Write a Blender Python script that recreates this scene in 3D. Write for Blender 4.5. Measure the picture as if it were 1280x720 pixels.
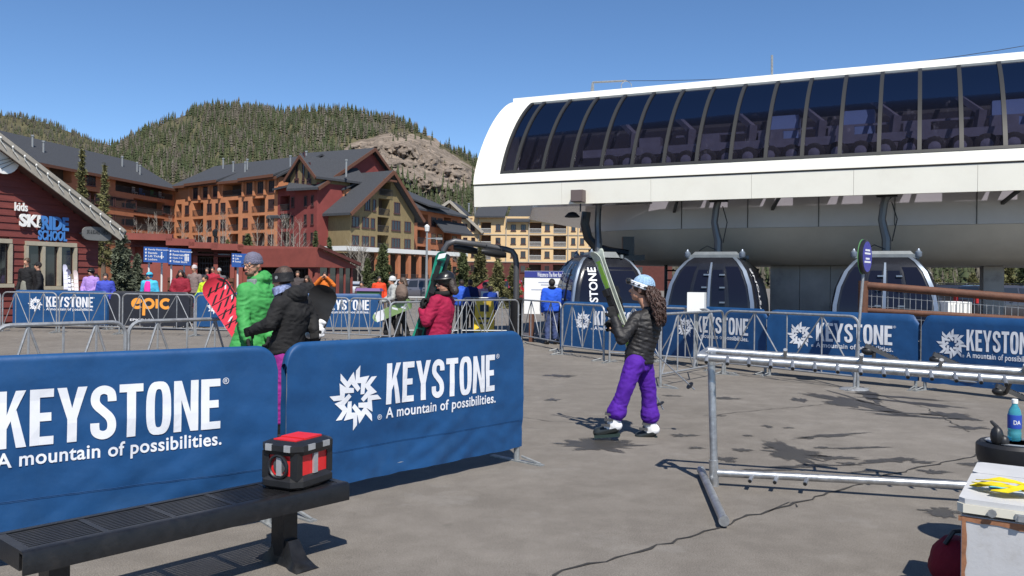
import bpy, bmesh, math, random
import numpy as np
from mathutils import Vector, Matrix, noise
random.seed(7)
for _o in list(bpy.data.objects): bpy.data.objects.remove(_o)
scn = bpy.context.scene
COL = scn.collection
# ------------------------------------------------------------------ camera
F, CH, YH, ROLL = 1050.0, 1.6, 352.0, 0.0122       # focal (px of a 1280 wide frame), eye height, horizon row, roll
cr, sr = math.cos(ROLL), math.sin(ROLL)
cd = bpy.data.cameras.new('camera'); cam = bpy.data.objects.new('camera', cd); COL.objects.link(cam)
cd.sensor_width = 36; cd.lens = F/1280*36; cd.clip_start = .05; cd.clip_end = 9000
cd.shift_y = -(360-YH)/1280
cam.matrix_world = Matrix(((cr, -sr, 0, 0), (0, 0, -1, 0), (sr, cr, 0, CH), (0, 0, 0, 1)))
scn.camera = cam
scn.render.resolution_x, scn.render.resolution_y = 1024, 576
# ------------------------------------------------------------------ sky and sun
SUNV = Vector((.17, -.73, 1.0)).normalized()         # towards the sun
world = bpy.data.worlds.new('World'); scn.world = world; world.use_nodes = True
wn = world.node_tree; bg = wn.nodes['Background']
sky = wn.nodes.new('ShaderNodeTexSky'); sky.sky_type = 'NISHITA'; sky.sun_disc = False
sky.sun_elevation = math.asin(SUNV.z); sky.sun_rotation = math.atan2(SUNV.x, SUNV.y)
sky.altitude = 3000; sky.air_density = 1.0; sky.dust_density = 0.0; sky.ozone_density = 3.5
hs_ = wn.nodes.new('ShaderNodeHueSaturation'); hs_.inputs['Saturation'].default_value = 1.1; wn.links.new(sky.outputs[0], hs_.inputs['Color']); wn.links.new(hs_.outputs[0], bg.inputs[0]); bg.inputs[1].default_value = .112
sl = bpy.data.lights.new('sun', 'SUN'); sl.energy = 4.8; sl.angle = math.radians(.53); sl.color = (1, .955, .88)
sun = bpy.data.objects.new('sun', sl); COL.objects.link(sun)
sun.rotation_euler = SUNV.to_track_quat('Z', 'Y').to_euler(); sun.location = (0, 0, 60)
vs = scn.view_settings; vs.view_transform = 'Standard'; vs.look = 'None'; vs.exposure = 0.42; vs.gamma = 1
vs.use_curve_mapping = False
# ------------------------------------------------------------------ surveying helpers
V = Vector
def P(px, py, Y):
    a, b = (px-640)/F, (YH-py)/F
    return V((Y*(a*cr-b*sr), Y, CH+Y*(a*sr+b*cr)))
def G(px, py, z=0):
    a, b = (px-640)/F, (YH-py)/F
    Y = (z-CH)/(a*sr+b*cr); p = P(px, py, Y); return p
def GX(px, Y): p = P(px, YH+ROLL*(px-640), Y); p.z = 0; return p
def hor(px): return YH+ROLL*(px-640)
# ------------------------------------------------------------------ mesh builder
class MB:
    def __init__(s): s.v = []; s.f = []; s.m = []
    def add(s, vs, fs, mi=0):
        o = len(s.v); s.v += [tuple(x) for x in vs]; s.f += [tuple(i+o for i in f) for f in fs]; s.m += [mi]*len(fs); return s
    def hexa(s, p, mi=0):      # 8 points: bottom 4 ccw, top 4 ccw
        return s.add(p, [(3,2,1,0),(4,5,6,7),(0,1,5,4),(1,2,6,5),(2,3,7,6),(3,0,4,7)], mi)
    def box(s, x0, x1, y0, y1, z0, z1, mi=0):
        return s.hexa([(x0,y0,z0),(x1,y0,z0),(x1,y1,z0),(x0,y1,z0),(x0,y0,z1),(x1,y0,z1),(x1,y1,z1),(x0,y1,z1)], mi)
    def obox(s, c, ex, ey, ez, mi=0):   # centre and three half-axis vectors
        c, ex, ey, ez = V(c), V(ex), V(ey), V(ez)
        return s.hexa([c-ex-ey-ez, c+ex-ey-ez, c+ex+ey-ez, c-ex+ey-ez, c-ex-ey+ez, c+ex-ey+ez, c+ex+ey+ez, c-ex+ey+ez], mi)
    def bar(s, a, b, w, h=None, mi=0, up=(0,0,1)):  # rectangular bar between points
        a, b = V(a), V(b); h = h or w; d = (b-a); L = d.length; d.normalize()
        x = d.cross(V(up)); x = x.normalized() if x.length > 1e-4 else V((1,0,0)); y = x.cross(d)
        return s.obox((a+b)/2, d*(L/2), x*(w/2), y*(h/2), mi)
    def tube(s, pts, r, n=8, mi=0, closed=False, caps=True, rs=None):
        pts = [V(p) for p in pts]; N = len(pts); ring = []; px = None
        for i, p in enumerate(pts):
            t = (pts[(i+1) % N]-pts[i-1]) if closed else (pts[min(i+1, N-1)]-pts[max(i-1, 0)])
            t.normalize()
            if px is None:
                px = t.cross(V((0,0,1)))
                if px.length < 1e-3: px = t.cross(V((0,1,0)))
            px = (px-t*px.dot(t)); px.normalize(); py = t.cross(px)
            rr = rs[i] if rs else r
            ring.append([p+(px*math.cos(k*2*math.pi/n)+py*math.sin(k*2*math.pi/n))*rr for k in range(n)])
        vs = [q for R in ring for q in R]; fs = []
        for i in range(N if closed else N-1):
            j = (i+1) % N
            for k in range(n):
                k2 = (k+1) % n; fs.append((i*n+k, i*n+k2, j*n+k2, j*n+k))
        if caps and not closed: fs += [tuple(reversed(range(n))), tuple(range((N-1)*n, N*n))]
        return s.add(vs, fs, mi)
    def prism(s, poly, ext, mi=0, mi2=None):   # closed planar polygon (3D points) extruded by vector
        n = len(poly); e = V(ext); vs = [V(p) for p in poly]+[V(p)+e for p in poly]
        s.add(vs, [tuple(reversed(range(n))), tuple(range(n, 2*n))], mi)
        o = len(s.v)-2*n
        for i in range(n):
            j = (i+1) % n; s.f.append((o+i, o+j, o+n+j, o+n+i)); s.m.append(mi if mi2 is None else mi2)
        return s
    def loft(s, rings, mi=0, caps=True, closed=False):
        n = len(rings[0]); vs = [q for R in rings for q in R]; fs = []; N = len(rings)
        for i in range(N-1):
            for k in range(n):
                k2 = (k+1) % n; fs.append((i*n+k, i*n+k2, (i+1)*n+k2, (i+1)*n+k))
        if caps: fs += [tuple(reversed(range(n))), tuple(range((N-1)*n, N*n))]
        return s.add(vs, fs, mi)
    def lathe(s, prof, c=(0,0,0), n=16, mi=0, axis=None):
        c = V(c); ax = V(axis).normalized() if axis is not None else V((0,0,1))
        x = ax.orthogonal().normalized(); y = ax.cross(x); rings = []
        for r, h in prof: rings.append([c+ax*h+(x*math.cos(k*2*math.pi/n)+y*math.sin(k*2*math.pi/n))*max(r, 1e-4) for k in range(n)])
        return s.loft(rings, mi)
    def ell(s, c, r, mi=0, n=10, m=7, ax=None):
        c = V(c); X, Y, Z = ax if ax else (V((1,0,0)), V((0,1,0)), V((0,0,1))); rings = []
        for i in range(1, m):
            t = math.pi*i/m
            rings.append([c+X*(r[0]*math.sin(t)*math.cos(k*2*math.pi/n))+Y*(r[1]*math.sin(t)*math.sin(k*2*math.pi/n))-Z*(r[2]*math.cos(t)) for k in range(n)])
        o = len(s.v); s.loft(rings, mi, caps=False)
        nv = len(s.v); s.v += [tuple(c-Z*r[2]), tuple(c+Z*r[2])]
        for k in range(n):
            k2 = (k+1) % n
            s.f.append((nv, o+k2, o+k)); s.m.append(mi)
            s.f.append((nv+1, o+(m-2)*n+k, o+(m-2)*n+k2)); s.m.append(mi)
        return s
    def mesh(s, name, mats, off=None, smooth=None):
        me = bpy.data.meshes.new(name); vs = s.v
        if off is not None: vs = [(v[0]-off[0], v[1]-off[1], v[2]-off[2]) for v in vs]
        me.from_pydata(vs, [], s.f)
        for m in mats: me.materials.append(m)
        if len(mats) > 1: me.polygons.foreach_set('material_index', s.m)
        if smooth is not None:
            me.polygons.foreach_set('use_smooth', [True]*len(me.polygons)); me.set_sharp_from_angle(angle=math.radians(smooth))
        me.update(); return me
ORG = {}
def link(name, me, parent=None, loc=None, rz=0):
    o = bpy.data.objects.new(name, me); COL.objects.link(o)
    if parent is not None: o.parent = parent
    if loc is not None: o.location = loc
    if rz: o.rotation_euler.z = rz
    return o
def tag(o, label=None, cat=None, group=None, kind=None):
    if label: o['label'] = label
    if cat: o['category'] = cat
    if group: o['group'] = group
    if kind: o['kind'] = kind
    return o
def thing(name, label, cat, loc=(0,0,0), rz=0, group=None, local=False):
    o = link(name, None, None, loc, rz); o.empty_display_size = .2
    ORG[o.name] = V((0,0,0)) if local else V(loc)
    return tag(o, label, cat, group)
def part(name, mb, mats, parent, smooth=40):
    if not isinstance(mats, (list, tuple)): mats = [mats]
    off = ORG.get(parent.name, V((0,0,0)))
    o = link(name, mb.mesh(name, mats, off, smooth), parent); ORG[o.name] = off; return o
def solo(name, mb, mats, label=None, cat=None, loc=(0,0,0), group=None, kind=None, smooth=40, rz=0, local=False):
    if not isinstance(mats, (list, tuple)): mats = [mats]
    o = link(name, mb.mesh(name, mats, None if local else V(loc), smooth), None, loc, rz); ORG[o.name] = V((0,0,0)) if local else V(loc)
    return tag(o, label, cat, group, kind)
def copy_tree(o, parent=None):
    c = o.copy(); COL.objects.link(c); c.parent = parent
    ORG[c.name] = ORG.get(o.name, V((0,0,0)))
    for ch in list(o.children): copy_tree(ch, c)
    return c
# ------------------------------------------------------------------ materials
def mat(name, col, rough=.6, metal=0, var=0, vscale=4, bump=0, bscale=30, spec=.5, coat=0, detail=4, stretch=None, dirt_or_shade=None, dscale=1.5):
    m = bpy.data.materials.new(name); m.use_nodes = True; nt = m.node_tree; b = nt.nodes['Principled BSDF']
    b.inputs['Base Color'].default_value = (*col, 1); b.inputs['Roughness'].default_value = rough
    b.inputs['Metallic'].default_value = metal; b.inputs['Specular IOR Level'].default_value = spec
    if coat: b.inputs['Coat Weight'].default_value = coat; b.inputs['Coat Roughness'].default_value = .08
    N, L = nt.nodes.new, nt.links.new
    if var or bump or dirt_or_shade:
        tc = N('ShaderNodeTexCoord'); mp = N('ShaderNodeMapping'); L(tc.outputs['Object'], mp.inputs[0])
        if stretch: mp.inputs['Scale'].default_value = stretch
    cur = None
    if var:
        nz = N('ShaderNodeTexNoise'); nz.inputs['Scale'].default_value = vscale; nz.inputs['Detail'].default_value = detail
        nz.inputs['Roughness'].default_value = .65
        L(mp.outputs[0], nz.inputs[0]); r = N('ShaderNodeValToRGB'); L(nz.outputs[0], r.inputs[0])
        r.color_ramp.elements[0].position = .3; r.color_ramp.elements[1].position = .72
        r.color_ramp.elements[0].color = (*[c*(1-var) for c in col], 1)
        r.color_ramp.elements[1].color = (*[min(1, c*(1+var)) for c in col], 1)
        L(r.outputs[0], b.inputs['Base Color']); cur = r.outputs[0]
        mr = N('ShaderNodeMapRange'); mr.inputs[3].default_value = max(.02, rough-.12*var*2); mr.inputs[4].default_value = min(1, rough+.12*var*2)
        L(nz.outputs[0], mr.inputs[0]); L(mr.outputs[0], b.inputs['Roughness'])
    if dirt_or_shade:
        n2 = N('ShaderNodeTexNoise'); n2.inputs['Scale'].default_value = dscale; n2.inputs['Detail'].default_value = 8; n2.inputs['Roughness'].default_value = .7
        L(mp.outputs[0], n2.inputs[0]); r2 = N('ShaderNodeValToRGB'); L(n2.outputs[0], r2.inputs[0])
        r2.color_ramp.elements[0].position = .52; r2.color_ramp.elements[1].position = .75
        r2.color_ramp.elements[0].color = (0,0,0,1); r2.color_ramp.elements[1].color = (.75,.75,.75,1)
        mx = N('ShaderNodeMix'); mx.data_type = 'RGBA'; L(r2.outputs[0], mx.inputs[0])
        if cur: L(cur, mx.inputs[6])
        else: mx.inputs[6].default_value = (*col, 1)
        mx.inputs[7].default_value = (*dirt_or_shade, 1); L(mx.outputs[2], b.inputs['Base Color'])
    if bump:
        n3 = N('ShaderNodeTexNoise'); n3.inputs['Scale'].default_value = bscale; n3.inputs['Detail'].default_value = 5
        L(mp.outputs[0], n3.inputs[0]); bp = N('ShaderNodeBump'); bp.inputs['Strength'].default_value = bump; bp.inputs['Distance'].default_value = .02
        L(n3.outputs[0], bp.inputs['Height']); L(bp.outputs[0], b.inputs['Normal'])
    return m
galv = mat('galvanised', (.3,.31,.32), .5, .45, .25, 14, .05, 60)
galv_d = mat('galvanised_dull', (.27,.28,.28), .55, .4, .25, 20)
alu = mat('aluminium_pipe', (.4,.41,.42), .38, .75, .3, 14, .04, 50)
black_m = mat('black_metal', (.009,.009,.01), .38, 0, .3, 20, .06, 80, dirt_or_shade=(.022,.02,.019), dscale=9)
black_p = mat('black_plastic', (.013,.013,.014), .45, 0, .2, 12)
dgrey_p = mat('dark_grey_plastic', (.06,.06,.062), .5, 0, .2, 12)
blue_b = mat('banner_blue', (.009,.059,.17), .55, 0, .16, 2.5, .3, 7, spec=.35, dirt_or_shade=(.018,.07,.175), dscale=2.2)
black_b = mat('banner_black', (.012,.014,.022), .55, 0, .2, 3, .1, 12)
white_pr = mat('white_print', (.68,.69,.72), .55, 0, .04, 6)
orange_pr = mat('orange_print', (.75,.3,.04), .55)
red_pl = mat('red_plastic', (.62,.02,.022), .38, 0, .08, 8)
silver_pl = mat('silver_plastic', (.42,.43,.44), .35, .4, .1, 20)
white_pt = mat('white_paint', (.8,.795,.76), .45, 0, .04, 1.2)
cream = mat('cream_panel', (.79,.765,.67), .42, 0, .03, .9, dirt_or_shade=(.7,.66,.56), dscale=.35)
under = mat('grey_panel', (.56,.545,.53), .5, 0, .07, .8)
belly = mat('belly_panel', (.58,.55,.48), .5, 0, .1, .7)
soff = mat('soffit_metal', (.85,.84,.82), .22, .9, .12, 1.0, .35, 1.2, stretch=(1,6,1))
conc = mat('concrete_wall', (.38,.37,.355), .8, 0, .2, 1.2, .1, 20, dirt_or_shade=(.06,.06,.06), dscale=.8)
mull = mat('mullion_bronze', (.042,.041,.038), .4, .3)
cabglass = mat('cabin_tinted_panel', (.008,.009,.018), .12, 0, spec=.3)
cabdark = mat('cabin_dark_panel', (.014,.015,.02), .25, 0, .2, 3)
cabsilver = mat('cabin_silver_trim', (.2,.24,.3), .35, .5)
machine = mat('machine_grey', (.17,.17,.2), .45, .1, .15, 4)
tyre_m = mat('rubber', (.018,.018,.018), .8, 0, .2, 20)
glassd = mat('window_glass', (.02,.022,.026), .06, 0, spec=.7)
frame_br = mat('window_frame_brown', (.07,.03,.028), .5)
frame_tan = mat('window_frame_tan', (.36,.32,.24), .6, 0, .1, 5)
siding_r = mat('siding_red', (.15,.032,.026), .7, 0, .22, 1.8, .1, 40, stretch=(1,1,8))
taupe = mat('trim_taupe', (.33,.3,.25), .6, 0, .15, 5)
shingle = mat('roof_shingle', (.05,.053,.06), .85, 0, .28, 6, .2, 20, spec=.2)
orange_w = mat('stucco_orange', (.45,.19,.095), .85, 0, .13, .6, spec=.2)
orange_w2 = mat('stucco_rust', (.37,.145,.075), .85, 0, .13, .6, spec=.2)
red_w = mat('stucco_red', (.2,.05,.045), .85, 0, .13, .6, spec=.2)
olive_w = mat('boards_olive', (.2,.155,.082), .85, 0, .2, 3, spec=.2, stretch=(3,3,.35))
yellow_w = mat('stucco_yellow', (.62,.44,.24), .85, 0, .07, .6, spec=.2)
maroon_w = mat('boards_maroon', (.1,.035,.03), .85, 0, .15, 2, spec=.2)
wood_br = mat('timber_brown', (.115,.047,.025), .65, 0, .25, 6, .15, 30, stretch=(1,1,1))
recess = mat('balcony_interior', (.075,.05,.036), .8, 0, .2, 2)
rail_d = mat('balcony_rail_dark', (.05,.045,.045), .5, .3)
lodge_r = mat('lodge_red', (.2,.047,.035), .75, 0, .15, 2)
slab_w = mat('slab_white', (.6,.6,.58), .7)
asph_w = mat('wet_asphalt', (.05,.046,.042), .4, 0, .3, 12, .15, 80)
cracked = mat('crack_tar', (.03,.028,.026), .85, 0, .4, 30)
skin = mat('skin', (.5,.26,.17), .55, 0, .08, 20, spec=.35)
def fabric(name, c, r=.8, b=.35, bs=25): return mat('fabric_'+name, c, r, 0, .16, 8, b, bs, spec=.25)
# tinted see-through glass of the station canopy
def canopy_glass():
    m = bpy.data.materials.new('canopy_glass'); m.use_nodes = True; nt = m.node_tree; N, L = nt.nodes.new, nt.links.new
    for n in list(nt.nodes): nt.nodes.remove(n)
    out = N('ShaderNodeOutputMaterial'); tr = N('ShaderNodeBsdfTransparent'); tr.inputs[0].default_value = (.68,.67,.74,1)
    df = N('ShaderNodeBsdfDiffuse'); df.inputs[0].default_value = (.2,.19,.24,1)
    gl = N('ShaderNodeBsdfGlossy'); gl.inputs['Roughness'].default_value = .03; gl.inputs[0].default_value = (.18,.18,.22,1)
    tc = N('ShaderNodeTexCoord'); nz = N('ShaderNodeTexNoise'); nz.inputs['Scale'].default_value = 1.5; nz.inputs['Detail'].default_value = 9; nz.inputs['Roughness'].default_value = .75
    mp = N('ShaderNodeMapping'); mp.inputs['Scale'].default_value = (2.2,2.2,.5); L(tc.outputs['Object'], mp.inputs[0]); L(mp.outputs[0], nz.inputs[0])
    rp = N('ShaderNodeValToRGB'); rp.color_ramp.elements[0].position = .6; rp.color_ramp.elements[1].position = .82
    rp.color_ramp.elements[0].color = (.012,.012,.012,1); rp.color_ramp.elements[1].color = (.3,.3,.3,1); L(nz.outputs[0], rp.inputs[0])
    m1 = N('ShaderNodeMixShader'); L(rp.outputs[0], m1.inputs[0]); L(tr.outputs[0], m1.inputs[1]); L(df.outputs[0], m1.inputs[2])
    fr = N('ShaderNodeFresnel'); fr.inputs[0].default_value = 1.25
    m2 = N('ShaderNodeMixShader'); L(fr.outputs[0], m2.inputs[0]); L(m1.outputs[0], m2.inputs[1]); L(gl.outputs[0], m2.inputs[2])
    L(m2.outputs[0], out.inputs[0]); return m
canglass = canopy_glass()
def leafmat(name, c, trans=.2):
    m = bpy.data.materials.new(name); m.use_nodes = True; nt = m.node_tree; N, L = nt.nodes.new, nt.links.new; b = nt.nodes['Principled BSDF']
    at = N('ShaderNodeAttribute'); at.attribute_name = 'tint'
    mx = N('ShaderNodeMix'); mx.data_type = 'RGBA'; mx.blend_type = 'MULTIPLY'; mx.inputs[0].default_value = 1
    L(at.outputs['Color'], mx.inputs[6]); mx.inputs[7].default_value = (*c, 1)
    L(mx.outputs[2], b.inputs['Base Color']); b.inputs['Roughness'].default_value = .8; b.inputs['Specular IOR Level'].default_value = .15
    return m
leaf = leafmat('needles', (1,1,1))
bark = mat('bark', (.12,.085,.06), .9, 0, .3, 12, .3, 30)
bark_w = mat('aspen_bark', (.27,.24,.2), .85, 0, .35, 9)
# ------------------------------------------------------------------ lettering
_txt = {}
def text_geo(s, bold=0.0, spacing=1.0):
    k = (s, bold, spacing)
    if k in _txt: return _txt[k]
    cu = bpy.data.curves.new('t', 'FONT'); cu.body = s; cu.resolution_u = 4; cu.offset = bold; cu.fill_mode = 'FRONT'; cu.space_character = spacing
    o = bpy.data.objects.new('t', cu); COL.objects.link(o); dg = bpy.context.evaluated_depsgraph_get()
    me = bpy.data.meshes.new_from_object(o.evaluated_get(dg))
    vs = [tuple(v.co) for v in me.vertices]; fs = [tuple(p.vertices) for p in me.polygons]
    bpy.data.objects.remove(o); bpy.data.meshes.remove(me)
    x0 = min(v[0] for v in vs); x1 = max(v[0] for v in vs); y0 = min(v[1] for v in vs); y1 = max(v[1] for v in vs)
    vs = [((v[0]-x0)/(x1-x0), (v[1]-y0)/(y1-y0)) for v in vs]
    _txt[k] = (vs, fs); return _txt[k]
def put_text(mb, s, x0, x1, z0, z1, fn, bold=0, mi=0, spacing=1.0):   # text into rectangle, fn(u,z)->3D
    vs, fs = text_geo(s, bold, spacing)
    mb.add([fn(x0+(x1-x0)*a, z0+(z1-z0)*b) for a, b in vs], fs, mi)
def star_polys(cx, cz, r):
    q = [(.13,1.0),(.13,.62),(.50,.65),(.355,.40),(.31,.09),(.165,.09),(.18,.44),(-.03,.455),(-.02,.845)]; out = []
    for k in range(8):
        a0 = -k*math.pi/4; c, s_ = math.cos(a0), math.sin(a0); out.append([(cx+r*(x*c-y*s_), cz+r*(x*s_+y*c)) for x, y in q])
    return out
def heavy_word(mb, word, x0, x1, z0, z1, fn):
    """condensed heavy grotesque capitals drawn as solid strokes"""
    wid = {'K':1.05,'E':.86,'Y':1.12,'S':1.0,'T':.95,'O':1.05,'N':1.06}; gap = .12; tot = sum(wid[c] for c in word)+gap*(len(word)-1); k = (x1-x0)/tot; H = z1-z0; x = x0
    def poly(pts, ox): mb.add([fn(ox+px*k, z0+pz*H) for px, pz in pts], [tuple(range(len(pts)))])
    def rect(a, b, c, d, ox): poly([(a, c), (b, c), (b, d), (a, d)], ox)
    def strip(A, B, ox):
        n = len(A); mb.add([fn(ox+p[0]*k, z0+p[1]*H) for p in A+B], [(i, n+i, n+i+1, i+1) for i in range(n-1)])
    for c in word:
        w = wid[c]; t = .36; h = .15
        if c == 'E':
            rect(0, t, 0, 1, x)
            for a, b, ww in ((0, h, w), (.425, .425+h, w*.9), (1-h, 1, w)): rect(t, ww, a, b, x)
        elif c == 'T': rect(0, w, 1-h, 1, x); rect(w/2-t/2, w/2+t/2, 0, 1-h, x)
        elif c == 'K': rect(0, t, 0, 1, x); poly([(t, .34), (t, .58), (w-.38, 1), (w-.02, 1)], x); poly([(t+.12, .52), (t+.34, .66), (w, 0), (w-.36, 0)], x)
        elif c == 'Y': rect(w/2-t/2, w/2+t/2, 0, .42, x); poly([(w/2-t/2, .42), (w/2, .42), (w/2, .62), (.35, 1), (0, 1)], x); poly([(w/2, .42), (w/2+t/2, .42), (w, 1), (w-.35, 1), (w/2, .62)], x)
        elif c == 'N': rect(0, t*.92, 0, 1, x); rect(w-t*.92, w, 0, 1, x); poly([(t*.92, .62), (t*.92, 1), (w-t*.92, .38), (w-t*.92, 0)], x)
        elif c == 'O':
            A, B = [], []
            for i in range(33):
                a = 2*math.pi*i/32; ca, sa = math.cos(a), math.sin(a); A.append((w/2+w/2*math.copysign(abs(ca)**.62, ca), .5+.515*math.copysign(abs(sa)**.75, sa))); B.append((w/2+(w/2-t)*math.copysign(abs(ca)**.62, ca), .5+.37*math.copysign(abs(sa)**.62, sa)))
            strip(A, B, x)
        elif c == 'S':
            A, B = [], []; P_ = [(w-.17,.70),(w-.17,.78),(w-.22,.88),(w/2,.935),(.24,.88),(.17,.75),(.22,.64),(w/2,.52),(w-.24,.4),(w-.17,.27),(w-.23,.13),(w/2,.065),(.22,.12),(.17,.22),(.17,.31)]
            for _ in range(2): P_ = [P_[0]]+[q for u_, v_ in zip(P_[:-1], P_[1:]) for q in ((u_[0]*.75+v_[0]*.25, u_[1]*.75+v_[1]*.25), (u_[0]*.25+v_[0]*.75, u_[1]*.25+v_[1]*.75))]+[P_[-1]]
            for i, p in enumerate(P_):
                a, b = P_[max(0, i-1)], P_[min(len(P_)-1, i+1)]; dx, dz = (b[0]-a[0]), (b[1]-a[1])*1.7; l = math.hypot(dx, dz); nx, nz = -dz/l, dx/l; A.append((p[0]+nx*.17, p[1]+nz*.078)); B.append((p[0]-nx*.17, p[1]-nz*.078))
            strip(A, B, x)
        x += (w+gap)*k
# ================================================================== GROUND
def asphalt():
    m = bpy.data.materials.new('old_asphalt'); m.use_nodes = True; nt = m.node_tree; N, L = nt.nodes.new, nt.links.new; b = nt.nodes['Principled BSDF']
    tc = N('ShaderNodeTexCoord')
    def nz(s, d=6, r=.65):
        n = N('ShaderNodeTexNoise'); n.inputs['Scale'].default_value = s; n.inputs['Detail'].default_value = d; n.inputs['Roughness'].default_value = r
        L(tc.outputs['Object'], n.inputs[0]); return n.outputs[0]
    def ramp(i, p0, p1, c0, c1):
        r = N('ShaderNodeValToRGB'); r.color_ramp.elements[0].position = p0; r.color_ramp.elements[1].position = p1
        r.color_ramp.elements[0].color = (*c0, 1); r.color_ramp.elements[1].color = (*c1, 1); L(i, r.inputs[0]); return r.outputs[0]
    def mix(f, a, c, bt='MIX'):
        x = N('ShaderNodeMix'); x.data_type = 'RGBA'; x.blend_type = bt
        if isinstance(f, float): x.inputs[0].default_value = f
        else: L(f, x.inputs[0])
        L(a, x.inputs[6])
        if isinstance(c, tuple): x.inputs[7].default_value = (*c, 1)
        else: L(c, x.inputs[7])
        return x.outputs[2]
    base = ramp(nz(.35, 6, .6), .3, .7, (.16,.145,.128), (.212,.194,.173))
    speck = ramp(nz(120, 4, .8), .32, .7, (.5,.5,.5), (1.5,1.48,1.45))
    c = mix(1.0, base, speck, 'MULTIPLY')
    mid = ramp(nz(3.2, 8, .72), .42, .68, (.84,.835,.83), (1.07,1.07,1.07)); c = mix(1.0, c, mid, 'MULTIPLY')
    dust = ramp(nz(1.1, 10, .74), .56, .72, (0,0,0), (.55,.55,.55)); c = mix(dust, c, (.25,.235,.215))
    damp = ramp(nz(1.7, 9, .7), .62, .68, (0,0,0), (.55,.55,.55)); c = mix(damp, c, (.1,.09,.078))
    L(c, b.inputs['Base Color']); b.inputs['Roughness'].default_value = .86; b.inputs['Specular IOR Level'].default_value = .25
    bp = N('ShaderNodeBump'); bp.inputs['Strength'].default_value = .45; bp.inputs['Distance'].default_value = .01
    L(nz(70, 6, .75), bp.inputs['Height']); L(bp.outputs[0], b.inputs['Normal']); return m
mb = MB()
mb.add([(-3000,-60,0),(3000,-60,0),(3000,4000,0),(-3000,4000,0)], [(0,1,2,3)])
ground = solo('ground', mb, asphalt(), kind='structure', smooth=None)
def wetmat():
    m = asph_w; nt = m.node_tree; N, L = nt.nodes.new, nt.links.new; b = nt.nodes['Principled BSDF']
    at = N('ShaderNodeAttribute'); at.attribute_name = 'edge'; tc = N('ShaderNodeTexCoord'); nz = N('ShaderNodeTexNoise'); nz.inputs['Scale'].default_value = 9; nz.inputs['Detail'].default_value = 8; nz.inputs['Roughness'].default_value = .75; L(tc.outputs['Object'], nz.inputs[0])
    ad = N('ShaderNodeMath'); ad.operation = 'MULTIPLY_ADD'; L(nz.outputs[0], ad.inputs[0]); ad.inputs[1].default_value = 1.7; L(at.outputs['Fac'], ad.inputs[2])
    mr = N('ShaderNodeMapRange'); mr.inputs[1].default_value = .95; mr.inputs[2].default_value = 1.35; mr.inputs[3].default_value = 0; mr.inputs[4].default_value = .86; L(ad.outputs[0], mr.inputs[0]); L(mr.outputs[0], b.inputs['Alpha']); return m
wet = wetmat()
def stain(px, py, rx, ry, seed, rot=0, rough=.5):     # wet patch with its own ragged outline
    rng = random.Random(seed); c = G(px, py); n = 56; pts = []
    for k in range(n):
        a = 2*math.pi*k/n; q = V((math.cos(a)*1.3, math.sin(a)*1.3, seed*3.7))
        r = max(.18, 1+rough*1.5*noise.noise(q)+rough*1.0*noise.noise(q*2.7)+rough*.6*noise.noise(q*7))
        x, y = rx*r*math.cos(a), ry*r*math.sin(a)
        pts.append((c.x+x*math.cos(rot)-y*math.sin(rot), c.y+x*math.sin(rot)+y*math.cos(rot), .004))
    mid = [(c.x+(p[0]-c.x)*.62, c.y+(p[1]-c.y)*.62, .004) for p in pts]; m = MB(); m.add(pts+mid+[(c.x, c.y, .004)], [(i, (i+1) % n, n+(i+1) % n, n+i) for i in range(n)]+[(n+i, n+(i+1) % n, 2*n) for i in range(n)])
    o = part('wet_stain', m, wet, ground, None); at = o.data.attributes.new('edge', 'FLOAT', 'POINT'); at.data.foreach_set('value', [0.0]*n+[.75]*n+[1.0])
for i, (px, py, rx, ry, rot) in enumerate([(990,567,.26,.5,.3),(1040,572,.2,.14,0),(905,574,.11,.13,0),(1062,503,.28,.75,.25),(1150,505,.16,.5,.75),
        (1185,520,.34,.3,.5),(1128,497,.1,.7,.9),(1000,500,.1,.3,-.3),(1118,576,.3,.1,.3),(1180,640,.18,.14,.2),(748,558,.42,.3,.1),(958,533,.06,.1,0),(935,545,.06,.06,0),
        (1085,493,.12,.9,-.25),(855,545,.14,.12,0),(1060,580,.1,.08,0),(1165,590,.14,.1,.3),(925,563,.1,.08,0),(1010,548,.08,.05,0),(1075,560,.3,.06,.2),(690,500,.1,.12,0),(700,470,.3,.2,0),(960,560,.07,.05,0),
        (905,498,.2,.12,0),(1245,560,.1,.2,.2),(1215,535,.25,.12,.1),(1035,545,.5,.07,.35),(1010,583,.34,.06,.2),(950,588,.3,.05,.1),(1068,498,.05,.9,.05),(1110,515,.06,.7,1.1),(1140,520,.1,.5,1.15),(1030,560,.09,.05,0),(1150,578,.12,.06,.2),(1080,590,.16,.05,.1),(870,560,.08,.06,0),(1230,580,.2,.1,.3),(900,520,.07,.05,0),(985,535,.06,.04,0),(840,495,.12,.08,0)]):
    stain(px, py, rx, ry, i+1, rot, .6)
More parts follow.
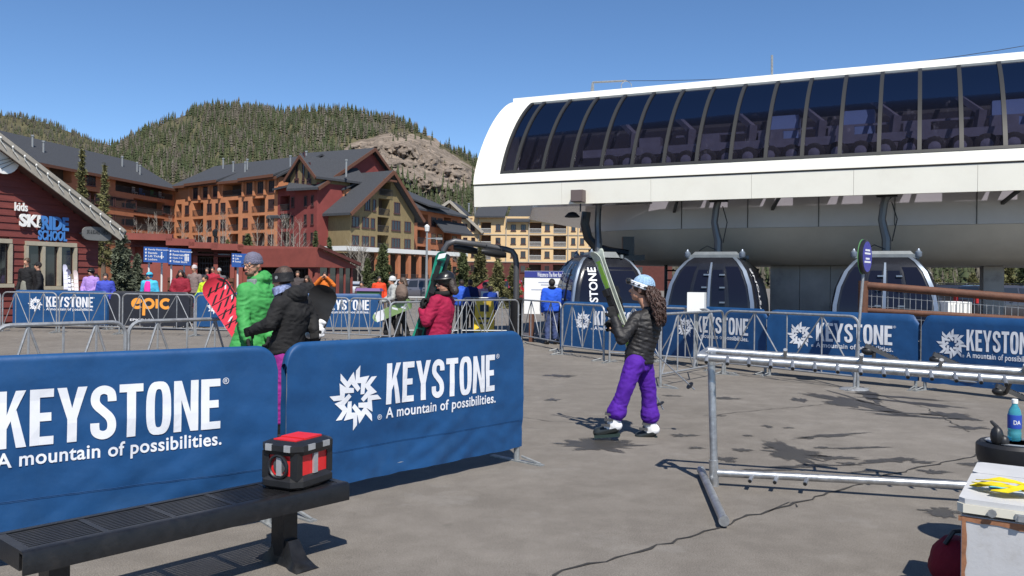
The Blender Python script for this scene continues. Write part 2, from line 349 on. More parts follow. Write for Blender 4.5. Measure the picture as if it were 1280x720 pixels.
def crack(pts, w, seed):
    rng = random.Random(seed); P2 = []
    for a, b in zip(pts[:-1], pts[1:]):
        A, B = G(*a), G(*b); n = max(2, int((B-A).length/.09))
        for k in range(n): P2.append(A.lerp(B, k/n))
    P2.append(G(*pts[-1])); L_, R_ = [], []
    for i, p in enumerate(P2):
        d = (P2[min(i+1, len(P2)-1)]-P2[max(0, i-1)]); d.z = 0; d.normalize(); s = V((-d.y, d.x, 0))
        p = p+s*(.045*noise.noise(V((i*.23, seed*5.1, 0)))+.02*rng.uniform(-1, 1)); ww = w*rng.uniform(.35, 1.3)
        L_.append((p+s*ww).to_tuple()[:2]+(.006,)); R_.append((p-s*ww).to_tuple()[:2]+(.006,))
    m = MB(); n = len(P2); m.add(L_+R_, [(i, n+i, n+i+1, i+1) for i in range(n-1)])
    part('crack', m, cracked, ground, None)
crack([(690,720),(800,690),(985,632),(1075,605),(1150,585),(1235,566)], .011, 1)
crack([(1000,634),(985,628),(960,640)], .006, 2); crack([(650,522),(690,527),(720,529)], .006, 3); 
crack([(1025,480),(1090,492),(1160,510),(1210,540)], .007, 5); crack([(880,520),(960,512),(1040,505)], .006, 6)
# ================================================================== MOUNTAINS
def interp(tab, x): return np.interp(x, [t[0] for t in tab], [t[1] for t in tab])
SKY_MAIN = [(-700,330),(-200,300),(40,215),(90,196),(128,186),(150,181),(180,163),(215,148),(245,136),(270,134),(300,135),(350,140),(400,138),(440,140),(480,147),(510,157),(540,175),(565,190),(590,203),(620,222),(660,246),(720,262),(800,268),(950,265),(1280,258),(1800,250)]
SKY_FAR = [(-900,120),(-300,118),(-60,130),(0,143),(30,146),(60,153),(90,165),(128,181),(180,205),(260,230),(400,260)]
def fbm(x, y, o=4):
    s = 0; a = 1; f = 1
    for _ in range(o): s += a*noise.noise(V((x*f, y*f, 3.3))); a *= .5; f *= 2.1
    return s
def terr(px, v, tab, Y0, Yr):
    ys = float(interp(tab, px)); Y = Y0+(Yr-Y0)*v; Zr = CH+(hor(px)-ys)*Yr/F
    X = (px-640)/F*Y
    g = v**1.12 if v <= 1 else 1-(v-1)*1.3
    z = Zr*g+fbm(X*.012, Y*.012)*9*min(1, v*2)*(1 if v < .92 else .25)-1.5*(1-min(1, v*6))
    return V((X, Y, max(z, -2)))
def hill(name, tab, Y0, Yr, pxs, vs, m):
    b = MB(); n = len(vs)
    b.add([terr(px, v, tab, Y0, Yr) for px in pxs for v in vs], [(i*n+j, (i+1)*n+j, (i+1)*n+j+1, i*n+j+1) for i in range(len(pxs)-1) for j in range(n-1)])
    return solo(name, b, m, kind='structure', smooth=180)
soil = mat('forest_floor', (.085,.078,.045), .95, 0, .35, .03, spec=.1, dirt_or_shade=(.13,.115,.085), dscale=.02)
hill('mountain', SKY_MAIN, 330, 850, np.linspace(-400, 1650, 150), np.linspace(0, 1.25, 40), soil)
hill('far_hill', SKY_FAR, 900, 1500, np.linspace(-800, 400, 60), np.linspace(0, 1.2, 24), soil)
# rock cliff face standing out of the slope
def cliffmask(px, py):
    if not 425 < px < 600: return -1
    top = float(np.interp(px, [425,440,470,490,520,545,565,585,600], [190,178,170,164,167,176,192,205,214]))
    bot = float(np.interp(px, [425,450,500,550,585,600], [200,226,246,252,238,222]))
    if bot <= top: return -1
    t = (py-top)/(bot-top); e = min(t, 1-t)*2; h = min(px-425, 600-px)/30
    return min(e*2.2, h, 1)
_v = np.linspace(0, 1, 60)
def v_of(px, py, tab=SKY_MAIN, Y0=330, Yr=850):
    ys = [hor(px)-(p.z-CH)*F/p.y for p in (terr(px, v, tab, Y0, Yr) for v in _v)]
    return float(np.interp(-py, [-y for y in np.minimum.accumulate(ys)], _v))
b = MB(); pxs = np.linspace(422, 603, 110); pys = np.linspace(160, 258, 64)
vt = []
for px in pxs:
    ys = np.minimum.accumulate([hor(px)-(p.z-CH)*F/p.y for p in (terr(px, v, SKY_MAIN, 330, 850) for v in _v)])
    for py in pys:
        v = float(np.interp(-py, -ys, _v)); Y = 330+520*v
        k = cliffmask(px, py); q = V((px*.06, py*.06, 1.7))
        rid = 1-abs(noise.noise(q))*2+.6*(1-abs(noise.noise(q*2.3))*2)+.35*noise.noise(q*5.5)+.2*noise.noise(q*11)
        st = math.floor((py+6*noise.noise(V((px*.03, py*.02, 8))))/7.0)*1.5
        off = 24*max(k, -.8)+15*rid*max(k, 0)**.5-2+(9*noise.noise(V((px*.09, st*3.1, 4))) if k > 0 else 0)
        vt.append(P(px, py, Y-off))
n = len(pys); MK = [cliffmask(px, py) > -.25 for px in pxs for py in pys]; b.add(vt, [f for f in [(i*n+j, i*n+j+1, (i+1)*n+j+1, (i+1)*n+j) for i in range(len(pxs)-1) for j in range(n-1)] if all(MK[q] for q in f)])
rockm = mat('cliff_rock', (.215,.175,.14), .95, 0, .55, .09, 1, .3, spec=.1, dirt_or_shade=(.075,.068,.06), dscale=.1)  # dark noise paints in crevice shade that the frontal sun leaves out
rockm.node_tree.nodes['Bump'].inputs['Distance'].default_value = 2.5
solo('rock_cliff', b, rockm, kind='structure', smooth=25)
# forests: far masses nobody could count
def forest(name, pts, hs, tints, label, wid=.2):
    NV, tri = [], []
    tiers = [(0.02,.28,1.0),(0.22,.52,.8),(0.44,.76,.56),(0.62,1.0,.36)]
    base = []; fc = []
    for (z0, z1, r) in tiers:
        o = len(base)
        for k in range(6):
            a = k*math.pi/3+z0*5; rr = r*(1 if k % 2 else .72); base.append((rr*math.cos(a), rr*math.sin(a), z0+(0 if k % 2 else .04)))
        base.append((0, 0, z1)); fc += [(o+k, o+(k+1) % 6, o+6) for k in range(6)]
    base = np.array(base); fc = np.array(fc); T = len(pts); nb = len(base)
    rng = np.random.default_rng(5); ang = rng.uniform(0, 6.28, T); hs = np.array(hs); w = hs*wid*rng.uniform(.75, 1.3, T)
    jit = rng.uniform(.7, 1.3, (T, nb))
    X = base[None,:,0]*jit; Y = base[None,:,1]*jit
    ca, sa = np.cos(ang)[:,None], np.sin(ang)[:,None]; pts = np.array(pts)
    vx = (X*ca-Y*sa)*w[:,None]+pts[:,0:1]; vy = (X*sa+Y*ca)*w[:,None]+pts[:,1:2]; vz = base[None,:,2]*hs[:,None]+pts[:,2:3]-.3
    vv = np.stack([vx, vy, vz], -1).reshape(-1, 3).astype(np.float32)
    ff = (fc[None]+np.arange(T)[:,None,None]*nb).reshape(-1, 3).astype(np.int32)
    me = bpy.data.meshes.new(name); me.vertices.add(len(vv)); me.vertices.foreach_set('co', vv.ravel())
    me.loops.add(ff.size); me.loops.foreach_set('vertex_index', ff.ravel()); me.polygons.add(len(ff))
    me.polygons.foreach_set('loop_start', np.arange(0, ff.size, 3, dtype=np.int32)); me.update(calc_edges=True)
    ca_ = me.color_attributes.new('tint', 'FLOAT_COLOR', 'POINT')
    tt = np.array(tints); c4 = np.ones((T, nb, 4), np.float32); c4[:,:,:3] = tt[:,None,:]
    ca_.data.foreach_set('color', c4.ravel()); me.materials.append(leaf)
    return tag(link(name, me), label, 'forest', kind='stuff')
rng = random.Random(11); pts, hs, tn = [], [], []
while len(pts) < 30000:
    px = rng.uniform(-120, 1400); v = rng.random()**.8*1.03
    p = terr(px, v, SKY_MAIN, 330, 850); py = hor(px)-(p.z-CH)*F/p.y
    k = cliffmask(px, py)
    if k > .02 and rng.random() > .03: continue
    if 195 < px < 250 and 145 < py < 162 and rng.random() > .3: continue
    d = noise.noise(V((p.x*.013, p.y*.013, 9)))+.4*noise.noise(V((p.x*.05, p.y*.05, 2)))
    h = rng.uniform(5, 10.5)*(1.25 if rng.random() < .12 else 1)
    if d < -.5 and rng.random() < .6: continue
    r = rng.random(); j = rng.uniform(.7, 1.3)
    if r < .3+max(0, d)*.6: c = (.085*j, .076*j, .06*j)
    elif r < .55: c = (.054*j, .06*j, .029*j)
    else: c = (.04*j, .05*j, .024*j)
    pts.append(p); hs.append(h); tn.append(c)
forest('mountain_forest', pts, hs, tn, 'dense pine forest with grey dead trees on the mountainside', .2)
pts, hs, tn = [], [], []
for _ in range(12000):
    px = rng.uniform(-250, 330); v = rng.random()**.7*1.02; p = terr(px, v, SKY_FAR, 900, 1500); j = rng.uniform(.75, 1.25)
    pts.append(p); hs.append(rng.uniform(6, 12)); tn.append((.075*j, .07*j, .056*j) if rng.random() < .55 else (.06*j, .068*j, .036*j))
forest('far_hill_forest', pts, hs, tn, 'brownish pine forest covering the far hill at left', .19)
# trees clinging to the foot and edge of the cliff
pts, hs, tn = [], [], []
for px, py, h in [(497,238,17),(503,240,18),(510,243,17),(517,241,14),(488,236,9),(530,232,11),(555,228,9),(508,176,7),(545,250,12),(540,251,14),(552,250,15),(560,247,12),(570,245,13),(521,247,13),(580,240,13),(590,235,12),
                  (437,195,11),(430,197,10),(420,198,11),(445,200,9),(470,222,9),(463,232,10),(590,225,14),(598,232,14),(586,250,13),(600,250,14),(572,258,13),(560,262,13)]:
    px += rng.uniform(-1, 1); vv = v_of(px, py); p = P(px, py, 330+520*vv-24*max(0, cliffmask(px, py))-4); pts.append(p); hs.append(h); j = rng.uniform(.8, 1.2); tn.append((.045*j, .058*j, .026*j))
forest('cliff_foot_pines', pts, hs, tn, 'dark pines standing at the foot of the rock cliff', .16)
# ================================================================== BUILDINGS: facade tools
class Fac:
    def __init__(s, pxL, YL, pxR, YR):
        s.a, s.b = GX(pxL, YL), GX(pxR, YR); d = s.b-s.a; s.L = d.length; s.d = d.normalized(); s.n = V((s.d.y, -s.d.x, 0))  # outward (towards camera)
    def u(s, px):
        t = (px-640)/F            # X = t*Y
        return (t*s.a.y-s.a.x)/(s.d.x-t*s.d.y)
    def z(s, px, py): u = s.u(px); Y = s.a.y+s.d.y*u; return CH+(hor(px)-py)*Y/F
    def at(s, u, z, o=0): return s.a+s.d*u+s.n*o+V((0,0,z))
def holes_wall(fac, u0, u1, z0, z1, ops, deep, top=None, gable=None):
    """wall with real openings; ops (ua,ub,za,zb,depth); gable=(uApex,zApex,zEaveL,zEaveR)"""
    m = MB(); us = sorted({u0, u1, *[o[0] for o in ops], *[o[1] for o in ops]}); zs = sorted({z0, z1, *[o[2] for o in ops], *[o[3] for o in ops]})
    us = [u for u in us if u0 <= u <= u1]; zs = [z for z in zs if z0 <= z <= z1]
    for i in range(len(us)-1):
        for j in range(len(zs)-1):
            uc, zc = (us[i]+us[i+1])/2, (zs[j]+zs[j+1])/2
            if any(o[0] < uc < o[1] and o[2] < zc < o[3] for o in ops): continue
            m.add([fac.at(us[i], zs[j]), fac.at(us[i+1], zs[j]), fac.at(us[i+1], zs[j+1]), fac.at(us[i], zs[j+1])], [(0,1,2,3)])
    if gable:
        ua, za, zl, zr = gable; bm = bmesh.new(); vs = [bm.verts.new(v) for v in m.v]
        for f in m.f: bm.faces.new([vs[i] for i in f])
        bmesh.ops.remove_doubles(bm, verts=bm.verts, dist=1e-4)
        A = fac.at(ua, za)
        for uu, zz, sg in ((u0, zl, -1), (u1, zr, 1)):
            dr = (fac.at(uu, zz)-A); nr = dr.cross(fac.n); nr = nr if nr.z > 0 else -nr
            bmesh.ops.bisect_plane(bm, geom=bm.verts[:]+bm.edges[:]+bm.faces[:], plane_co=A, plane_no=nr, clear_outer=True)
        bm.verts.index_update(); m = MB(); m.add([v.co.copy() for v in bm.verts], [[v.index for v in f.verts] for f in bm.faces]); bm.free()
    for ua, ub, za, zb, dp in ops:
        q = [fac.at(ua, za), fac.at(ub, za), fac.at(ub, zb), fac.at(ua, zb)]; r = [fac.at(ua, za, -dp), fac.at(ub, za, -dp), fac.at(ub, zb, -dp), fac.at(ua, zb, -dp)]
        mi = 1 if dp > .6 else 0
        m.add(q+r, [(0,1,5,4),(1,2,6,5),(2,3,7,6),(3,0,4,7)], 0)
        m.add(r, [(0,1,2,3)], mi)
    return m
_wc = {}
def window_mesh(w, h, nm, fm):
    k = (round(w, 1), round(h, 1), nm, fm.name)
    if k not in _wc:
        w, h = k[0], k[1]; m = MB(); t = .11
        for (a, b, c, d) in ((-w/2, -w/2+t, 0, h), (w/2-t, w/2, 0, h), (-w/2+t, w/2-t, 0, t), (-w/2+t, w/2-t, h-t, h)): m.box(a, b, -.07, .1, c, d)
        for i in range(nm): x = -w/2+w*(i+1)/(nm+1); m.box(x-.045, x+.045, -.05, .09, t, h-t)
        m.box(-w/2-.1, w/2+.1, -.12, .1, -.13, -.005)
        p = MB(); p.box(-w/2+t, w/2-t, 0, .05, t, h-t)
        _wc[k] = (m.mesh('window', [fm], None, None), p.mesh('pane', [glassd], None, None))
    return _wc[k]
def put_window(fac, root, u, zc, w, h, nm=1, fm=None, out=.03):
    me, pm = window_mesh(w, h, nm, fm or frame_br); off = ORG[root.name]
    o = link('window', me, root, fac.at(u, zc-h/2, out)-off, math.atan2(fac.d.y, fac.d.x)); link('pane', pm, o)
_rc = {}
def put_rail(fac, root, ua, ub, z, rm, out=.05, h=1.05):
    w = round(ub-ua, 1); k = (w, rm.name)
    if k not in _rc:
        m = MB(); m.box(0, w, -.04, .04, h-.08, h); m.box(0, w, -.03, .03, .08, .14); n = max(3, int(w/.16))
        for i in range(n+1): x = i*(w-.04)/n; m.box(x, x+.035, -.018, .018, .14, h-.08)
        _rc[k] = m.mesh('balcony_railing', [rm], None, None)
    link('balcony_railing', _rc[k], root, fac.at(ua, z, out)-ORG[root.name], math.atan2(fac.d.y, fac.d.x))
def slab_roof(m, pts, th=.35, mi=0):    # 4 points plane, thickness downwards
    q = [V(p) for p in pts]; m.hexa([p-V((0,0,th)) for p in q]+q, mi)
def condo(fac, label, wallm, z1, rows, wins, balcs, railm=rail_d, extra_ops=(), gable=None, name='apartment_building', z0=0, rowh=1.7, depth=12, fm=None):
    c = fac.at(fac.L/2, 0); root = thing(name, label, 'building', (c.x, c.y, 0)); ops = []
    for zc in rows:
        for a, b in balcs: ops.append((fac.u(a), fac.u(b), zc-1.25, zc+1.2, 1.7))
    ops += list(extra_ops); ops = [o for o in ops if o[1] > o[0]]
    # one wall; its back and sides closed by a plain box set in
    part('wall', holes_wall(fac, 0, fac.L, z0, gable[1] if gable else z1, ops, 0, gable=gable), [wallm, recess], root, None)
    bk = MB(); H = min(z1, gable[2] if gable else z1)-.02
    A, B = fac.at(0, 0), fac.at(fac.L, 0)
    bk.add([A, A-fac.n*depth, B-fac.n*depth, B]+[p+V((0,0,H)) for p in (A, A-fac.n*depth, B-fac.n*depth, B)], [(0,1,5,4),(1,2,6,5),(2,3,7,6)])
    part('back_walls', bk, wallm, root, None)
    for zc in rows:
        for px, w in wins:
            u = fac.u(px); put_window(fac, root, u, zc, max(.7, w*(fac.a.y+fac.d.y*u)/F/abs(fac.d.x)), rowh, 2 if w > 8 else (1 if w > 5 else 0), fm)
        for a, b in balcs: put_rail(fac, root, fac.u(a), fac.u(b), zc-1.25, railm)
    return root
R6 = [14.3, 11.3, 8.3, 5.3]
# ---- left orange wing
f1 = Fac(40, 124, 217, 160)
W1 = condo(f1, 'long orange apartment wing with dark roof behind the red ski school', orange_w2, 18.6, R6, [(82,8),(96,8),(130,7),(155,8),(212,6)], [(105,122),(166,205)],
           extra_ops=[(f1.u(143), f1.u(214), 16.2, 18.3, 2.2), (f1.u(60), f1.u(88), 16.2, 18.3, 1.5)])
put_window(f1, W1, f1.u(112), 17.2, 2.2, 1.7, 2); put_window(f1, W1, f1.u(128), 17.2, 1.2, 1.7, 1)
put_rail(f1, W1, f1.u(143), f1.u(214), 16.2, rail_d)
def wing_roof(fac, root, ze, zr, run, ov=.9, uA=None, uB=None):
    a, b = (-.5 if uA is None else uA), (fac.L+.5 if uB is None else uB); m = MB()
    slab_roof(m, [fac.at(a, ze-.25, ov), fac.at(b, ze-.25, ov), fac.at(b, zr, -run), fac.at(a, zr, -run)])
    slab_roof(m, [fac.at(b, ze-.25, -2*run-ov), fac.at(a, ze-.25, -2*run-ov), fac.at(a, zr+.002, -run-.002), fac.at(b, zr+.002, -run-.002)])
    r = part('roof', m, shingle, root, None)
    e = MB(); e.bar(fac.at(a, ze-.5, ov+.04), fac.at(b, ze-.5, ov+.04), .12, .45); part('eave_board', e, wood_br, root, None)
    return r
r1 = wing_roof(f1, W1, 18.6, 23.9, 9)
def pipe(root, p, h, r=.16):
    m = MB(); m.tube([p, p+V((0,0,h))], r, 7); m.tube([p+V((0,0,h)), p+V((0,0,h+.25))], r*1.5, 7); part('vent_pipe', m, galv_d, root)
for px, fr in [(74,.55),(78,.4),(120,.35),(182,.55),(190,.3),(193,.42)]:
    u = f1.u(px); pipe(r1, f1.at(u, 18.4+5.3*fr, -9*fr), 1.9)
# a row of small chairs' backs on the top terrace is too small to build singly except the pale ones
# ---- centre orange wing
f2 = Fac(217, 160, 347, 142)
W2 = condo(f2, 'centre orange apartment wing with rows of windows and recessed balconies', orange_w, 18.9, R6, [(233,7),(261,8),(270.5,5),(278,8),(306,8),(338,9)], [(220,226),(240,253),(284,297),(314,330)],
           extra_ops=[(f2.u(277.5), f2.u(302.5), 16.2, 18.4, 2.0)])
for px in (244,256.5,269,311,325,339): put_window(f2, W2, f2.u(px), 17.3, 1.7, 2.0, 2)
put_rail(f2, W2, f2.u(277.5), f2.u(302.5), 16.2, rail_d)
r2 = wing_roof(f2, W2, 19.1, 23.9, 9)
for a, b in ((236,276),(303,347)):
    m = MB(); ua, ub = f2.u(a), f2.u(b)
    slab_roof(m, [f2.at(ua, 18.95, 1.2), f2.at(ub, 19.15, 1.2), f2.at(ub, 21.0, -3.2), f2.at(ua, 20.6, -2.6)], .3); part('dormer_roof', m, shingle, r2, None)
    m = MB(); m.bar(f2.at(ua, 18.78, 1.26), f2.at(ub, 18.95, 1.26), .12, .5); part('dormer_fascia', m, wood_br, r2, None)
    for px in np.linspace(a+1, b-2, 4): m = MB(); m.obox(f2.at(f2.u(px), 17.3, .22), f2.d*.22, f2.n*.2, V((0,0,1.35))); part('bay_pilaster', m, orange_w, W2, None)
for px, fr in [(238,.75),(266,.45),(281,.5),(286,.35),(340,.4),(352,.55),(356,.4)]:
    u = f2.u(px); pipe(r2, f2.at(u, 18.9+5*fr, -9*fr), 1.9)
# ---- red block: front face and gable face share the corner at px 395
f3 = Fac(346, 142, 395, 135)
W3 = condo(f3, 'dark red apartment block with steep gables right of the orange wing', red_w, 17.2, R6, [(365,4.5),(381,4.5),(389.5,3.5)], [(349,361)], name='gabled_apartment_building', depth=6)
f3b = Fac(395, 135, 508, 158)
ua = f3b.u(461)
ops = [(f3b.u(399), f3b.u(407), z-1.2, z+1.1, 1.5) for z in R6]
part('gable_wall', holes_wall(f3b, 0, f3b.L, 0, 24.5, ops, 0, gable=(ua, 24.4, 16.6, 16.6)), [red_w, recess], W3, None)
for px in (426.5, 430.5): put_window(f3b, W3, f3b.u(px), f3b.z(428, 231), 1.0, 1.9, 0); put_window(f3b, W3, f3b.u(px), f3b.z(428, 231)-.0, 1.0, .9, 0, out=.06) if False else None
for z in R6: put_rail(f3b, W3, f3b.u(399), f3b.u(407), z-1.2, rail_d)
m = MB(); bk = f3.d*-1   # ridge runs back along the front face
o = 1.0
A = f3b.at(ua, 24.75, o); Lf = f3b.at(-.9, 16.3, o); Rt = f3b.at(f3b.L+.9, 16.3, o); run = -f3b.n*20
slab_roof(m, [Lf, A, A+run*.85, Lf+run*.33], .4); slab_roof(m, [A+V((0,0,.002)), Rt, Rt+run, A+run*.85+V((0,0,.002))], .4)
r3 = part('roof', m, shingle, W3, None)
m = MB(); m.bar(Lf+f3b.n*.05-V((0,0,.3)), A+f3b.n*.05-V((0,0,.3)), .12, .55); m.bar(A+f3b.n*.06-V((0,0,.3)), Rt+f3b.n*.06-V((0,0,.3)), .12, .55); part('rake_board', m, wood_br, W3, None)
# brown cross gable on the front face
m = MB(); c0, c1, ap = f3.u(363), f3.u(396), f3.u(378.5)
zb, ze, za = f3.z(378, 231), f3.z(364, 222)+.3, f3.z(378.5, 194)
g = [f3.at(c0, 16.9, .25), f3.at(c1-.3, 16.9, .25), f3.at(c1-.3, ze, .25), f3.at(ap, za-.4, .25), f3.at(c0, ze, .25)]
m.prism(g, f3.n*-7); part('gable_dormer', m, olive_w, W3, None)
m = MB()
for uu in (c0-.9, c1+.6):
    q = [f3.at(uu, ze-.7, .9), f3.at(ap, za, .9), f3.at(ap, za, -10), f3.at(uu, ze-.7, -10)]
    slab_roof(m, q if uu < ap else [q[1]+V((0,0,.003)), q[0], q[3], q[2]+V((0,0,.003))], .35)
part('dormer_roof', m, shingle, r3, None)
m = MB()
for uu in (c0-.9, c1+.6): m.bar(f3.at(uu, ze-1.0, .95), f3.at(ap, za-.3, .95+(.01 if uu < ap else 0)), .12, .5)
part('dormer_rake', m, wood_br, r3, None)
for px, py, w, h in [(371,215,3.4,2.6),(379.5,208,3.6,4.6),(386.5,214,3.4,2.8),(371,227,7,1.0),(379.5,227,3.6,1.0),(386.5,227,7,1.0)]:
    put_window(f3, W3, f3.u(px), f3.z(px, py), w*.14*1.2, h, 0 if w < 5 else 1, out=.28)
m = MB(); q = [f3.at(f3.u(346), f3.z(350, 236), 1.1), f3.at(f3.u(362), f3.z(358, 233), 1.1), f3.at(f3.u(362), f3.z(360, 226), -2), f3.at(f3.u(346), f3.z(350, 230), -2)]
slab_roof(m, q, .35); part('porch_roof', m, shingle, r3, None)
pipe(r3, f3.at(f3.u(406), 18.3, -4), 2.6)
# ---- olive block
f4 = Fac(437, 134, 517, 147)
RO = [10.9, 7.9, 4.9]; ua4 = f4.u(483.5)
ops4 = [(f4.u(472), f4.u(486), 12.45, 15.2, 1.8), (f4.u(473), f4.u(487), 15.75, 18.0, 2.2)]
W4 = condo(f4, 'olive green gabled apartment block in front of the cliff', olive_w, 12.6, RO, [(443.5,7),(456,7),(465,4.2),(494,9),(508.5,6.5)], [(471,485)], extra_ops=ops4,
           gable=(ua4, 19.4, 12.7, 12.7), name='gabled_apartment_building', depth=16)
for px, w in ((458,7),(466.5,4),(495,9)): put_window(f4, W4, f4.u(px), 13.9, w*.165, 1.9, 2 if w > 8 else int(w > 5))
put_rail(f4, W4, f4.u(472), f4.u(486), 12.45, rail_d); put_rail(f4, W4, f4.u(470.5), f4.u(488), 15.7, rail_d, out=.35)
m = MB(); o = 1.3; A = f4.at(ua4, 20.0, o); Lf = f4.at(-1.2, 12.2, o); Rt = f4.at(f4.L+1.2, 12.2, o); run = -f4.n*20
slab_roof(m, [Lf, A, A+run, Lf+run], .4); slab_roof(m, [A+V((0,0,.002)), Rt, Rt+run, A+run+V((0,0,.002))], .4); r4 = part('roof', m, shingle, W4, None)
m = MB(); dz = V((0,0,.32)); m.bar(Lf+f4.n*.06-dz, A+f4.n*.06-dz, .14, .6); m.bar(A+f4.n*.07-dz, Rt+f4.n*.07-dz, .14, .6)
m.bar(f4.at(f4.u(472), 18.2, 1.1), f4.at(f4.u(488), 18.2, 1.1), .3, .3); m.bar(f4.at(f4.u(480), 18.2, 1.1), f4.at(f4.u(480), 19.4, 1.1), .25, .25)
part('gable_truss', m, wood_br, W4, None)
f4b = Fac(405, 142, 437, 134)
part('side_wall', holes_wall(f4b, 0, f4b.L, 0, 12.7, [], 0), olive_w, W4, None)
for z in RO: put_window(f4b, W4, f4b.u(411.5), z, .9, 1.7, 0); put_window(f4b, W4, f4b.u(425), z, 1.7, 1.9, 2)
m = MB(); q = f4.at(ua4-4.2, 0, 0); h0 = 17.2
slab_roof(m, [f4.at(ua4-6.2, 16.6, -4), f4.at(ua4-6.2, 16.6, -11), f4.at(ua4-1.2, 18.9, -11), f4.at(ua4-1.2, 18.9, -4)][::-1], .3); part('shed_dormer_roof', m, shingle, r4, None)
m = MB(); m.obox(f4.at(ua4-4.0, 15.7, -7.5), f4.d*1.9, f4.n*3.2, V((0,0,1.0))); part('shed_dormer', m, orange_w, r4, None)
pipe(r4, f4.at(f4.u(508), 15.2, -2), 2.5)
# arcade with white slab under olive block
m = MB(); a0, a1 = -5.5, f4.u(560); m.obox(f4.at((a0+a1)/2, 6.35, 2.2), f4.d*((a1-a0)/2), f4.n*2.3, V((0,0,.35))); part('arcade_slab', m, slab_w, W4, None)
for px in np.arange(448, 562, 13.2):
    m = MB(); m.obox(f4.at(f4.u(px), 3.0, 4.0), f4.d*.32, f4.n*.3, V((0,0,2.99))); part('arcade_column', m, orange_w2, W4, None)
put_rail(f4, W4, 0, a1-.5, 1.2, rail_d, out=4.2, h=1.4)
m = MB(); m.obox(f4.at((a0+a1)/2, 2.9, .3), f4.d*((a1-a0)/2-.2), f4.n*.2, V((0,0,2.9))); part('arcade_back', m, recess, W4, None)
# ---- right orange block
f5 = Fac(515, 150, 576, 168)
W5 = condo(f5, 'rust orange apartment block with stepped dark roof right of the olive gables', orange_w2, 14.6, [12.6,9.6,6.6,3.6], [(541,5),(549,5),(567,5)], [(521,534),(554,563)], depth=10)
m = MB(); uR = f5.u(540); slab_roof(m, [f5.at(-3, 14.5, 1.2), f5.at(f5.L+.6, 14.5, 1.2), f5.at(uR, 20.0, -9), f5.at(-3, 20.0, -9)], .35); slab_roof(m, [f5.at(f5.L+.6, 14.5, 1.2), f5.at(f5.L+.6, 14.5, -18), f5.at(uR+.1, 20.0, -9.2), f5.at(uR, 20.0, -9)], .35)
r5 = part('roof', m, shingle, W5, None)
m = MB(); slab_roof(m, [f5.at(f5.u(541), 10.9, 2.2), f5.at(f5.L+1, 10.9, 2.2), f5.at(f5.L+1, 13.2, -.1), f5.at(f5.u(541), 13.2, -.1)], .3); part('lower_roof', m, shingle, r5, None)
m = MB(); slab_roof(m, [f5.at(f5.u(524), 15.2, 2), f5.at(f5.u(549), 15.2, 2), f5.at(f5.u(549), 17.8, -5), f5.at(f5.u(524), 17.8, -5)], .3); part('dormer_roof', m, shingle, r5, None)
# ---- yellow building seen under the station
f6 = Fac(557, 190, 840, 184)
RY = [13.7, 10.75, 7.75]
W6 = condo(f6, 'yellow apartment building with maroon ground floor seen under the station canopy', yellow_w, 16.2, RY, [(571,5),(581,5.5),(591,5),(622,6),(641,6),(653.5,6),(683.5,6),(716,5),(727,5),(752,5),(773,5),(800,6),(818,6)], [(600,613),(661,676),(691,707),(735,746),(758,768),(782,794)],
           railm=slab_w, rowh=1.45, z0=5.9, depth=14)
# maroon base storey
m = holes_wall(f6, 0, f6.L, 0, 5.9, [(f6.u(661), f6.u(676), 3.2, 5.5, 1.5), (f6.u(691), f6.u(707), 3.2, 5.5, 1.5)], 0); part('ground_floor_wall', m, [maroon_w, recess], W6, None)
for px in (571,591,622,641,653.5,683.5,716,727,752,773,800): put_window(f6, W6, f6.u(px), 4.5, 1.1, 1.5, 1)
m = MB()
for px in (557.5,597.5,632,660.5,709.5,722): m.obox(f6.at(f6.u(px), 11, .12), f6.d*.1, f6.n*.1, V((0,0,5.1)))
for z in (6.0, 9.1, 12.1): m.bar(f6.at(0, z, .08), f6.at(f6.L, z, .08), .12, .18)
part('trim_boards', m, taupe, W6, None)
m = MB(); g0, g1, ga = f6.u(553), f6.u(604), f6.u(562)
zA = f6.z(561, 252); zE = f6.z(603, 289)
m.prism([f6.at(0, 12.2, .35), f6.at(f6.u(598), 12.2, .35), f6.at(f6.u(598), zE+.9, .35), f6.at(ga, zA-.3, .35), f6.at(0, zA-1.4, .35)], -f6.n*9); part('gable_front', m, yellow_w, W6, None)
for px in (581,590.5): put_window(f6, W6, f6.u(px), 13.7, 1.0, 1.6, 1, out=.38)
m = MB(); m.bar(f6.at(0, 15.6, .42), f6.at(f6.u(590), 15.6, .42), .15, .25); m.bar(f6.at(ga, 15.6, .42), f6.at(ga, zA-.4, .42), .25, .15); m.bar(f6.at(ga+.5, 15.7, .43), f6.at(f6.u(572), 17.6, .43), .15, .2)
part('timber_framing', m, wood_br, W6, None)
m = MB(); slab_roof(m, [f6.at(ga, zA+.3, 1.2), f6.at(g1, zE-.1, 1.2), f6.at(g1, zE-.1, -12), f6.at(ga, zA+.3, -12)][::-1], .4)
slab_roof(m, [f6.at(ga-.01, zA+.3, 1.2), f6.at(ga-8, zA-5.5, 1.2), f6.at(ga-8, zA-5.5, -12), f6.at(ga-.01, zA+.3, -12)], .4)
for a, b, zt in ((593,631,17.0),(633,662,16.0),(662,838,16.9)): slab_roof(m, [f6.at(f6.u(a), zt-.8, 1.2), f6.at(f6.u(b), zt-.8, 1.2), f6.at(f6.u(b), zt+4.4, -10), f6.at(f6.u(a), zt+4.4, -10)], .35)
r6 = part('roof', m, shingle, W6, None)
m = MB(); m.bar(f6.at(ga, zA, 1.26), f6.at(g1, zE-.4, 1.26), .15, .6); m.bar(f6.at(ga-8, zA-5.8, 1.26), f6.at(ga, zA, 1.265), .15, .6); part('rake_board', m, taupe, W6, None)
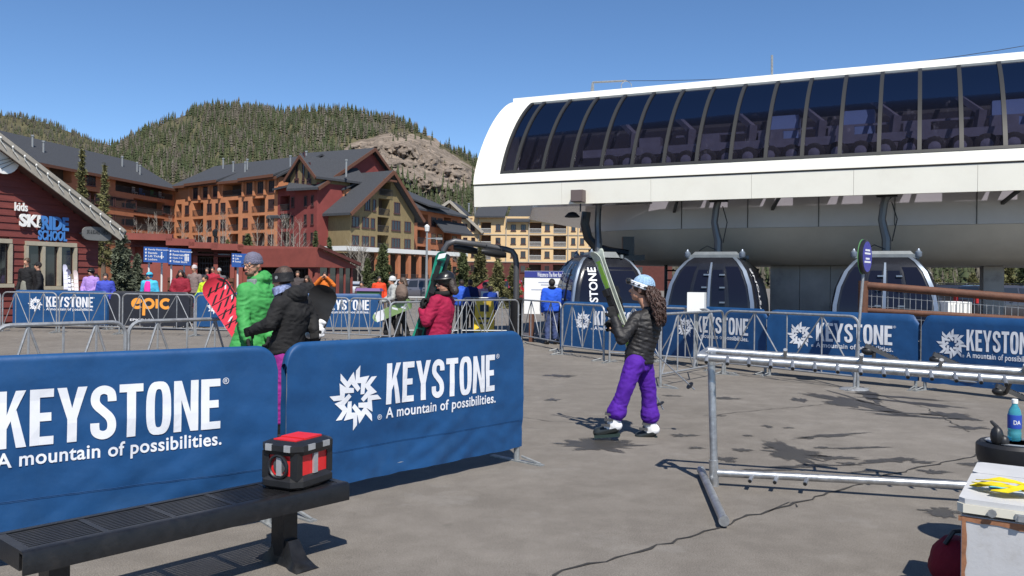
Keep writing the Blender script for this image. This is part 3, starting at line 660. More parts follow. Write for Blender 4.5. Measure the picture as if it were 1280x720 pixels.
for px, py in ((586,262),(594,266),(600,264)): pipe(r6, P(px, py+3, f6.a.y+3), 1.8, .2)
# ================================================================== GONDOLA STATION
SO = GX(590, 22.6); SE = GX(1280, 17.1); se = (SE-SO).normalized(); sn = V((-se.y, se.x, 0))
def S(u, d, z): return SO+se*u+sn*d+V((0,0,z))
UL = 17.5
ST = thing('gondola_station', 'white gondola lift station with long curved tinted glass canopy', 'lift station', tuple(S(8, 5, 0)))
def prof(t):      # t 0..1 along the curved canopy side
    a = t*math.pi/2; p = 2/1.47
    return 2.5*(1-math.cos(a)**p), 4.2+2.7*math.sin(a)**p
TT = [.0,.06,.12,.18,.25,.32,.4,.48,.56,.64,.72,.8,.88,.95,1.0]
def shell(m, u0, u1, t0, t1, o0=0, o1=.09, mirror=False, n=14):
    ts = [t0+(t1-t0)*i/n for i in range(n+1)]; rg = []
    for u in (u0, u1):
        out, inn = [], []
        for t in ts:
            d, z = prof(t); d2, z2 = prof(min(1, t+.01)); d1, z1 = prof(max(0, t-.01)); nx, nz = -(z2-z1), (d2-d1); l = math.hypot(nx, nz); nx /= l; nz /= l
            for lst, oo in ((out, o0), (inn, o1)):
                dd, zz = d-nx*oo, z-nz*oo
                lst.append(S(u, 10-dd if mirror else dd, zz))
        rg.append(out+inn[::-1])
    m.loft(rg, 0)
t_w0, t_w1 = .06, .93
from bisect import bisect
def t_at_z(z):
    lo, hi = 0, 1
    for _ in range(40):
        mid = (lo+hi)/2
        if prof(mid)[1] < z: lo = mid
        else: hi = mid
    return lo
t_w0, t_w1 = t_at_z(4.46), t_at_z(6.72)
m = MB(); shell(m, 0, .8, 0, 1, 0, .1, n=18); shell(m, .8, UL, 0, t_w0, 0, .1, n=4); shell(m, .8, UL, t_w1, 1, -.015, .1, n=4)
part('canopy_shell', m, cream, ST, 30)
m = MB(); shell(m, 3.2, UL, 0, 1, 0, .1, mirror=True, n=18); part('rear_canopy_shell', m, cream, ST, 30)
m = MB(); m.hexa([S(0,2.42,6.86), S(UL,2.42,6.86), S(UL,7.5,6.86), S(3.2,7.5,6.86), S(0,2.42,7.0), S(UL,2.42,7.0), S(UL,7.5,7.0), S(3.2,7.5,7.0)]); part('roof_deck', m, white_pt, ST, None)
# panes and mullions
us = [.82]+[1.2+.8*i for i in range(21)]
for i, u in enumerate(us[:-1]):
    u2 = us[i+1]
    m = MB(); shell(m, u+.04, u2-.04, t_w0+.01, t_w1-.012, .03, .045, n=10); part('pane', m, canglass, ST, 30)
for u in us:
    m = MB(); shell(m, u-.042, u+.042, t_w0, t_w1-.003, -.012, .06, n=10); part('mullion', m, mull, ST, 30)
m = MB(); shell(m, .84, UL, t_w0+.001, t_w0+.022, -.012, .05, n=2); part('sill_rail', m, mull, ST, 30)
# fascia panels under the shell
edges = [0, 2.55, 4.9, 7.3, 9.5, 11.9, 14.4, UL]
for a, b in zip(edges[:-1], edges[1:]):
    m = MB(); g = .003
    m.hexa([S(a+g,.07,3.6), S(b-g,.07,3.6), S(b-g,.17,3.6), S(a+g,.17,3.6), S(a+g,.03,4.16), S(b-g,.03,4.16), S(b-g,.13,4.16), S(a+g,.13,4.16)]); part('fascia_panel', m, cream, ST, None)
    if a > 2.5:
        m = MB(); m.hexa([S(a+g,9.76,3.6), S(b-g,9.76,3.6), S(b-g,9.86,3.6), S(a+g,9.86,3.6), S(a+g,9.87,4.16), S(b-g,9.87,4.16), S(b-g,9.97,4.16), S(a+g,9.97,4.16)]); part('fascia_panel', m, cream, ST, None)
m = MB(); m.bar(S(.02,.13,4.172), S(UL,.13,4.172), .1, .02); part('fascia_joint', m, mull, ST, None)
# machinery deck seen through the glass
m = MB(); m.hexa([S(2.6,.16,4.3), S(UL,.16,4.3), S(UL,1.18,4.3), S(2.6,1.18,4.3), S(2.6,.16,4.38), S(UL,.16,4.38), S(UL,1.18,4.38), S(2.6,1.18,4.38)]); part('machinery_deck', m, machine, ST, None)
for i in range(27):
    u = 3.6+.5*i; m = MB(); m.lathe([(.05,-.07),(.2,-.09),(.25,-.06),(.25,.06),(.2,.09),(.05,.07)], S(u, .75, 4.66), 14, 0, sn); tq = part('drive_tyre', m, tyre_m, ST)
    m = MB(); m.lathe([(.03,-.13),(.13,-.11),(.13,-.06),(.03,-.05)], S(u, .75, 4.66), 10, 0, sn); part('hub', m, machine, tq)
m = MB(); m.bar(S(2.8,.95,4.98), S(UL,.95,4.98), .14, .2); part('tyre_beam', m, machine, ST, None)
m = MB(); m.bar(S(5.2,1.25,5.35), S(UL,1.25,5.35), .05, .05); part('catwalk_rail', m, machine, ST, None)
for i, u in enumerate((4.0,5.5,7.0,8.6,10.2,11.9,13.4,15)):
    m = MB(); m.bar(S(u,1.3,4.38), S(u+.12,1.15,5.5), .2, .12); m.bar(S(u+.12,1.15,5.45), S(u-.45,1.5,6.0), .16, .12); m.obox(S(u+.55,1.2,5.15), se*.28, sn*.1, V((0,0,.2))); part('machine_bracket', m, machine, ST, None)
for u in (7.8, 9.5, 12.6, 14.2):
    m = MB(); m.obox(S(u,1.7,5.4), se*.35, sn*.2, V((0,0,.35))); part('control_cabinet', m, mat('cabinet_blue', (.2,.3,.5), .5) if 'cabinet_blue' not in bpy.data.materials else bpy.data.materials['cabinet_blue'], ST, None)
# inner body: stadium plan with rounded left end, vertical wall, sloping belly
def stad(r, z, dmid=5.0, uc=4.65, n=20):
    pts = [S(UL, dmid-r, z)]
    for k in range(n+1):
        a = -math.pi/2-math.pi*k/n; pts.append(S(uc+r*math.cos(a), dmid+r*math.sin(a), z))
    return pts+[S(UL, dmid+r, z)]
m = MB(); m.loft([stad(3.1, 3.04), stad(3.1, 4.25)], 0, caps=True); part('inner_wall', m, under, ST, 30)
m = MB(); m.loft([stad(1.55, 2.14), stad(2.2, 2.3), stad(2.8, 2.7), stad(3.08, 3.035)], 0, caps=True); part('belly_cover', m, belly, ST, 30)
m = MB()
for u in (5.2, 6.9, 8.6, 10.3, 12.0, 13.7): m.obox(S(u,1.888,3.64), se*.008, sn*.008, V((0,0,.6)))
part('wall_joint', m, mull, ST, None)
m = MB(); zz = V((0,0,3.72)); m.prism([S(.9,1.92,3.72), S(4.6,1.92,3.72), S(4.6,9.7,3.72), GX(737,34)+zz, GX(661,28.6)+zz], (0,0,.08)); part('soffit', m, soff, ST, None)
m = MB(); m.hexa([S(.1,2.5,4.3), S(UL,2.5,4.3), S(UL,2.56,4.3), S(.1,2.56,4.3), S(.1,2.5,6.84), S(UL,2.5,6.84), S(UL,2.56,6.84), S(.1,2.56,6.84)]); part('added_dark_backing', m, mat('interior_shade', (.02,.02,.028), .7), ST, None)  # added sheet, coloured dark as the unlit interior, hides sky behind the panes
m = MB(); m.hexa([S(.12,.35,4.5), S(.18,.35,4.5), S(.18,2.5,4.5), S(.12,2.5,4.5), S(.12,1.9,6.5), S(.18,1.9,6.5), S(.18,2.5,6.8), S(.12,2.5,6.8)]); part('end_panel', m, white_pt, ST, None)
m = MB(); m.hexa([S(4.7,8.15,3.72), S(UL,8.15,3.72), S(UL,9.72,3.72), S(4.7,9.72,3.72), S(4.7,8.15,3.8), S(UL,8.15,3.8), S(UL,9.72,3.8), S(4.7,9.72,3.8)]); part('rear_soffit', m, soff, ST, None)
# concrete base, panel by panel
for i in range(4):
    a = 7.15+.78*i; m = MB(); m.hexa([S(a+.006,4.0,0), S(a+.774,4.0,0), S(a+.774,5.9,0), S(a+.006,5.9,0), S(a+.006,4.0,2.13), S(a+.774,4.0,2.13), S(a+.774,5.9,2.13), S(a+.006,5.9,2.13)]); part('concrete_base', m, conc, ST, None)
m = MB(); m.hexa([S(12.3,4.2,0), S(12.75,4.2,0), S(12.75,5.6,0), S(12.3,5.6,0), S(12.3,4.2,2.13), S(12.75,4.2,2.13), S(12.75,5.6,2.13), S(12.3,5.6,2.13)]); part('support_column', m, conc, ST, None)
# service ladder and dark stair at the left of the base
m = MB()
for o in (-.25, .25): m.tube([S(4.4+o,4.3,.02), S(4.4+o,4.3,2.4)], .05, 6)
for k in range(8): m.tube([S(4.15,4.3,.3+.28*k), S(4.65,4.3,.3+.28*k)], .025, 6)
part('ladder', m, black_m, ST)
m = MB()
for k in range(6): m.obox(S(5.3+.22*k,4.4,.15+.32*k), se*.16, sn*.5, V((0,0,.04)))
m.bar(S(5.1,3.88,.05), S(6.6,3.88,2.1), .08, .28); m.bar(S(5.1,4.92,.05), S(6.6,4.92,2.1), .08, .28); part('stair', m, black_m, ST, None)
# lift rail carrying the cabins + supports
m = MB(); m.bar(S(2.8,.95,3.82), S(UL,.95,3.82), .1, .1)
for u in (5, 7.5, 10, 12.5, 15): m.bar(S(u,.95,3.84), S(u,1.9,3.95), .1, .1); m.bar(S(u+.35,.95,3.8), S(u,1.9,3.5), .07, .07)
part('cabin_rail', m, black_m, ST, None)
# floodlight fixed to the fascia
m = MB(); q = S(3.05,.0,3.78); m.obox(q-sn*.06, se*.16, sn*.12, V((0,0,.15))); m.obox(q-sn*.19, se*.145, sn*.012, V((0,0,.135))); fl = part('floodlight', m, mat('lamp_housing', (.12,.09,.085), .55), ST, None)
m = MB(); m.tube([S(3.05,.1,3.62), S(3.05,.1,3.4)], .02, 6); m.lathe([(.02,.12),(.1,.1),(.2,.0),(.19,-.02),(.02,.06)], S(2.75,.3,3.3), 14); part('loudspeaker_horn', m, black_p, ST)
# little cable mast, whip aerial and line on the roof
m = MB(); b0 = P(737,119,24.5); m.tube([b0-V((0,0,.35)), P(741,103,24.5)], .035, 6); m.tube([b0+V((.12,0,-.35)), P(741,103,24.5)], .035, 6); m.tube([P(741,103,24.5), P(783,101,24.0)], .03, 6)
c = P(783,108,24.0); m.tube([c+V((.15*math.cos(a), 0, .15*math.sin(a))) for a in np.linspace(0, 6.0, 14)], .012, 5); part('cable_mast', m, galv_d, ST)
m = MB(); m.tube([P(965,104,22.2), P(965,69,22.2)], .03, 6); part('aerial', m, galv_d, ST)
m = MB(); A, B = P(783,101,24.0), P(1300,54,21.0); m.tube([A.lerp(B, t)-V((0,0,.25*4*t*(1-t))) for t in np.linspace(0, 1, 12)], .008, 4); part('roof_cable', m, black_p, ST)
# ------------------------------------------------------------------ gondola cabins
def cabin(root):
    # local: x along track, -y outward (door face), z up from floor 0
    lev = [(0,.86,.8),(.12,1.02,.95),(.5,1.1,1.02),(.95,1.085,1.0),(1.35,1.01,.93),(1.7,.87,.8),(1.92,.7,.66),(2.02,.58,.54)]
    def wd(z): zs = [l[0] for l in lev]; return float(np.interp(z, zs, [l[1] for l in lev])), float(np.interp(z, zs, [l[2] for l in lev]))
    def ring(x, y, k=.14, n=5):
        pts = []
        for sx, sy, a0 in ((1,-1,-90),(1,1,0),(-1,1,90),(-1,-1,180)):
            for i in range(n):
                a = math.radians(a0+90*i/(n-1)); pts.append((sx*(x-k)+k*math.cos(a), sy*(y-k)+k*math.sin(a)))
        return pts
    zz = [0,.06,.12,.3,.5,.7,.95,1.15,1.35,1.55,1.7,1.82,1.92,2.02]
    m = MB(); m.loft([[(x, y, z) for x, y in ring(*wd(z))] for z in zz]); part('body', m, cabdark, root, 30)
    # silver corner ribs following the egg-shaped section
    for sx in (-1, 1):
        for sy in (-1, 1):
            m = MB(); rg = []
            for z in zz:
                x, y = wd(z); x += .012; y += .012; w = .085
                rg.append([(sx*(x-.05), sy*y, z), (sx*(x-.05-w), sy*(y+.01), z), (sx*(x-.05-w), sy*(y-.06), z), (sx*(x-.05), sy*(y-.06), z)])
            m.loft([r if sx*sy < 0 else r[::-1] for r in rg]); part('corner_rib', m, cabsilver, root, 50)
    # door leaves and panes on the door face, side panes
    def panel(name, x0f, x1f, z0, z1, mt, out, face='door', par=None, n=9):
        m = MB(); R = []
        for i in range(n+1):
            z = z0+(z1-z0)*i/n; x, y = wd(z); hx, hy = x-.15, y-.13
            if face == 'door': q = [(x0f*hx, -y-out, z), (x1f*hx, -y-out, z), (x1f*hx, -y-out+.012, z), (x0f*hx, -y-out+.012, z)]
            elif face == 'rear': q = [(x1f*hx, y+out, z), (x0f*hx, y+out, z), (x0f*hx, y+out-.012, z), (x1f*hx, y+out-.012, z)]
            else: q = [(face*(x+out), face*x0f*hy, z), (face*(x+out), face*x1f*hy, z), (face*(x+out-.012), face*x1f*hy, z), (face*(x+out-.012), face*x0f*hy, z)]
            R.append(q)
        m.loft(R); return part(name, m, mt, par or root, 50)
    for a, b in ((-.46,-.03),(.03,.46)):
        dl = panel('door', a, b, .06, 1.86, cabdark, .02); w = b-a
        panel('door_pane', a+.05, b-.05, .85, 1.72, cabglass, .034, par=dl)
        panel('door_pane', a+.05, b-.05, .2, .78, cabglass, .034, par=dl)
        for z in (.55, .95, 1.3, 1.6): m = MB(); x, y = wd(z); m.obox(((a+b)/2*(x-.15)+.1, -y-.06, z), (.06,0,0), (0,.02,0), (0,0,.018)); part('ski_holder', m, cabsilver, dl, None)
    panel('centre_post', -.035, .035, .04, 1.9, cabsilver, .04)
    for a, b in ((-.97,-.52),(.52,.97)): panel('side_pane', a, b, .35, 1.8, cabglass, .012)
    for f in (-1, 1): panel('end_pane', -.96, .96, .4, 1.78, cabglass, .012, f)
    panel('rear_pane', -.96, .96, .4, 1.78, cabglass, .012, 'rear')
    # roof platform with corner fittings
    m = MB(); m.hexa([(-.64,-.36,2.02),(.64,-.36,2.02),(.64,.36,2.02),(-.64,.36,2.02),(-.5,-.3,2.17),(.5,-.3,2.17),(.5,.3,2.17),(-.5,.3,2.17)])
    m.bar((-.68,-.4,2.05), (.68,-.4,2.05), .07, .09); m.bar((-.68,.4,2.05), (.68,.4,2.05), .07, .09); part('roof_platform', m, mat('cabin_roof', (.2,.215,.22), .45, .3, .15, 5) if 'cabin_roof' not in bpy.data.materials else bpy.data.materials['cabin_roof'], root, None)
    for sx in (-1, 1):
        m = MB(); m.lathe([(.06,-.07),(.075,-.04),(.075,.04),(.05,.06),(.02,.12)], (sx*.66,-.4,2.1), 10); part('corner_fitting', m, cabsilver, root)
    # curved hanger arm, grip and damper cable
    m = MB(); m.tube([(.0,0,2.1),(.0,0,2.45),(-.05,0,2.65),(-.1,.0,2.9),(-.06,0,3.25),(0,0,3.5)], .085, 8, rs=[.1,.1,.09,.085,.085,.09]); part('hanger', m, mat('hanger_grey', (.14,.145,.15), .4, .5) if 'hanger_grey' not in bpy.data.materials else bpy.data.materials['hanger_grey'], root, 40)
    m = MB(); m.obox((0,0,3.5), (.22,0,0), (0,.1,0), (0,0,.09)); m.lathe([(.02,-.05),(.11,-.04),(.11,.04),(.02,.05)], (.2,-.1,3.55), 12, 0, (0,1,0)); m.lathe([(.02,-.05),(.11,-.04),(.11,.04),(.02,.05)], (-.2,-.1,3.55), 12, 0, (0,1,0)); part('grip', m, black_m, root)
    m = MB(); m.tube([(.02,-.08,2.2),(-.25,-.1,2.32),(-.45,-.1,2.2)], .012, 5); m.tube([(.1,0,3.3),(.22,-.03,2.9),(.12,0,2.4)], .014, 5); part('damper_cable', m, black_p, root)
    m = MB(); fn = lambda u, z: (wd(u+.25)[0]+.018, z, u+.25)      # reads downwards on the end pane
    put_text(m, 'KEYSTONE', .42, 1.76, .36, .58, lambda u, z: (wd(u)[0]+.026, -z, u), .02); part('lettering', m, white_pr, root, None)
def place_cabin(u, d, rz, label, z=.22):
    p = S(u, d, z); o = thing('gondola_cabin', label, 'gondola cabin', tuple(p), rz, 'gondola cabins under the station', local=True); return o
ang = math.atan2(se.y, se.x)
c3 = place_cabin(10.15, 1.0, ang, 'dark gondola cabin behind the wooden rail fence and round sign'); cabin(c3)
def cab_copy(u, d, rz, label):
    r = copy_tree(c3); r.location = S(u, d, .22); r.rotation_euler.z = rz; r['label'] = label; return r
cab_copy(6.35, 1.0, ang, 'middle gondola cabin with silver ribs, right of the walking skier')
cab_copy(3.3, .8, ang-math.radians(52), 'gondola cabin turned sideways behind the raised skis of the walking skier')
# dark curved launch arm of the turning cabin
m = MB(); m.tube([P(733,265,22.0), P(731,280,22.0), P(735,297,22.0), P(745,309,22.0), P(760,314,22.0), P(785,318,22.0)], .12, 8); m.bar(P(785,296,22.2), P(785,330,22.2), .22, .3)
m.bar(P(727,326,21.9), P(806,322,21.7), .25, .14); part('turnaround_arm', m, black_m, ST)
# white junction box on a post by the barriers
# ================================================================== KIDS SKI SCHOOL
fs = Fac(0, 27, 122, 30)
SC = thing('ski_school_building', 'dark red clapboard ski school building with taupe gable trim', 'building', tuple(fs.at(0, 0)))
zc, pitch = 3.4, .62; UR = -5.6                    # eave height at right corner, gable slope, apex position
def rake(u): return zc+pitch*(fs.L-u) if u > UR else zc+pitch*(fs.L-UR)-pitch*(UR-u)
wins = [(fs.u(31), fs.u(92), fs.z(60,358), fs.z(60,307)), (fs.u(-40), fs.u(11), fs.z(0,355), fs.z(0,303))]
ULl = -14.0
back = MB(); back.prism([fs.at(ULl, 0, -.06), fs.at(fs.L, 0, -.06), fs.at(fs.L, zc, -.06), fs.at(UR, rake(UR), -.06), fs.at(ULl, rake(ULl), -.06)], -fs.n*9); part('wall', back, siding_r, SC, None)
k = 0; z = .1
while z < rake(UR)-.2:
    h = .23
    uR = fs.L if z+h < zc else fs.L-(z+h-zc)/pitch
    uL = max(ULl, UR-(rake(UR)-(z+h))/pitch) if z+h > rake(ULl) else ULl
    segs = [(uL, uR)]
    for wa, wb, wz0, wz1 in wins:
        if z+h > wz0 and z < wz1:
            ns = []
            for a, b in segs:
                if wa > a: ns.append((a, min(b, wa)))
                if wb < b: ns.append((max(a, wb), b))
            segs = [(a, b) for a, b in ns if b-a > .05]
    for a, b in segs:
        m = MB(); j = random.uniform(0, .006)
        m.hexa([fs.at(a, z, .035+j), fs.at(b, z, .035+j), fs.at(b, z, -.055), fs.at(a, z, -.055), fs.at(a, z+h+.005, .004), fs.at(b, z+h+.005, .004), fs.at(b, z+h+.005, -.055), fs.at(a, z+h+.005, -.055)]); part('clapboard', m, siding_r, SC, None)
    z += h
for wa, wb, z0, z1 in wins:
    m = MB()
    m.bar(fs.at(wa-.03, z1+.05, .06), fs.at(wb+.03, z1+.05, .06), .14, .14); m.bar(fs.at(wa-.08, z0-.05, .08), fs.at(wb+.08, z0-.05, .08), .2, .12)
    for i in range(4): u = wa+(wb-wa)*i/3; m.bar(fs.at(u, z0+.02, .06), fs.at(u, z1-.03, .06), .1, .12, up=(fs.n.x, fs.n.y, 0))
    w = part('window', m, frame_tan, SC, None)
    for i in range(3):
        a, b = wa+(wb-wa)*i/3+.08, wa+(wb-wa)*(i+1)/3-.08; m = MB(); m.obox(fs.at((a+b)/2, (z0+z1)/2, -.02), fs.d*((b-a)/2), fs.n*.01, V((0,0,(z1-z0)/2-.03))); part('pane', m, glassd, w, None)
m = MB(); ov = .6; oe = .55
E = fs.at(fs.L+oe, rake(fs.L+oe)+.32, ov); A = fs.at(UR, rake(UR)+.32, ov); Lf = fs.at(ULl-1, rake(ULl-1)+.32, ov); run = -fs.n*11
slab_roof(m, [E, E+run, A+run, A], .16); slab_roof(m, [A+V((0,0,.002)), A+run+V((0,0,.002)), Lf+run, Lf], .16); rf = part('roof', m, mat('roof_dark', (.03,.035,.032), .8, 0, .2, 4), SC, None)
m = MB(); dz = V((0,0,.3)); m.bar(E-dz+fs.n*.03, A-dz+fs.n*.03, .06, .42); m.bar(A-dz+fs.n*.035, Lf-dz+fs.n*.035, .06, .42); part('rake_board', m, taupe, SC, None)
m = MB(); dz = V((0,0,.14)); m.bar(E-dz+fs.n*.08, A-dz+fs.n*.08, .05, .13); m.bar(A-dz+fs.n*.085, Lf-dz+fs.n*.085, .05, .13); part('rake_cap', m, taupe, SC, None)
m = MB(); Ld = (A-E).normalized(); n = int((A-E).length/.45)
for i in range(n):
    c = E+(A-E)*((i+.5)/n)-V((0,0,.2))+fs.n*.1; m.tube([c, c+V((0,0,-.1)), c+V((0,0,-.2))-Ld*.2], .012, 5)
    m.ell(c, (.035,.035,.045), 0, 6, 5)
part('string_lights', m, mat('bulb_white', (.7,.7,.66), .4), SC)['kind'] = 'stuff'
m = MB(); slab_roof(m, [E-V((0,0,.42)), E+run-V((0,0,.42)), A+run-V((0,0,.42)), A-V((0,0,.42))], .03); part('soffit', m, mat('soffit_dark', (.1,.05,.04), .8), SC, None)
# lettering standing off the wall
def wall_text(s, px0, px1, py0, py1, mt, bold, th=.05, name='lettering'):
    u0, u1 = fs.u(px0), fs.u(px1); pm = (px0+px1)/2; z0, z1 = fs.z(pm, py1), fs.z(pm, py0)
    vs, fcs = text_geo(s, bold); m = MB()
    for k in (0, 1): m.add([fs.at(u0+(u1-u0)*a, z0+(z1-z0)*b-.0, .1+th*k) for a, b in vs], fcs)
    n = len(vs); ed = {}
    for f in fcs:
        for i in range(len(f)):
            e = (f[i], f[(i+1) % len(f)]); ed[e] = 1
    for (a, b) in ed:
        if (b, a) not in ed: m.f.append((a, b, n+b, n+a)); m.m.append(0)
    part(name, m, mt, SC, None)
blue_l = mat('letter_blue', (.06,.2,.5), .45)
wall_text('kids', 14.5, 30.5, 253.5, 264, white_pt, .015); wall_text('SKI', 20.5, 46.5, 268, 284, white_pt, .045); wall_text('&', 44, 49, 274, 283, black_p, .02, .06)
wall_text('RIDE', 48, 82, 271, 288, blue_l, .045); wall_text('SCHOOL', 44.5, 80, 288.5, 301, blue_l, .035)
# oval sign plank and round sign
m = MB(); a, b = fs.u(92), fs.u(128); z0, z1 = fs.z(110,301), fs.z(110,284); ring = []
for k in range(24):
    t = 2*math.pi*k/24; c_, s_ = math.cos(t), math.sin(t); ring.append(fs.at((a+b)/2+(b-a)/2*math.copysign(abs(c_)**.5, c_), (z0+z1)/2+(z1-z0)/2*math.copysign(abs(s_)**.6, s_), .42))
m.prism(ring, fs.n*.07); m.bar(fs.at(a+.2, (z0+z1)/2, .0), fs.at(a+.2, (z0+z1)/2, .42), .05); m.bar(fs.at(fs.L-.05, (z0+z1)/2, .0), fs.at(fs.L-.05, (z0+z1)/2, .42), .05); sgn = part('hanging_sign', m, mat('sign_grey', (.15,.15,.145), .6, 0, .1, 6), SC, None)
m = MB(); put_text(m, 'SKI & BOARD CHECK', a+.14, b-.14, z0+.22, z0+.36, lambda u, z: fs.at(u, z, .495), .02); part('sign_text', m, black_p, sgn, None)
m = MB(); m.lathe([(.01,0),(.5,0),(.5,.08),(.01,.08)], fs.at(fs.u(0)-.1, fs.z(0,199), .25), 24, 0, fs.n); rs_ = part('round_sign', m, white_pt, SC)
m = MB()
for k in range(3): m.bar(fs.at(fs.u(0)-.4+.1*k, fs.z(0,199)-.15-.1*k, .34), fs.at(fs.u(0)+.3-.05*k, fs.z(0,199)+.1-.1*k, .34), .05, .01)
part('sign_emblem', m, black_p, rs_, None)
# ================================================================== LOW RED LODGE
LG = thing('rental_lodge', 'low red wooden rental lodge with dark rack windows behind the blue signs', 'building', tuple(GX(300, 46)))
fl = Fac(163, 44, 397, 47)
def px_rect(fc, a, b, y0, y1): return (fc.u(a), fc.u(b), fc.z((a+b)/2, y1), fc.z((a+b)/2, y0))
ops = [px_rect(fl, 168,190,306,330)+(.3,), px_rect(fl, 246,267,315,350)+(1.2,), px_rect(fl, 272,288,320,352)+(1.2,), px_rect(fl, 325,356,322,350)+(1.2,), px_rect(fl, 360,386,325,352)+(1.2,)]
hts = [(163,212,293.5),(212,240,300),(240,268,304),(268,300,306),(300,397,309)]
for a, b, y in hts:
    u0, u1, zt = fl.u(a), fl.u(b), fl.z((a+b)/2, y)
    sub = [o for o in ops if o[0] >= u0-.05 and o[1] <= u1+.4]
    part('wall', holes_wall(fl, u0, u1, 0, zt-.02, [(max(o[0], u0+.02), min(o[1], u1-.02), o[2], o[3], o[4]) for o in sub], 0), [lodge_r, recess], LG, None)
    m = MB(); m.obox(fl.at((u0+u1)/2, zt-.14, .3), fl.d*((u1-u0)/2+.15), fl.n*.5, V((0,0,.16+.01*(a % 3)))); part('parapet_cap', m, lodge_r, LG, None)
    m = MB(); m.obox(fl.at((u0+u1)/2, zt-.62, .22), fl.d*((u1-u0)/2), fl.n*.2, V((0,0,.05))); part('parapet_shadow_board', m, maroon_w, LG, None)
m = MB(); A, B = fl.at(0, 0, -.02), fl.at(fl.L, 0, -.02); m.add([A, B, B-fl.n*8, A-fl.n*8]+[p+V((0,0,3.2)) for p in (A, B, B-fl.n*8, A-fl.n*8)], [(1,2,6,5),(2,3,7,6),(3,0,4,7),(4,5,6,7)]); part('back_walls', m, lodge_r, LG, None)
for o in ops[1:]:
    m = MB(); nx, nz = 6, 5
    for i in range(nx+1): u = o[0]+(o[1]-o[0])*i/nx; m.bar(fl.at(u, o[2], -.3), fl.at(u, o[3], -.3), .05, .05, up=(0,1,0))
    for j in range(nz+1): zz = o[2]+(o[3]-o[2])*j/nz; m.bar(fl.at(o[0], zz, -.3), fl.at(o[1], zz, -.3), .05, .05)
    part('rack_grid', m, rail_d, LG, None)
    m = MB(); m.bar(fl.at(o[0], o[3]+.05, .04), fl.at(o[1], o[3]+.05, .04), .08, .12); part('lintel', m, slab_w if o is ops[2] else taupe, LG, None)
fv = Fac(397, 42, 441, 44.5); zL, zR = fv.z(397,311), fv.z(441,334)
part('vestibule_wall', holes_wall(fv, 0, fv.L, 0, zR-.05, [px_rect(fv, 400,410.5,334,367)+(.08,), px_rect(fv, 412.5,421,334,367)+(.08,), px_rect(fv, 424,430.5,334,367)+(.08,), px_rect(fv, 432,439,334,367)+(.08,)], 0), [lodge_r, recess], LG, None)
for a, b in ((400,410.5),(412.5,421),(424,430.5),(432,439)):
    r = px_rect(fv, a, b, 334.2, 366.8); m = MB(); m.obox(fv.at((r[0]+r[1])/2, (r[2]+r[3])/2, -.06), fv.d*((r[1]-r[0])/2), fv.n*.01, V((0,0,(r[3]-r[2])/2))); part('glazing', m, glassd, LG, None)
m = MB(); m.prism([fv.at(-.3, zR-.06, .15), fv.at(fv.L+.1, zR-.06, .15), fv.at(fv.L+.1, zR+.05, .15), fv.at(-.1, zL+.02, .15), fv.at(-.3, zL+.02, .15)], -fv.n*5); part('vestibule_roof', m, lodge_r, LG, None)
m = MB(); m.bar(fv.at(-.3, zL+.12, .3), fv.at(fv.L+.2, zR+.15, .3), .14, .16); part('vestibule_rake', m, maroon_w, LG, None)
for px in (244,269.5,290,300.5,323.5,357.5,387.5):
    u = fl.u(px); m = MB(); m.obox(fl.at(u, 1.55, .12), fl.d*.11, fl.n*.11, V((0,0,1.55))); part('post', m, lodge_r, LG, None)
for a, b, y in ((300,397,319.5),(244,300,313.5)):
    m = MB(); m.bar(fl.at(fl.u(a), fl.z((a+b)/2, y), .2), fl.at(fl.u(b), fl.z((a+b)/2, y), .2), .22, .14); part('beam', m, maroon_w, LG, None)
m = MB(); q = fl.at(fl.u(387), fl.z(387, 320), .6); m.obox(q, (.2,0,-.12), (0,.12,0), (.05,0,.1)); fq = part('floodlight', m, white_pt, LG, None); m = MB(); m.bar(q, fl.at(fl.u(385), fl.z(387, 314), .1), .06); part('lamp_arm', m, black_p, fq, None)
# wooden deck fence rails before the lodge
RF = thing('deck_rail_fence', 'dark brown rail fence in front of the low red lodge', 'fence', tuple(GX(250, 38)))
for px in (213,234,257,289):
    m = MB(); b = GX(px, 38); m.obox(b+V((0,0,.8)), (.09,0,0), (0,.09,0), (0,0,.8)); part('post', m, wood_br, RF, None)
for zz in (.7, 1.1, 1.5):
    m = MB(); m.bar(GX(210,37.9)+V((0,0,zz)), GX(292,37.9)+V((0,0,zz)), .08, .12); part('rail', m, wood_br, RF, None)
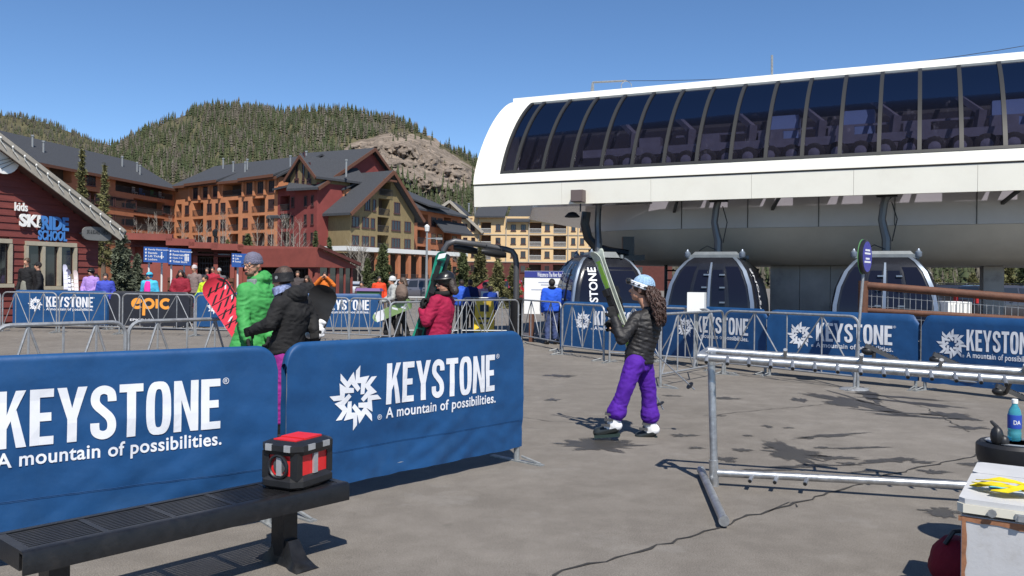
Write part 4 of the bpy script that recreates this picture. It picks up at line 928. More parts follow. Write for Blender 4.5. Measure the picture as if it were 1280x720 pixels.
# ================================================================== CROWD BARRIERS
BH = 1.147
_bm = {}
def barrier_meshes(L):
    k = round(L, 1)
    if k in _bm: return _bm[k]
    r, z0, z1, c = .021, .2, BH-.021, .14
    pts = []
    for (cx, cz, a0) in ((k-c-.02, z1-c, 0), (c+.02, z1-c, 90)):
        for i in range(6): a = math.radians(a0+18*i); pts.append((cx+c*math.cos(a), 0, cz+c*math.sin(a)))
    fr = MB(); fr.tube([(k-.02, 0, .03)]+pts+[(.02, 0, .03)], r, 8); fr.tube([(.02, 0, z0), (k-.02, 0, z0)], .017, 8)
    bars = []
    for t in (.25, .5, .75):
        b = MB(); b.tube([(k*t, 0, z0), (k*t, 0, z1)], .012, 6); bars.append(b)
    for a, bb in ((.03,.25),(.5,.25),(.5,.75),(.97,.75)):
        b = MB(); b.tube([(k*a, .004, z0), (k*bb, .004, z1)], .012, 6); bars.append(b)
    ft = []
    for x in (.02, k-.02):
        b = MB(); b.box(x-.03, x+.03, -.3, .3, .0, .012); b.tube([(x, 0, .012), (x, 0, .13)], .026, 8); b.tube([(x, -.28, .014), (x, -.06, .05)], .012, 5); ft.append(b)
    hk = MB(); hk.tube([(k-.02, 0, .75), (k+.02, -.02, .75), (k+.035, 0, .75), (k+.02, .02, .75)], .007, 5)
    _bm[k] = (fr.mesh('frame', [galv], None, 40), [b.mesh('bar', [galv], None, 40) for b in bars], [b.mesh('foot', [galv_d], None, 40) for b in ft], hk.mesh('hook', [galv_d], None, 40))
    return _bm[k]
def wav(u, z, s, amp): return amp*(noise.noise(V((u*2.1, z*1.3, s)))+.5*noise.noise(V((u*5.3, z*3.1, s+4)))+.35*noise.noise(V((u*1.2+z*4, z*6, s+9)))+.55*(1-2*abs(noise.noise(V((u*3.2-z*5.5, z*2+u, s+2)))))*max(0, .75-z)+.16*noise.noise(V((u*11+z*4, z*6-u*3, s+7)))+.22*(1-2*abs(noise.noise(V((u*6+z*7, z*4-u*2, s+5)))))*(.35+max(0, .6-z)))
def bis(mb, n):     # cut lettering so that it can follow the cloth
    bm = bmesh.new(); vs = [bm.verts.new(v) for v in mb.v]
    for f in mb.f:
        try: bm.faces.new([vs[i] for i in f])
        except ValueError: pass
    xs = [v.co.x for v in bm.verts]; zs = [v.co.z for v in bm.verts]
    for lo, hi, ax in ((min(xs), max(xs), 0), (min(zs), max(zs), 2)):
        q = math.ceil(lo/n)*n
        while q < hi:
            co = V((0,0,0)); co[ax] = q; no = V((0,0,0)); no[ax] = 1
            bmesh.ops.bisect_plane(bm, geom=bm.verts[:]+bm.edges[:]+bm.faces[:], plane_co=co, plane_no=no); q += n
    bm.verts.index_update(); o = MB(); o.add([v.co.copy() for v in bm.verts], [[v.index for v in f.verts] for f in bm.faces]); bm.free(); return o
def banner(root, L, seed, kind='keystone', x0=-.022, x1=None, z0=.13, star_u=None, near=False, amp=.018):
    x1 = L+.022 if x1 is None else x1; W = x1-x0; zt = BH+.018; rc = .14; nu, nz = (120, 54) if near else (24, 10)
    y0 = -.032
    def ytop(u): # rounded top corners
        e = min(u-x0, x1-u); return zt if e > rc else zt-rc+math.sqrt(max(0, rc*rc-(rc-e)**2))
    def surf(u, t, side=-1):
        top = ytop(u); t = 1-(1-t)**1.35; z = z0+(top-z0)*t; e_ = min(1, max(0, (top-z)/.034)); f = math.sqrt(max(0, 1-(1-e_)**2))
        bot = z0-.02*abs(noise.noise(V((u*3, seed, 1))))*(1-t) if t == 0 else z
        return V((u, side*(.001+.034*f)+wav(u, z, seed, amp)*min(1, (top-z)/.15)*(1.5-t)-.0, bot if t == 0 else z))
    m = MB(); us = [x0+W*(.5-.5*math.cos(math.pi*(i/nu)))*.25+W*(i/nu)*.75 for i in range(nu+1)]
    for side, nn in ((-1, nz), (1, max(4, nz//2))):
        vs = [surf(u, j/nn, side) for u in us for j in range(nn+1)]; n = nn+1
        fs_ = [(i*n+j, (i+1)*n+j, (i+1)*n+j+1, i*n+j+1) for i in range(nu) for j in range(nn)]
        m.add(vs, fs_ if side < 0 else [f[::-1] for f in fs_])
    bmn = part('banner', m, {'keystone': blue_b, 'epic': black_b}[kind], root, 60)
    def fn(u, z):
        t = 1-(1-(z-z0)/(ytop(u)-z0))**(1/1.35); p = surf(u, max(.001, t)); return V((p.x, p.y-.005, z))
    sc = W/2.4; flat = lambda u, z: V((u, 0, z))
    t = MB()
    if kind == 'keystone':
        a = x0+.85*sc; b = x0+2.03*sc
        heavy_word(t, 'KEYSTONE', a, b, .662, .972, flat)
        put_text(t, 'A mountain of possibilities.', a, b+.01, .532, .64, flat, .018, spacing=1.05)
        put_text(t, '®', b+.015, b+.055, .935, .975, flat); put_text(t, '®', x0+.77*sc, x0+.81*sc, .555, .595, flat)
        for q in star_polys(x0+.575*sc, .74, .235): t.add([flat(*p) for p in q], [tuple(range(len(q)))])
    else:
        # looping lower-case word mark built from round strokes
        pass
    if kind == 'keystone':
        t = bis(t, .07 if near else .16); t.v = [tuple(fn(v[0], v[2])) for v in t.v]; part('lettering', t, white_pr, bmn, None)
    else:
        cz, r, w = .8, .125, .045; o = MB()
        def stroke(pts):
            L_, R_ = [], []
            for i, p in enumerate(pts):
                p = V((p[0], 0, p[1])); a = V((pts[max(0, i-1)][0], 0, pts[max(0, i-1)][1])); b = V((pts[min(len(pts)-1, i+1)][0], 0, pts[min(len(pts)-1, i+1)][1]))
                d = (b-a).normalized(); s_ = V((-d.z, 0, d.x))*w; L_.append(p+s_); R_.append(p-s_)
            n = len(pts); o.add([fn(q.x, q.z) for q in L_+R_], [(i, n+i, n+i+1, i+1) for i in range(n-1)])
        c1, c2, c4 = x0+W*.34, x0+W*.485, x0+W*.7
        arc = lambda cx, a0, a1, rr=r: [(cx+rr*1.15*math.cos(math.radians(a)), cz+rr*math.sin(math.radians(a))) for a in np.linspace(a0, a1, 16)]
        stroke([(c1-.12, cz+.01), (c1+.1, cz+.05)]+arc(c1, 30, 320)); stroke([(c2-.15, cz-.36)]+arc(c2, 180, -170))
        stroke([(x0+W*.59, cz+.14), (x0+W*.59, cz-.14)]); stroke(arc(c4, 45, 315))
        part('logo', o, orange_pr, bmn, None)
        t = MB(); put_text(t, 'EPICPASS.COM', x0+W*.25, x0+W*.72, .27, .34, flat, .02); t.v = [tuple(fn(v[0], v[2])) for v in t.v]; part('lettering', t, white_pr, bmn, None)
    if near:
        s_ = MB()
        for zz in (.365, .372): s_.tube([fn(u, zz)+V((0,.0025,0)) for u in np.linspace(x0+.01, x1-.01, 50)], .0009, 4)
        part('seam', s_, blue_b, bmn)
    return bmn
def barrier(A, B, label, ban=None, near=False, seed=1, **kw):
    d = B-A; L = d.length; k = round(L, 1)
    root = thing('crowd_barrier', label, 'barrier', (A.x, A.y, 0), math.atan2(d.y, d.x), 'crowd control barriers', local=True)
    fr, bars, ft, hk = barrier_meshes(L)
    link('frame', fr, root)
    for b in bars: link('bar', b, root)
    for b in ft: link('foot', b, root)
    link('hook', hk, root)
    if ban: banner(root, k, seed, ban, near=near, **kw)
    return root
BL, BR = GX(360, 5.72), GX(649, 7.5)
barrier(BL, BR, 'front barrier wrapped in blue printed banner, right of the bench end', 'keystone', True, 3, amp=.02)
AR = GX(342.5, 5.5); AL = AR-V((.79,.612,0)).normalized()*2.4
barrier(AL, AR, 'front barrier wrapped in blue printed banner directly behind the black bench', 'keystone', True, 8, amp=.02)
def bb(a, Ya, b, Yb, label, **k): return barrier(GX(a, Ya), GX(b, Yb), label, **k)
bb(-10, 7.85, 157, 8.85, 'bare steel barrier at the left edge, nearest behind the left banner'); bb(159, 8.87, 299, 9.95, 'bare steel barrier ending at the green jacket, nearest row')
L2 = [(-62,24.2),(3,24),(74,23.8),(153,23.5),(245,23.0),(325,22.5),(398,22.0),(437,21.6),(492,21.0)]
lab2 = ['bare barrier in the left middle row, cut by the picture edge','bare barrier before the star of the far left blue banner','bare barrier before the end of the far left blue banner','bare barrier crossing the black and orange banner','bare barrier left of the green jacket in the middle row','bare barrier hidden behind the green jacket and black jacket','bare barrier right of the black snowboard in the middle row','bare barrier with the grey snowboarder walking at its right end']
for (a, Ya), (b, Yb), lb in zip(L2[:-1], L2[1:], lab2): bb(a, Ya, b-1.2, Yb, lb)
bb(18, 25.6, 136, 25.5, 'far barrier with blue printed banner in front of the ski school window', ban='keystone', seed=11, amp=.008)
bb(140, 25.5, 238, 25.4, 'far barrier with black banner and orange logo below the blue signs', ban='epic', seed=12, amp=.008)
bb(244, 25.4, 352, 25.3, 'far barrier with blue banner behind the red and black snowboard', ban='keystone', seed=13, amp=.008)
bb(366, 25.6, 479, 26.2, 'far barrier with blue banner to the right of the black snowboard', ban='keystone', seed=14, amp=.01)
bb(487, 17.8, 566, 19.4, 'bare barrier between grey snowboarder and red jacket'); bb(560, 20.3, 649, 21.8, 'bare barrier before the yellow board and black padded post'); bb(653, 22.0, 701, 19.6, 'bare barrier in front of the person in bright blue jacket')
bb(503, 23.5, 575, 23.8, 'bare barrier in the row behind the red jacket, dark gap beneath'); bb(577, 23.8, 640, 24.0, 'bare barrier behind the yellow board, farther row')
bb(703, 19.25, 829, 17.45, 'blue bannered barrier behind the walking skier, leftmost of the row under the station', ban='keystone', seed=21); bb(832, 17.2, 957, 15.05, 'blue bannered barrier below the middle gondola cabin', ban='keystone', seed=22)
bb(962, 14.85, 1147, 13.1, 'blue bannered barrier behind the round sign pole', ban='keystone', seed=23); BX = GX(1156, 13.02); bb(1156, 13.02, 1322, 11.5, 'blue bannered barrier cut by the right picture edge', ban='keystone', seed=24)
bb(703, 18.6, 757, 17.2, 'bare barrier just left of the walking skier'); bb(762, 16.9, 893, 15.6, 'bare barrier behind the walking skier, close before the banners')
bb(826, 12.9, 905, 14.9, 'bare barrier starting right of the purple trousers'); bb(906, 15.0, 1072, 12.95, 'bare barrier ending at the round sign pole')
# ================================================================== BENCH
bz = .43; b0, b1 = G(29, 691, bz), G(437, 603, bz); b0.z = b1.z = 0; bd = (b1-b0).normalized(); bn = V((-bd.y, bd.x, 0)); BLn = (b1-b0).length; BD = .4
BE = thing('bench', 'black slotted metal bench in front of the banners', 'bench', tuple(b0))
def Bp(u, v, z): return b0+bd*u+bn*v+V((0,0,z))
def bobox(m, u0, u1, v0, v1, z0, z1): m.hexa([Bp(u0,v0,z0),Bp(u1,v0,z0),Bp(u1,v1,z0),Bp(u0,v1,z0),Bp(u0,v0,z1),Bp(u1,v0,z1),Bp(u1,v1,z1),Bp(u0,v1,z1)])
m = MB(); R = .018
def rim(v0, v1, z0, z1):
    prof_ = [(v0, z0), (v0, z1-R), (v0+R*.3, z1-R*.3), (v0+R, z1), (v1, z1), (v1, z1-.012), (v0+.012, z1-.012), (v0+.012, z0)]
    return prof_
m.loft([[Bp(u, v, z) for v, z in rim(0, .05, bz-.1, bz)] for u in (0, BLn)])
m.loft([[Bp(u, BD-v, z) for v, z in rim(0, .05, bz-.1, bz)][::-1] for u in (0, BLn)])
bobox(m, .002, .045, .051, BD-.051, bz-.09, bz-.001); bobox(m, BLn-.045, BLn-.002, .051, BD-.051, bz-.09, bz-.001)
part('seat_frame', m, black_m, BE, 35)
nb = 5
for i in range(1, nb):
    u = .045+(BLn-.09)*i/nb; m = MB(); bobox(m, u-.014, u+.014, .051, BD-.051, bz-.02, bz-.002); part('cross_strap', m, black_m, BE, None)
ns = 11
for j in range(ns):
    v = .058+(BD-.116)*(j+.5)/ns; w = .0074; m = MB(); bobox(m, .046, BLn-.046, v-w, v+w, bz-.016, bz-.004); part('slat', m, black_m, BE, None)
for u in (.2, BLn-.3):
    m = MB(); bobox(m, u-.045, u+.045, .14, .26, .03, bz-.017)
    foot = []
    for v, hh, wd_ in ((.0,.006,.075),(.02,.022,.075),(.08,.05,.07),(.14,.14,.05),(.26,.14,.05),(.32,.05,.07),(.38,.022,.075),(.4,.006,.075)):
        foot.append([Bp(u-wd_, v-.03, .0), Bp(u+wd_, v-.03, .0), Bp(u+wd_*.7, v-.03, hh), Bp(u-wd_*.7, v-.03, hh)])
    m.loft(foot); part('leg', m, black_m, BE, 35)
# ================================================================== SITE RADIO on the bench
rp = Bp(BLn-.215, .2, bz); RA = thing('jobsite_radio', 'red and black rugged box radio on the right end of the bench', 'radio', tuple(rp))
ra = math.radians(16); rx = (bd*math.cos(ra)+bn*math.sin(ra)); ry = V((-rx.y, rx.x, 0))
def Rp(x, y, z): return rp+rx*x+ry*y+V((0,0,z))
def rbox(m, x0, x1, y0, y1, z0, z1, ch=.02):
    q = [(x0+ch,y0),(x1-ch,y0),(x1,y0+ch),(x1,y1-ch),(x1-ch,y1),(x0+ch,y1),(x0,y1-ch),(x0,y0+ch)]
    m.loft([[Rp(x, y, z) for x, y in q] for z in (z0, z1)])
hw, hd = .18, .145
m = MB(); rbox(m, -hw+.03, hw-.03, -hd+.03, hd-.03, .04, .245, .03); part('case', m, red_pl, RA, 30)
for zA, zB, zC, zD in ((0,.018,.05,.075),(.19,.215,.245,.262)):
    m = MB(); up = zA > .1; e = .012
    rings = [(zA, .02 if not up else .012), (zB, 0), (zC, 0), (zD, .035 if up else .028)]
    R_ = []
    for z, ins in rings:
        x, y, c = hw-ins, hd-ins, .05; R_.append([Rp(*q, z) for q in ((-x+c,-y),(x-c,-y),(x,-y+c),(x,y-c),(x-c,y),(-x+c,y),(-x,y-c),(-x,-y+c))])
    m.loft(R_); part('bumper_frame', m, black_p, RA, 20)
for sx in (-1, 1):
    for sy in (-1, 1):
        m = MB(); c = Rp(sx*(hw-.046), sy*(hd-.046), .13); m.obox(c, rx*.024, ry*.024, V((0,0,.075))); part('corner_post', m, black_p, RA, None)
m = MB(); m.obox(Rp(0,-hd+.022,.135), rx*.018, ry*.006, V((0,0,.06))); part('silver_trim', m, silver_pl, RA, None)
m = MB(); m.obox(Rp(-hw+.022,0,.135), ry*.018, rx*.006, V((0,0,.06))); part('silver_trim', m, silver_pl, RA, None)
m = MB(); m.obox(Rp(-hw+.004,-.07,.232), ry*.022, rx*.006, V((0,0,.018))); part('silver_trim', m, silver_pl, RA, None)
m = MB(); m.obox(Rp(-hw+.004,.06,.232), ry*.022, rx*.006, V((0,0,.018))); part('silver_trim', m, silver_pl, RA, None)
m = MB(); m.obox(Rp(-.06,-hd+.004,.232), rx*.03, ry*.006, V((0,0,.016))); part('silver_trim', m, silver_pl, RA, None)
m = MB(); m.obox(Rp(.07,-hd+.004,.232), rx*.03, ry*.006, V((0,0,.016))); part('silver_trim', m, silver_pl, RA, None)

m = MB(); m.tube([Rp(-hw+.012, .062*math.cos(a), .125+.062*math.sin(a)) for a in np.linspace(0, 2*math.pi, 18)[:-1]], .009, 6, closed=True); part('speaker_ring', m, black_p, RA)
m = MB(); m.lathe([(.005,0),(.043,0),(.043,.006),(.005,.01)], Rp(-hw+.028, 0, .13), 16, 0, -rx); part('speaker_cone', m, dgrey_p, RA)
m = MB(); m.obox(Rp(.03,0,.264), rx*.075, ry*.085, V((0,0,.008))); m.obox(Rp(-.085,0,.262), rx*.03, ry*.08, V((0,0,.006))); part('top_panel', m, red_pl, RA, None)
# ================================================================== SKI RACK (galvanised pipe)
k0 = GX(893, 6.64); 
tl1, tr1 = P(872,446,6.62), P(1300,477,5.95); tl2, tr2 = P(884,438.5,6.85), P(1300,466,6.2)
SR = thing('ski_rack', 'silver pipe ski rack with rows of pegs in the right foreground', 'ski rack', tuple(k0))
m = MB(); m.tube([tl1, tr1], .03, 12); part('top_pipe', m, alu, SR); m = MB(); m.tube([tl2, tr2], .03, 12); part('top_pipe', m, alu, SR)
ll, lr = P(893,591,6.66), P(1300,611,6.1); m = MB(); m.tube([ll, lr], .03, 12); part('bottom_pipe', m, alu, SR)
m = MB(); m.tube([P(889,447,6.72), P(893,600,6.66)], .03, 12); part('post', m, alu, SR)
fa, fb = G(904,649, .05), G(877,589, .05); m = MB(); m.tube([fa, fb], .03, 12); m.tube([fa, fa-(fb-fa).normalized()*.05], .035, 12); m.tube([fb, fb+(fb-fa).normalized()*.05], .035, 12); part('foot_pipe', m, alu, SR)
m = MB(); m.tube([P(892,575,6.66), P(893,612,6.66)], .037, 12); part('fitting', m, alu, SR)
m = MB(); m.tube([P(889,440,6.72), P(889,456,6.72)], .037, 12); part('fitting', m, alu, SR)
m = MB(); m.tube([tl1.lerp(tr1,.005), tl1.lerp(tr1,.03)], .036, 12); part('fitting', m, alu, SR)
m = MB(); m.tube([tl2.lerp(tr2,.0), tl2.lerp(tr2,.03)], .036, 12); part('fitting', m, alu, SR)
m = MB(); m.tube([tl1, tl2], .028, 10); part('fitting', m, alu, SR)

for t in np.linspace(.03, .97, 15):
    p = tl1.lerp(tr1, t); d = (tr1-tl1).normalized(); f = V((d.y, -d.x, 0)).normalized()
    m = MB(); m.tube([p+V((0,0,.02)), p+f*.075-V((0,0,.03))], .016, 8); pg = part('peg', m, alu, SR); m = MB(); m.tube([p+f*.07-V((0,0,.027)), p+f*.082-V((0,0,.035))], .0125, 8); part('peg_cap', m, black_p, pg)
for t in np.linspace(.25, .95, 4):
    p = tl2.lerp(tr2, t); m = MB(); m.tube([p+V((0,-.02,.0)), p+V((-.015,-.07,.055))], .016, 8); part('peg', m, alu, SR)
for t in (.16, .26, .38):
    p = ll.lerp(lr, t*.8); m = MB(); m.tube([p, p+V((-.05,-.09,-.03))], .017, 8); pg = part('peg', m, alu, SR); m = MB(); m.tube([p+V((-.045,-.085,-.028)), p+V((-.053,-.096,-.032))], .0135, 8); part('peg_cap', m, black_p, pg)
k1 = P(1300,540,6.1); m = MB(); m.tube([V((tr1.x, tr1.y, tr1.z)), V((lr.x, lr.y, .05))], .036, 10); part('post', m, alu, SR)
m = MB(); q = V((lr.x, lr.y, .05)); dd = (fb-fa)/2; m.tube([q-dd, q+dd], .04, 10); part('foot_pipe', m, alu, SR)
# ================================================================== COOLER, BIN, SMALL THINGS at lower right
cz_ = .68; c0 = G(1198,622,cz_); c1 = G(1222,577,cz_); cv = (c1-c0); cv.z = 0; CDp = cv.length; cy = cv.normalized(); cx = V((cy.y, -cy.x, 0)); c0.z = 0
if cx.x < 0: cx = -cx
CO = thing('storage_chest', 'pale grey storage chest with a peeling brown edge at the lower right corner', 'chest', tuple(c0))
def Cp(x, y, z): return c0+cx*x+cy*y+V((0,0,z))
def cb(m, x0, x1, y0, y1, z0, z1, ch=.012):
    q = [(x0+ch,y0),(x1-ch,y0),(x1,y0+ch),(x1,y1-ch),(x1-ch,y1),(x0+ch,y1),(x0,y1-ch),(x0,y0+ch)]
    m.loft([[Cp(x, y, z) for x, y in q] for z in (z0, z1)])
chest_m = mat('chest_grey', (.45,.45,.46), .5, 0, .07, 4, .05, 60, dirt_or_shade=(.33,.31,.29), dscale=5); lid_m = mat('chest_lid', (.5,.5,.5), .45, 0, .08, 5); pale = mat('lid_edge_cream', (.62,.59,.5), .5)
CW = .95
m = MB(); cb(m, .01, CW, .01, CDp-.01, .0, cz_-.075); part('body', m, chest_m, CO, 30)
for y0, y1 in ((0, CDp*.66), (CDp*.66+.012, CDp)):
    m = MB(); cb(m, 0, CW, y0, y1, cz_-.022, cz_, .025); ld = part('lid', m, lid_m, CO, 30); m = MB(); cb(m, -.006, CW, y0-.006 if y0 == 0 else y0, y1, cz_-.06, cz_-.023, .025); part('lid_rim', m, pale, ld, 30)
m = MB(); rg = random.Random(4); n = 26; top, bot = [], []
for i in range(n): x = .0+CW*i/(n-1); top.append(Cp(x, .006, cz_-.078)); bot.append(Cp(x, .006, cz_-.098-.012*rg.random()))
m.add(top+bot, [(n+i, n+i+1, i+1, i) for i in range(n-1)])
rr = []; ll_ = []
for i in range(16): z = (cz_-.08)*i/15; rr.append(Cp(.014, .005, z)); ll_.append(Cp(.024+.012*rg.random(), .005, z))
m.add(rr+ll_, [(i, 16+i, 16+i+1, i+1) for i in range(15)]); part('peeling_edge', m, mat('exposed_board', (.27,.12,.06), .85, 0, .3, 30), CO, None)
m = MB(); m.obox(Cp(.27,-.008,cz_-.05), cx*.055, cy*.006, V((0,0,.016))); m.obox(Cp(.24,-.018,cz_-.05), cx*.014, cy*.008, V((0,0,.012))); m.obox(Cp(.31,-.018,cz_-.05), cx*.014, cy*.008, V((0,0,.012))); m.tube([Cp(.13,-.012,cz_-.045), Cp(.13,-.02,cz_-.045)], .018, 8); part('latch', m, alu, CO)
# yellow fabric straps lying on the lid
yel = fabric('yellow', (.7,.56,.015)); dots = mat('print_dark', (.1,.08,.03), .7)
m = MB(); rg = random.Random(9)
def ribbon(m, pts, w, base):
    n = len(pts); L_, R_ = [], []
    for i, (x, y, z) in enumerate(pts):
        a = V(pts[max(0, i-1)]); b = V(pts[min(n-1, i+1)]); d = (b-a); d.z = 0; d.normalize(); s_ = V((-d.y, d.x, 0))
        p = V((x, y, z)); L_.append(Cp(*(p+s_*w+V((0,0,.006*math.sin(i*1.7)))))); R_.append(Cp(*(p-s_*w+V((0,0,.006*math.cos(i*2.1))))))
    top = L_+R_; m.add(top+[q-V((0,0,.004)) for q in top], [(i, i+1, n+i+1, n+i) for i in range(n-1)]+[(2*n+i+1, 2*n+i, 3*n+i, 3*n+i+1) for i in range(n-1)]+[(i+1, i, 2*n+i, 2*n+i+1) for i in range(n-1)]+[(n+i, n+i+1, 3*n+i+1, 3*n+i) for i in range(n-1)])
zl = cz_+.016
for pts in ([(.04,.2,zl),(.08,.24,zl+.01),(.14,.25,zl+.02),(.2,.22,zl+.02),(.25,.2,zl+.015),(.29,.16,zl+.01)], [(.05,.22,zl+.014),(.1,.17,zl+.03),(.16,.15,zl+.034),(.23,.17,zl+.03),(.3,.14,zl+.02),(.27,.1,zl+.012)], [(.12,.12,zl+.01),(.18,.11,zl+.02),(.24,.13,zl+.045),(.3,.18,zl+.03)], [(.06,.26,zl+.02),(.13,.21,zl+.045),(.2,.19,zl+.05),(.26,.22,zl+.03)]):
    ribbon(m, pts, .024, 0)
GL = solo('yellow_strap_bundle', m, yel, 'crumpled bright yellow straps lying on the grey chest lid', 'straps', tuple(Cp(.16,.18,cz_)), smooth=60)
for i, (x, y, w, d, a, c, lb) in enumerate([(.17,.33,.075,.045,.1,(.12,.55,.62),'turquoise card behind the yellow straps on the chest'),(.33,.27,.08,.035,-.15,(.08,.5,.62),'second turquoise card, to the right of the yellow straps'),(.36,.43,.09,.03,-.1,(.55,.55,.62),'pale printed leaflet at the back of the chest lid'),(.28,.41,.07,.028,-.25,(.6,.6,.66),'white ticket stub beside the pale leaflet on the chest')]):
    m = MB(); ux = cx*math.cos(a)+cy*math.sin(a); uy = cy*math.cos(a)-cx*math.sin(a); m.obox(Cp(x, y, cz_+.005+.002*i), ux*w, uy*d, V((0,0,.0018))); solo('card' if i < 2 else 'leaflet', m, mat('card_%d' % i, c, .6), lb, 'card', tuple(Cp(x, y, cz_+.003)), smooth=None)
m = MB(); q = Cp(.46,.33,cz_); m.ell(q+V((0,0,.05)), (.06,.07,.05), 0, 10, 8); m.ell(q+V((.02,.05,.1)), (.04,.045,.045), 0, 10, 8); m.tube([q+V((-.06,0,.04)), q+V((-.09,.05,.09)), q+V((-.03,.1,.12))], .012, 6); solo('goggles_case', m, black_p, 'black goggles case on the chest at the right picture edge', 'case', tuple(q))
# bin behind the chest
nb_ = GX(1272, 5.0); BI = thing('waste_bin', 'grey round bin with black rim behind the grey chest', 'bin', tuple(nb_))
def ringz(c, r, z, n=28): return [c+V((r*math.cos(2*math.pi*k/n), r*math.sin(2*math.pi*k/n), z)) for k in range(n)]
m = MB(); m.loft([ringz(nb_, .16, .0), ringz(nb_, .18, .58)]); part('body', m, chest_m, BI, 30)
for k in range(14):
    a = 2*math.pi*k/14; m = MB(); c = nb_+V((.183*math.cos(a), .183*math.sin(a), .3)); m.obox(c, V((-math.sin(a), math.cos(a), 0))*.012, V((math.cos(a), math.sin(a), 0))*.012, V((0,0,.28))); part('rib', m, chest_m, BI, None)
m = MB(); m.loft([ringz(nb_, .2, .56), ringz(nb_, .21, .6), ringz(nb_, .21, .66), ringz(nb_, .19, .68), ringz(nb_, .16, .672)]); part('rim', m, black_p, BI, 30)
m = MB(); m.lathe([(.155,.0),(.16,.008),(.13,.01),(.13,.0)], nb_+V((0,0,.676)), 28); part('rim_ring', m, silver_pl, BI)
# drinking bottle on the bin
bq = P(1268,548,5.0); bq.z = .69; BO = thing('water_bottle', 'clear plastic drink bottle with blue label standing on the bin', 'bottle', tuple(bq))
pet = mat('blue_drink_bottle', (.1,.5,.6), .08, 0, spec=.6); pet.node_tree.nodes['Principled BSDF'].inputs['Transmission Weight'].default_value = .6
m = MB(); m.lathe([(.03,0),(.037,.01),(.037,.05),(.034,.06),(.037,.07),(.037,.155),(.03,.185),(.016,.21),(.014,.225)], bq, 18); part('body', m, pet, BO)
m = MB(); m.lathe([(.0378,.075),(.0382,.08),(.0382,.15),(.0378,.155)], bq, 18); lb_ = part('label', m, mat('bottle_label', (.02,.06,.35), .4), BO)
m = MB(); put_text(m, 'DA', -.02, .018, .1, .125, lambda u, z: bq+V((.0395*math.sin(u/.0382-.15), -.0395*math.cos(u/.0382-.15), z)), .02); part('label_text', m, white_pr, lb_, None)
m = MB(); m.lathe([(.017,.222),(.017,.245),(.012,.248)], bq, 14); part('cap', m, white_pt, BO)
m = MB(); q = P(1246,545,4.95); m.ell(q, (.035,.04,.06), 0, 9, 7); m.ell(q+V((.03,-.02,-.03)), (.03,.03,.04), 0, 9, 7); m.tube([q+V((0,0,.05)), q+V((-.02,.02,.08)), q+V((.02,.03,.05))], .01, 6); q2 = V((q.x, q.y, .69)); solo('glove', m, black_p, 'black glove lying on the bin beside the bottle', 'glove', tuple(q2))
# red bag half behind the chest
rq = GX(1199, 4.45); m = MB(); R_ = []
for i in range(9):
    t = i/8; rr = math.sin(math.pi*(.12+.8*t))**.6
    R_.append([rq+V((.13*rr*math.cos(a)*(1+.12*noise.noise(V((math.cos(a)*2, t*4, 3)))), .15*rr*math.sin(a)*(1+.1*noise.noise(V((t*5, a, 1)))), .27*t)) for a in np.linspace(0, 2*math.pi, 17)[:-1]])
RB = thing('red_bag', 'round red soft bag on the ground beside the grey chest', 'bag', tuple(rq)); m.loft(R_); part('bag_body', m, fabric('red_bag', (.2,.01,.02)), RB, 70)
m = MB(); m.tube([rq+V((-.08,-.04,.25)), rq+V((-.04,-.05,.32)), rq+V((.05,-.03,.32)), rq+V((.08,0,.25))], .012, 6); part('strap', m, black_p, RB)
# ribbed black pads clamped to the rear pipe of the rack
for i, (px, py, dz) in enumerate([(1102,441,0),(1188,452,0),(1268,492,1)]):
    t = (px-884)/416; q = P(px, py, tl2.lerp(tr2, t).y+(.12 if not dz else .0)); base = tl2.lerp(tr2, t) if not dz else tl1.lerp(tr1, (px-872)/428)
    m = MB(); d = V((.8,-.3,-.4)).normalized(); s_ = d.cross(V((0,0,1))).normalized(); u = s_.cross(d); hl = .13; m.obox(q, d*hl, s_*.04, u*.016); pd = part('clamp_pad', m, dgrey_p, SR, None)
    m = MB()
    for k in range(8): m.obox(q+d*(-hl+.03+.03*k)+u*.018, d*.006, s_*.036, u*.004)
    part('pad_ribs', m, black_p, pd, None)
    m = MB(); m.ell(q-d*.09-u*.03, (.06,.045,.035), 0, 10, 7); m.tube([q-d*.05-u*.02, base], .014, 8); part('clamp', m, black_p, SR)
# ================================================================== SIGNS
sp = GX(1069, 12.95); SG = thing('round_sign', 'round blue sign seen edge-on on a thin grey pole', 'sign', tuple(sp)); tp = P(1081.5,321,12.95)
m = MB(); m.tube([sp, P(1080,330,12.97)], .022, 8); m.lathe([(.01,.0),(.22,.0),(.2,.02),(.03,.04)], sp, 18); part('pole', m, galv, SG)
sd = V((.78,-.62,.0)).normalized(); m = MB(); m.lathe([(.01,-.03),(.25,-.03),(.265,-.02),(.265,.02),(.25,.03),(.01,.03)], tp, 32, 0, sd); dk = part('disc', m, [black_p], SG)
s2 = sd.cross(V((0,0,1))).normalized(); m = MB(); m.lathe([(.01,.0),(.235,.0),(.235,.004),(.01,.004)], tp+sd*.031, 32, 0, sd); part('disc_face', m, mat('sign_blue', (.05,.05,.3), .4), dk)
m = MB()
for zz, w in ((.1,.12),(.05,.15),(-.03,.1),(-.08,.16)): m.obox(tp+sd*.037+V((0,0,zz)), s2*w, sd*.001, V((0,0,.014)))
part('disc_text', m, white_pr, dk, None)
m = MB(); m.lathe([(.265,-.004),(.272,-.004),(.272,.004),(.265,.004)], tp-sd*.035, 32, 0, sd); part('disc_rim', m, mat('rim_green', (.1,.25,.1), .5), dk)
sgn_b = mat('direction_sign_blue', (.03,.1,.34), .5)
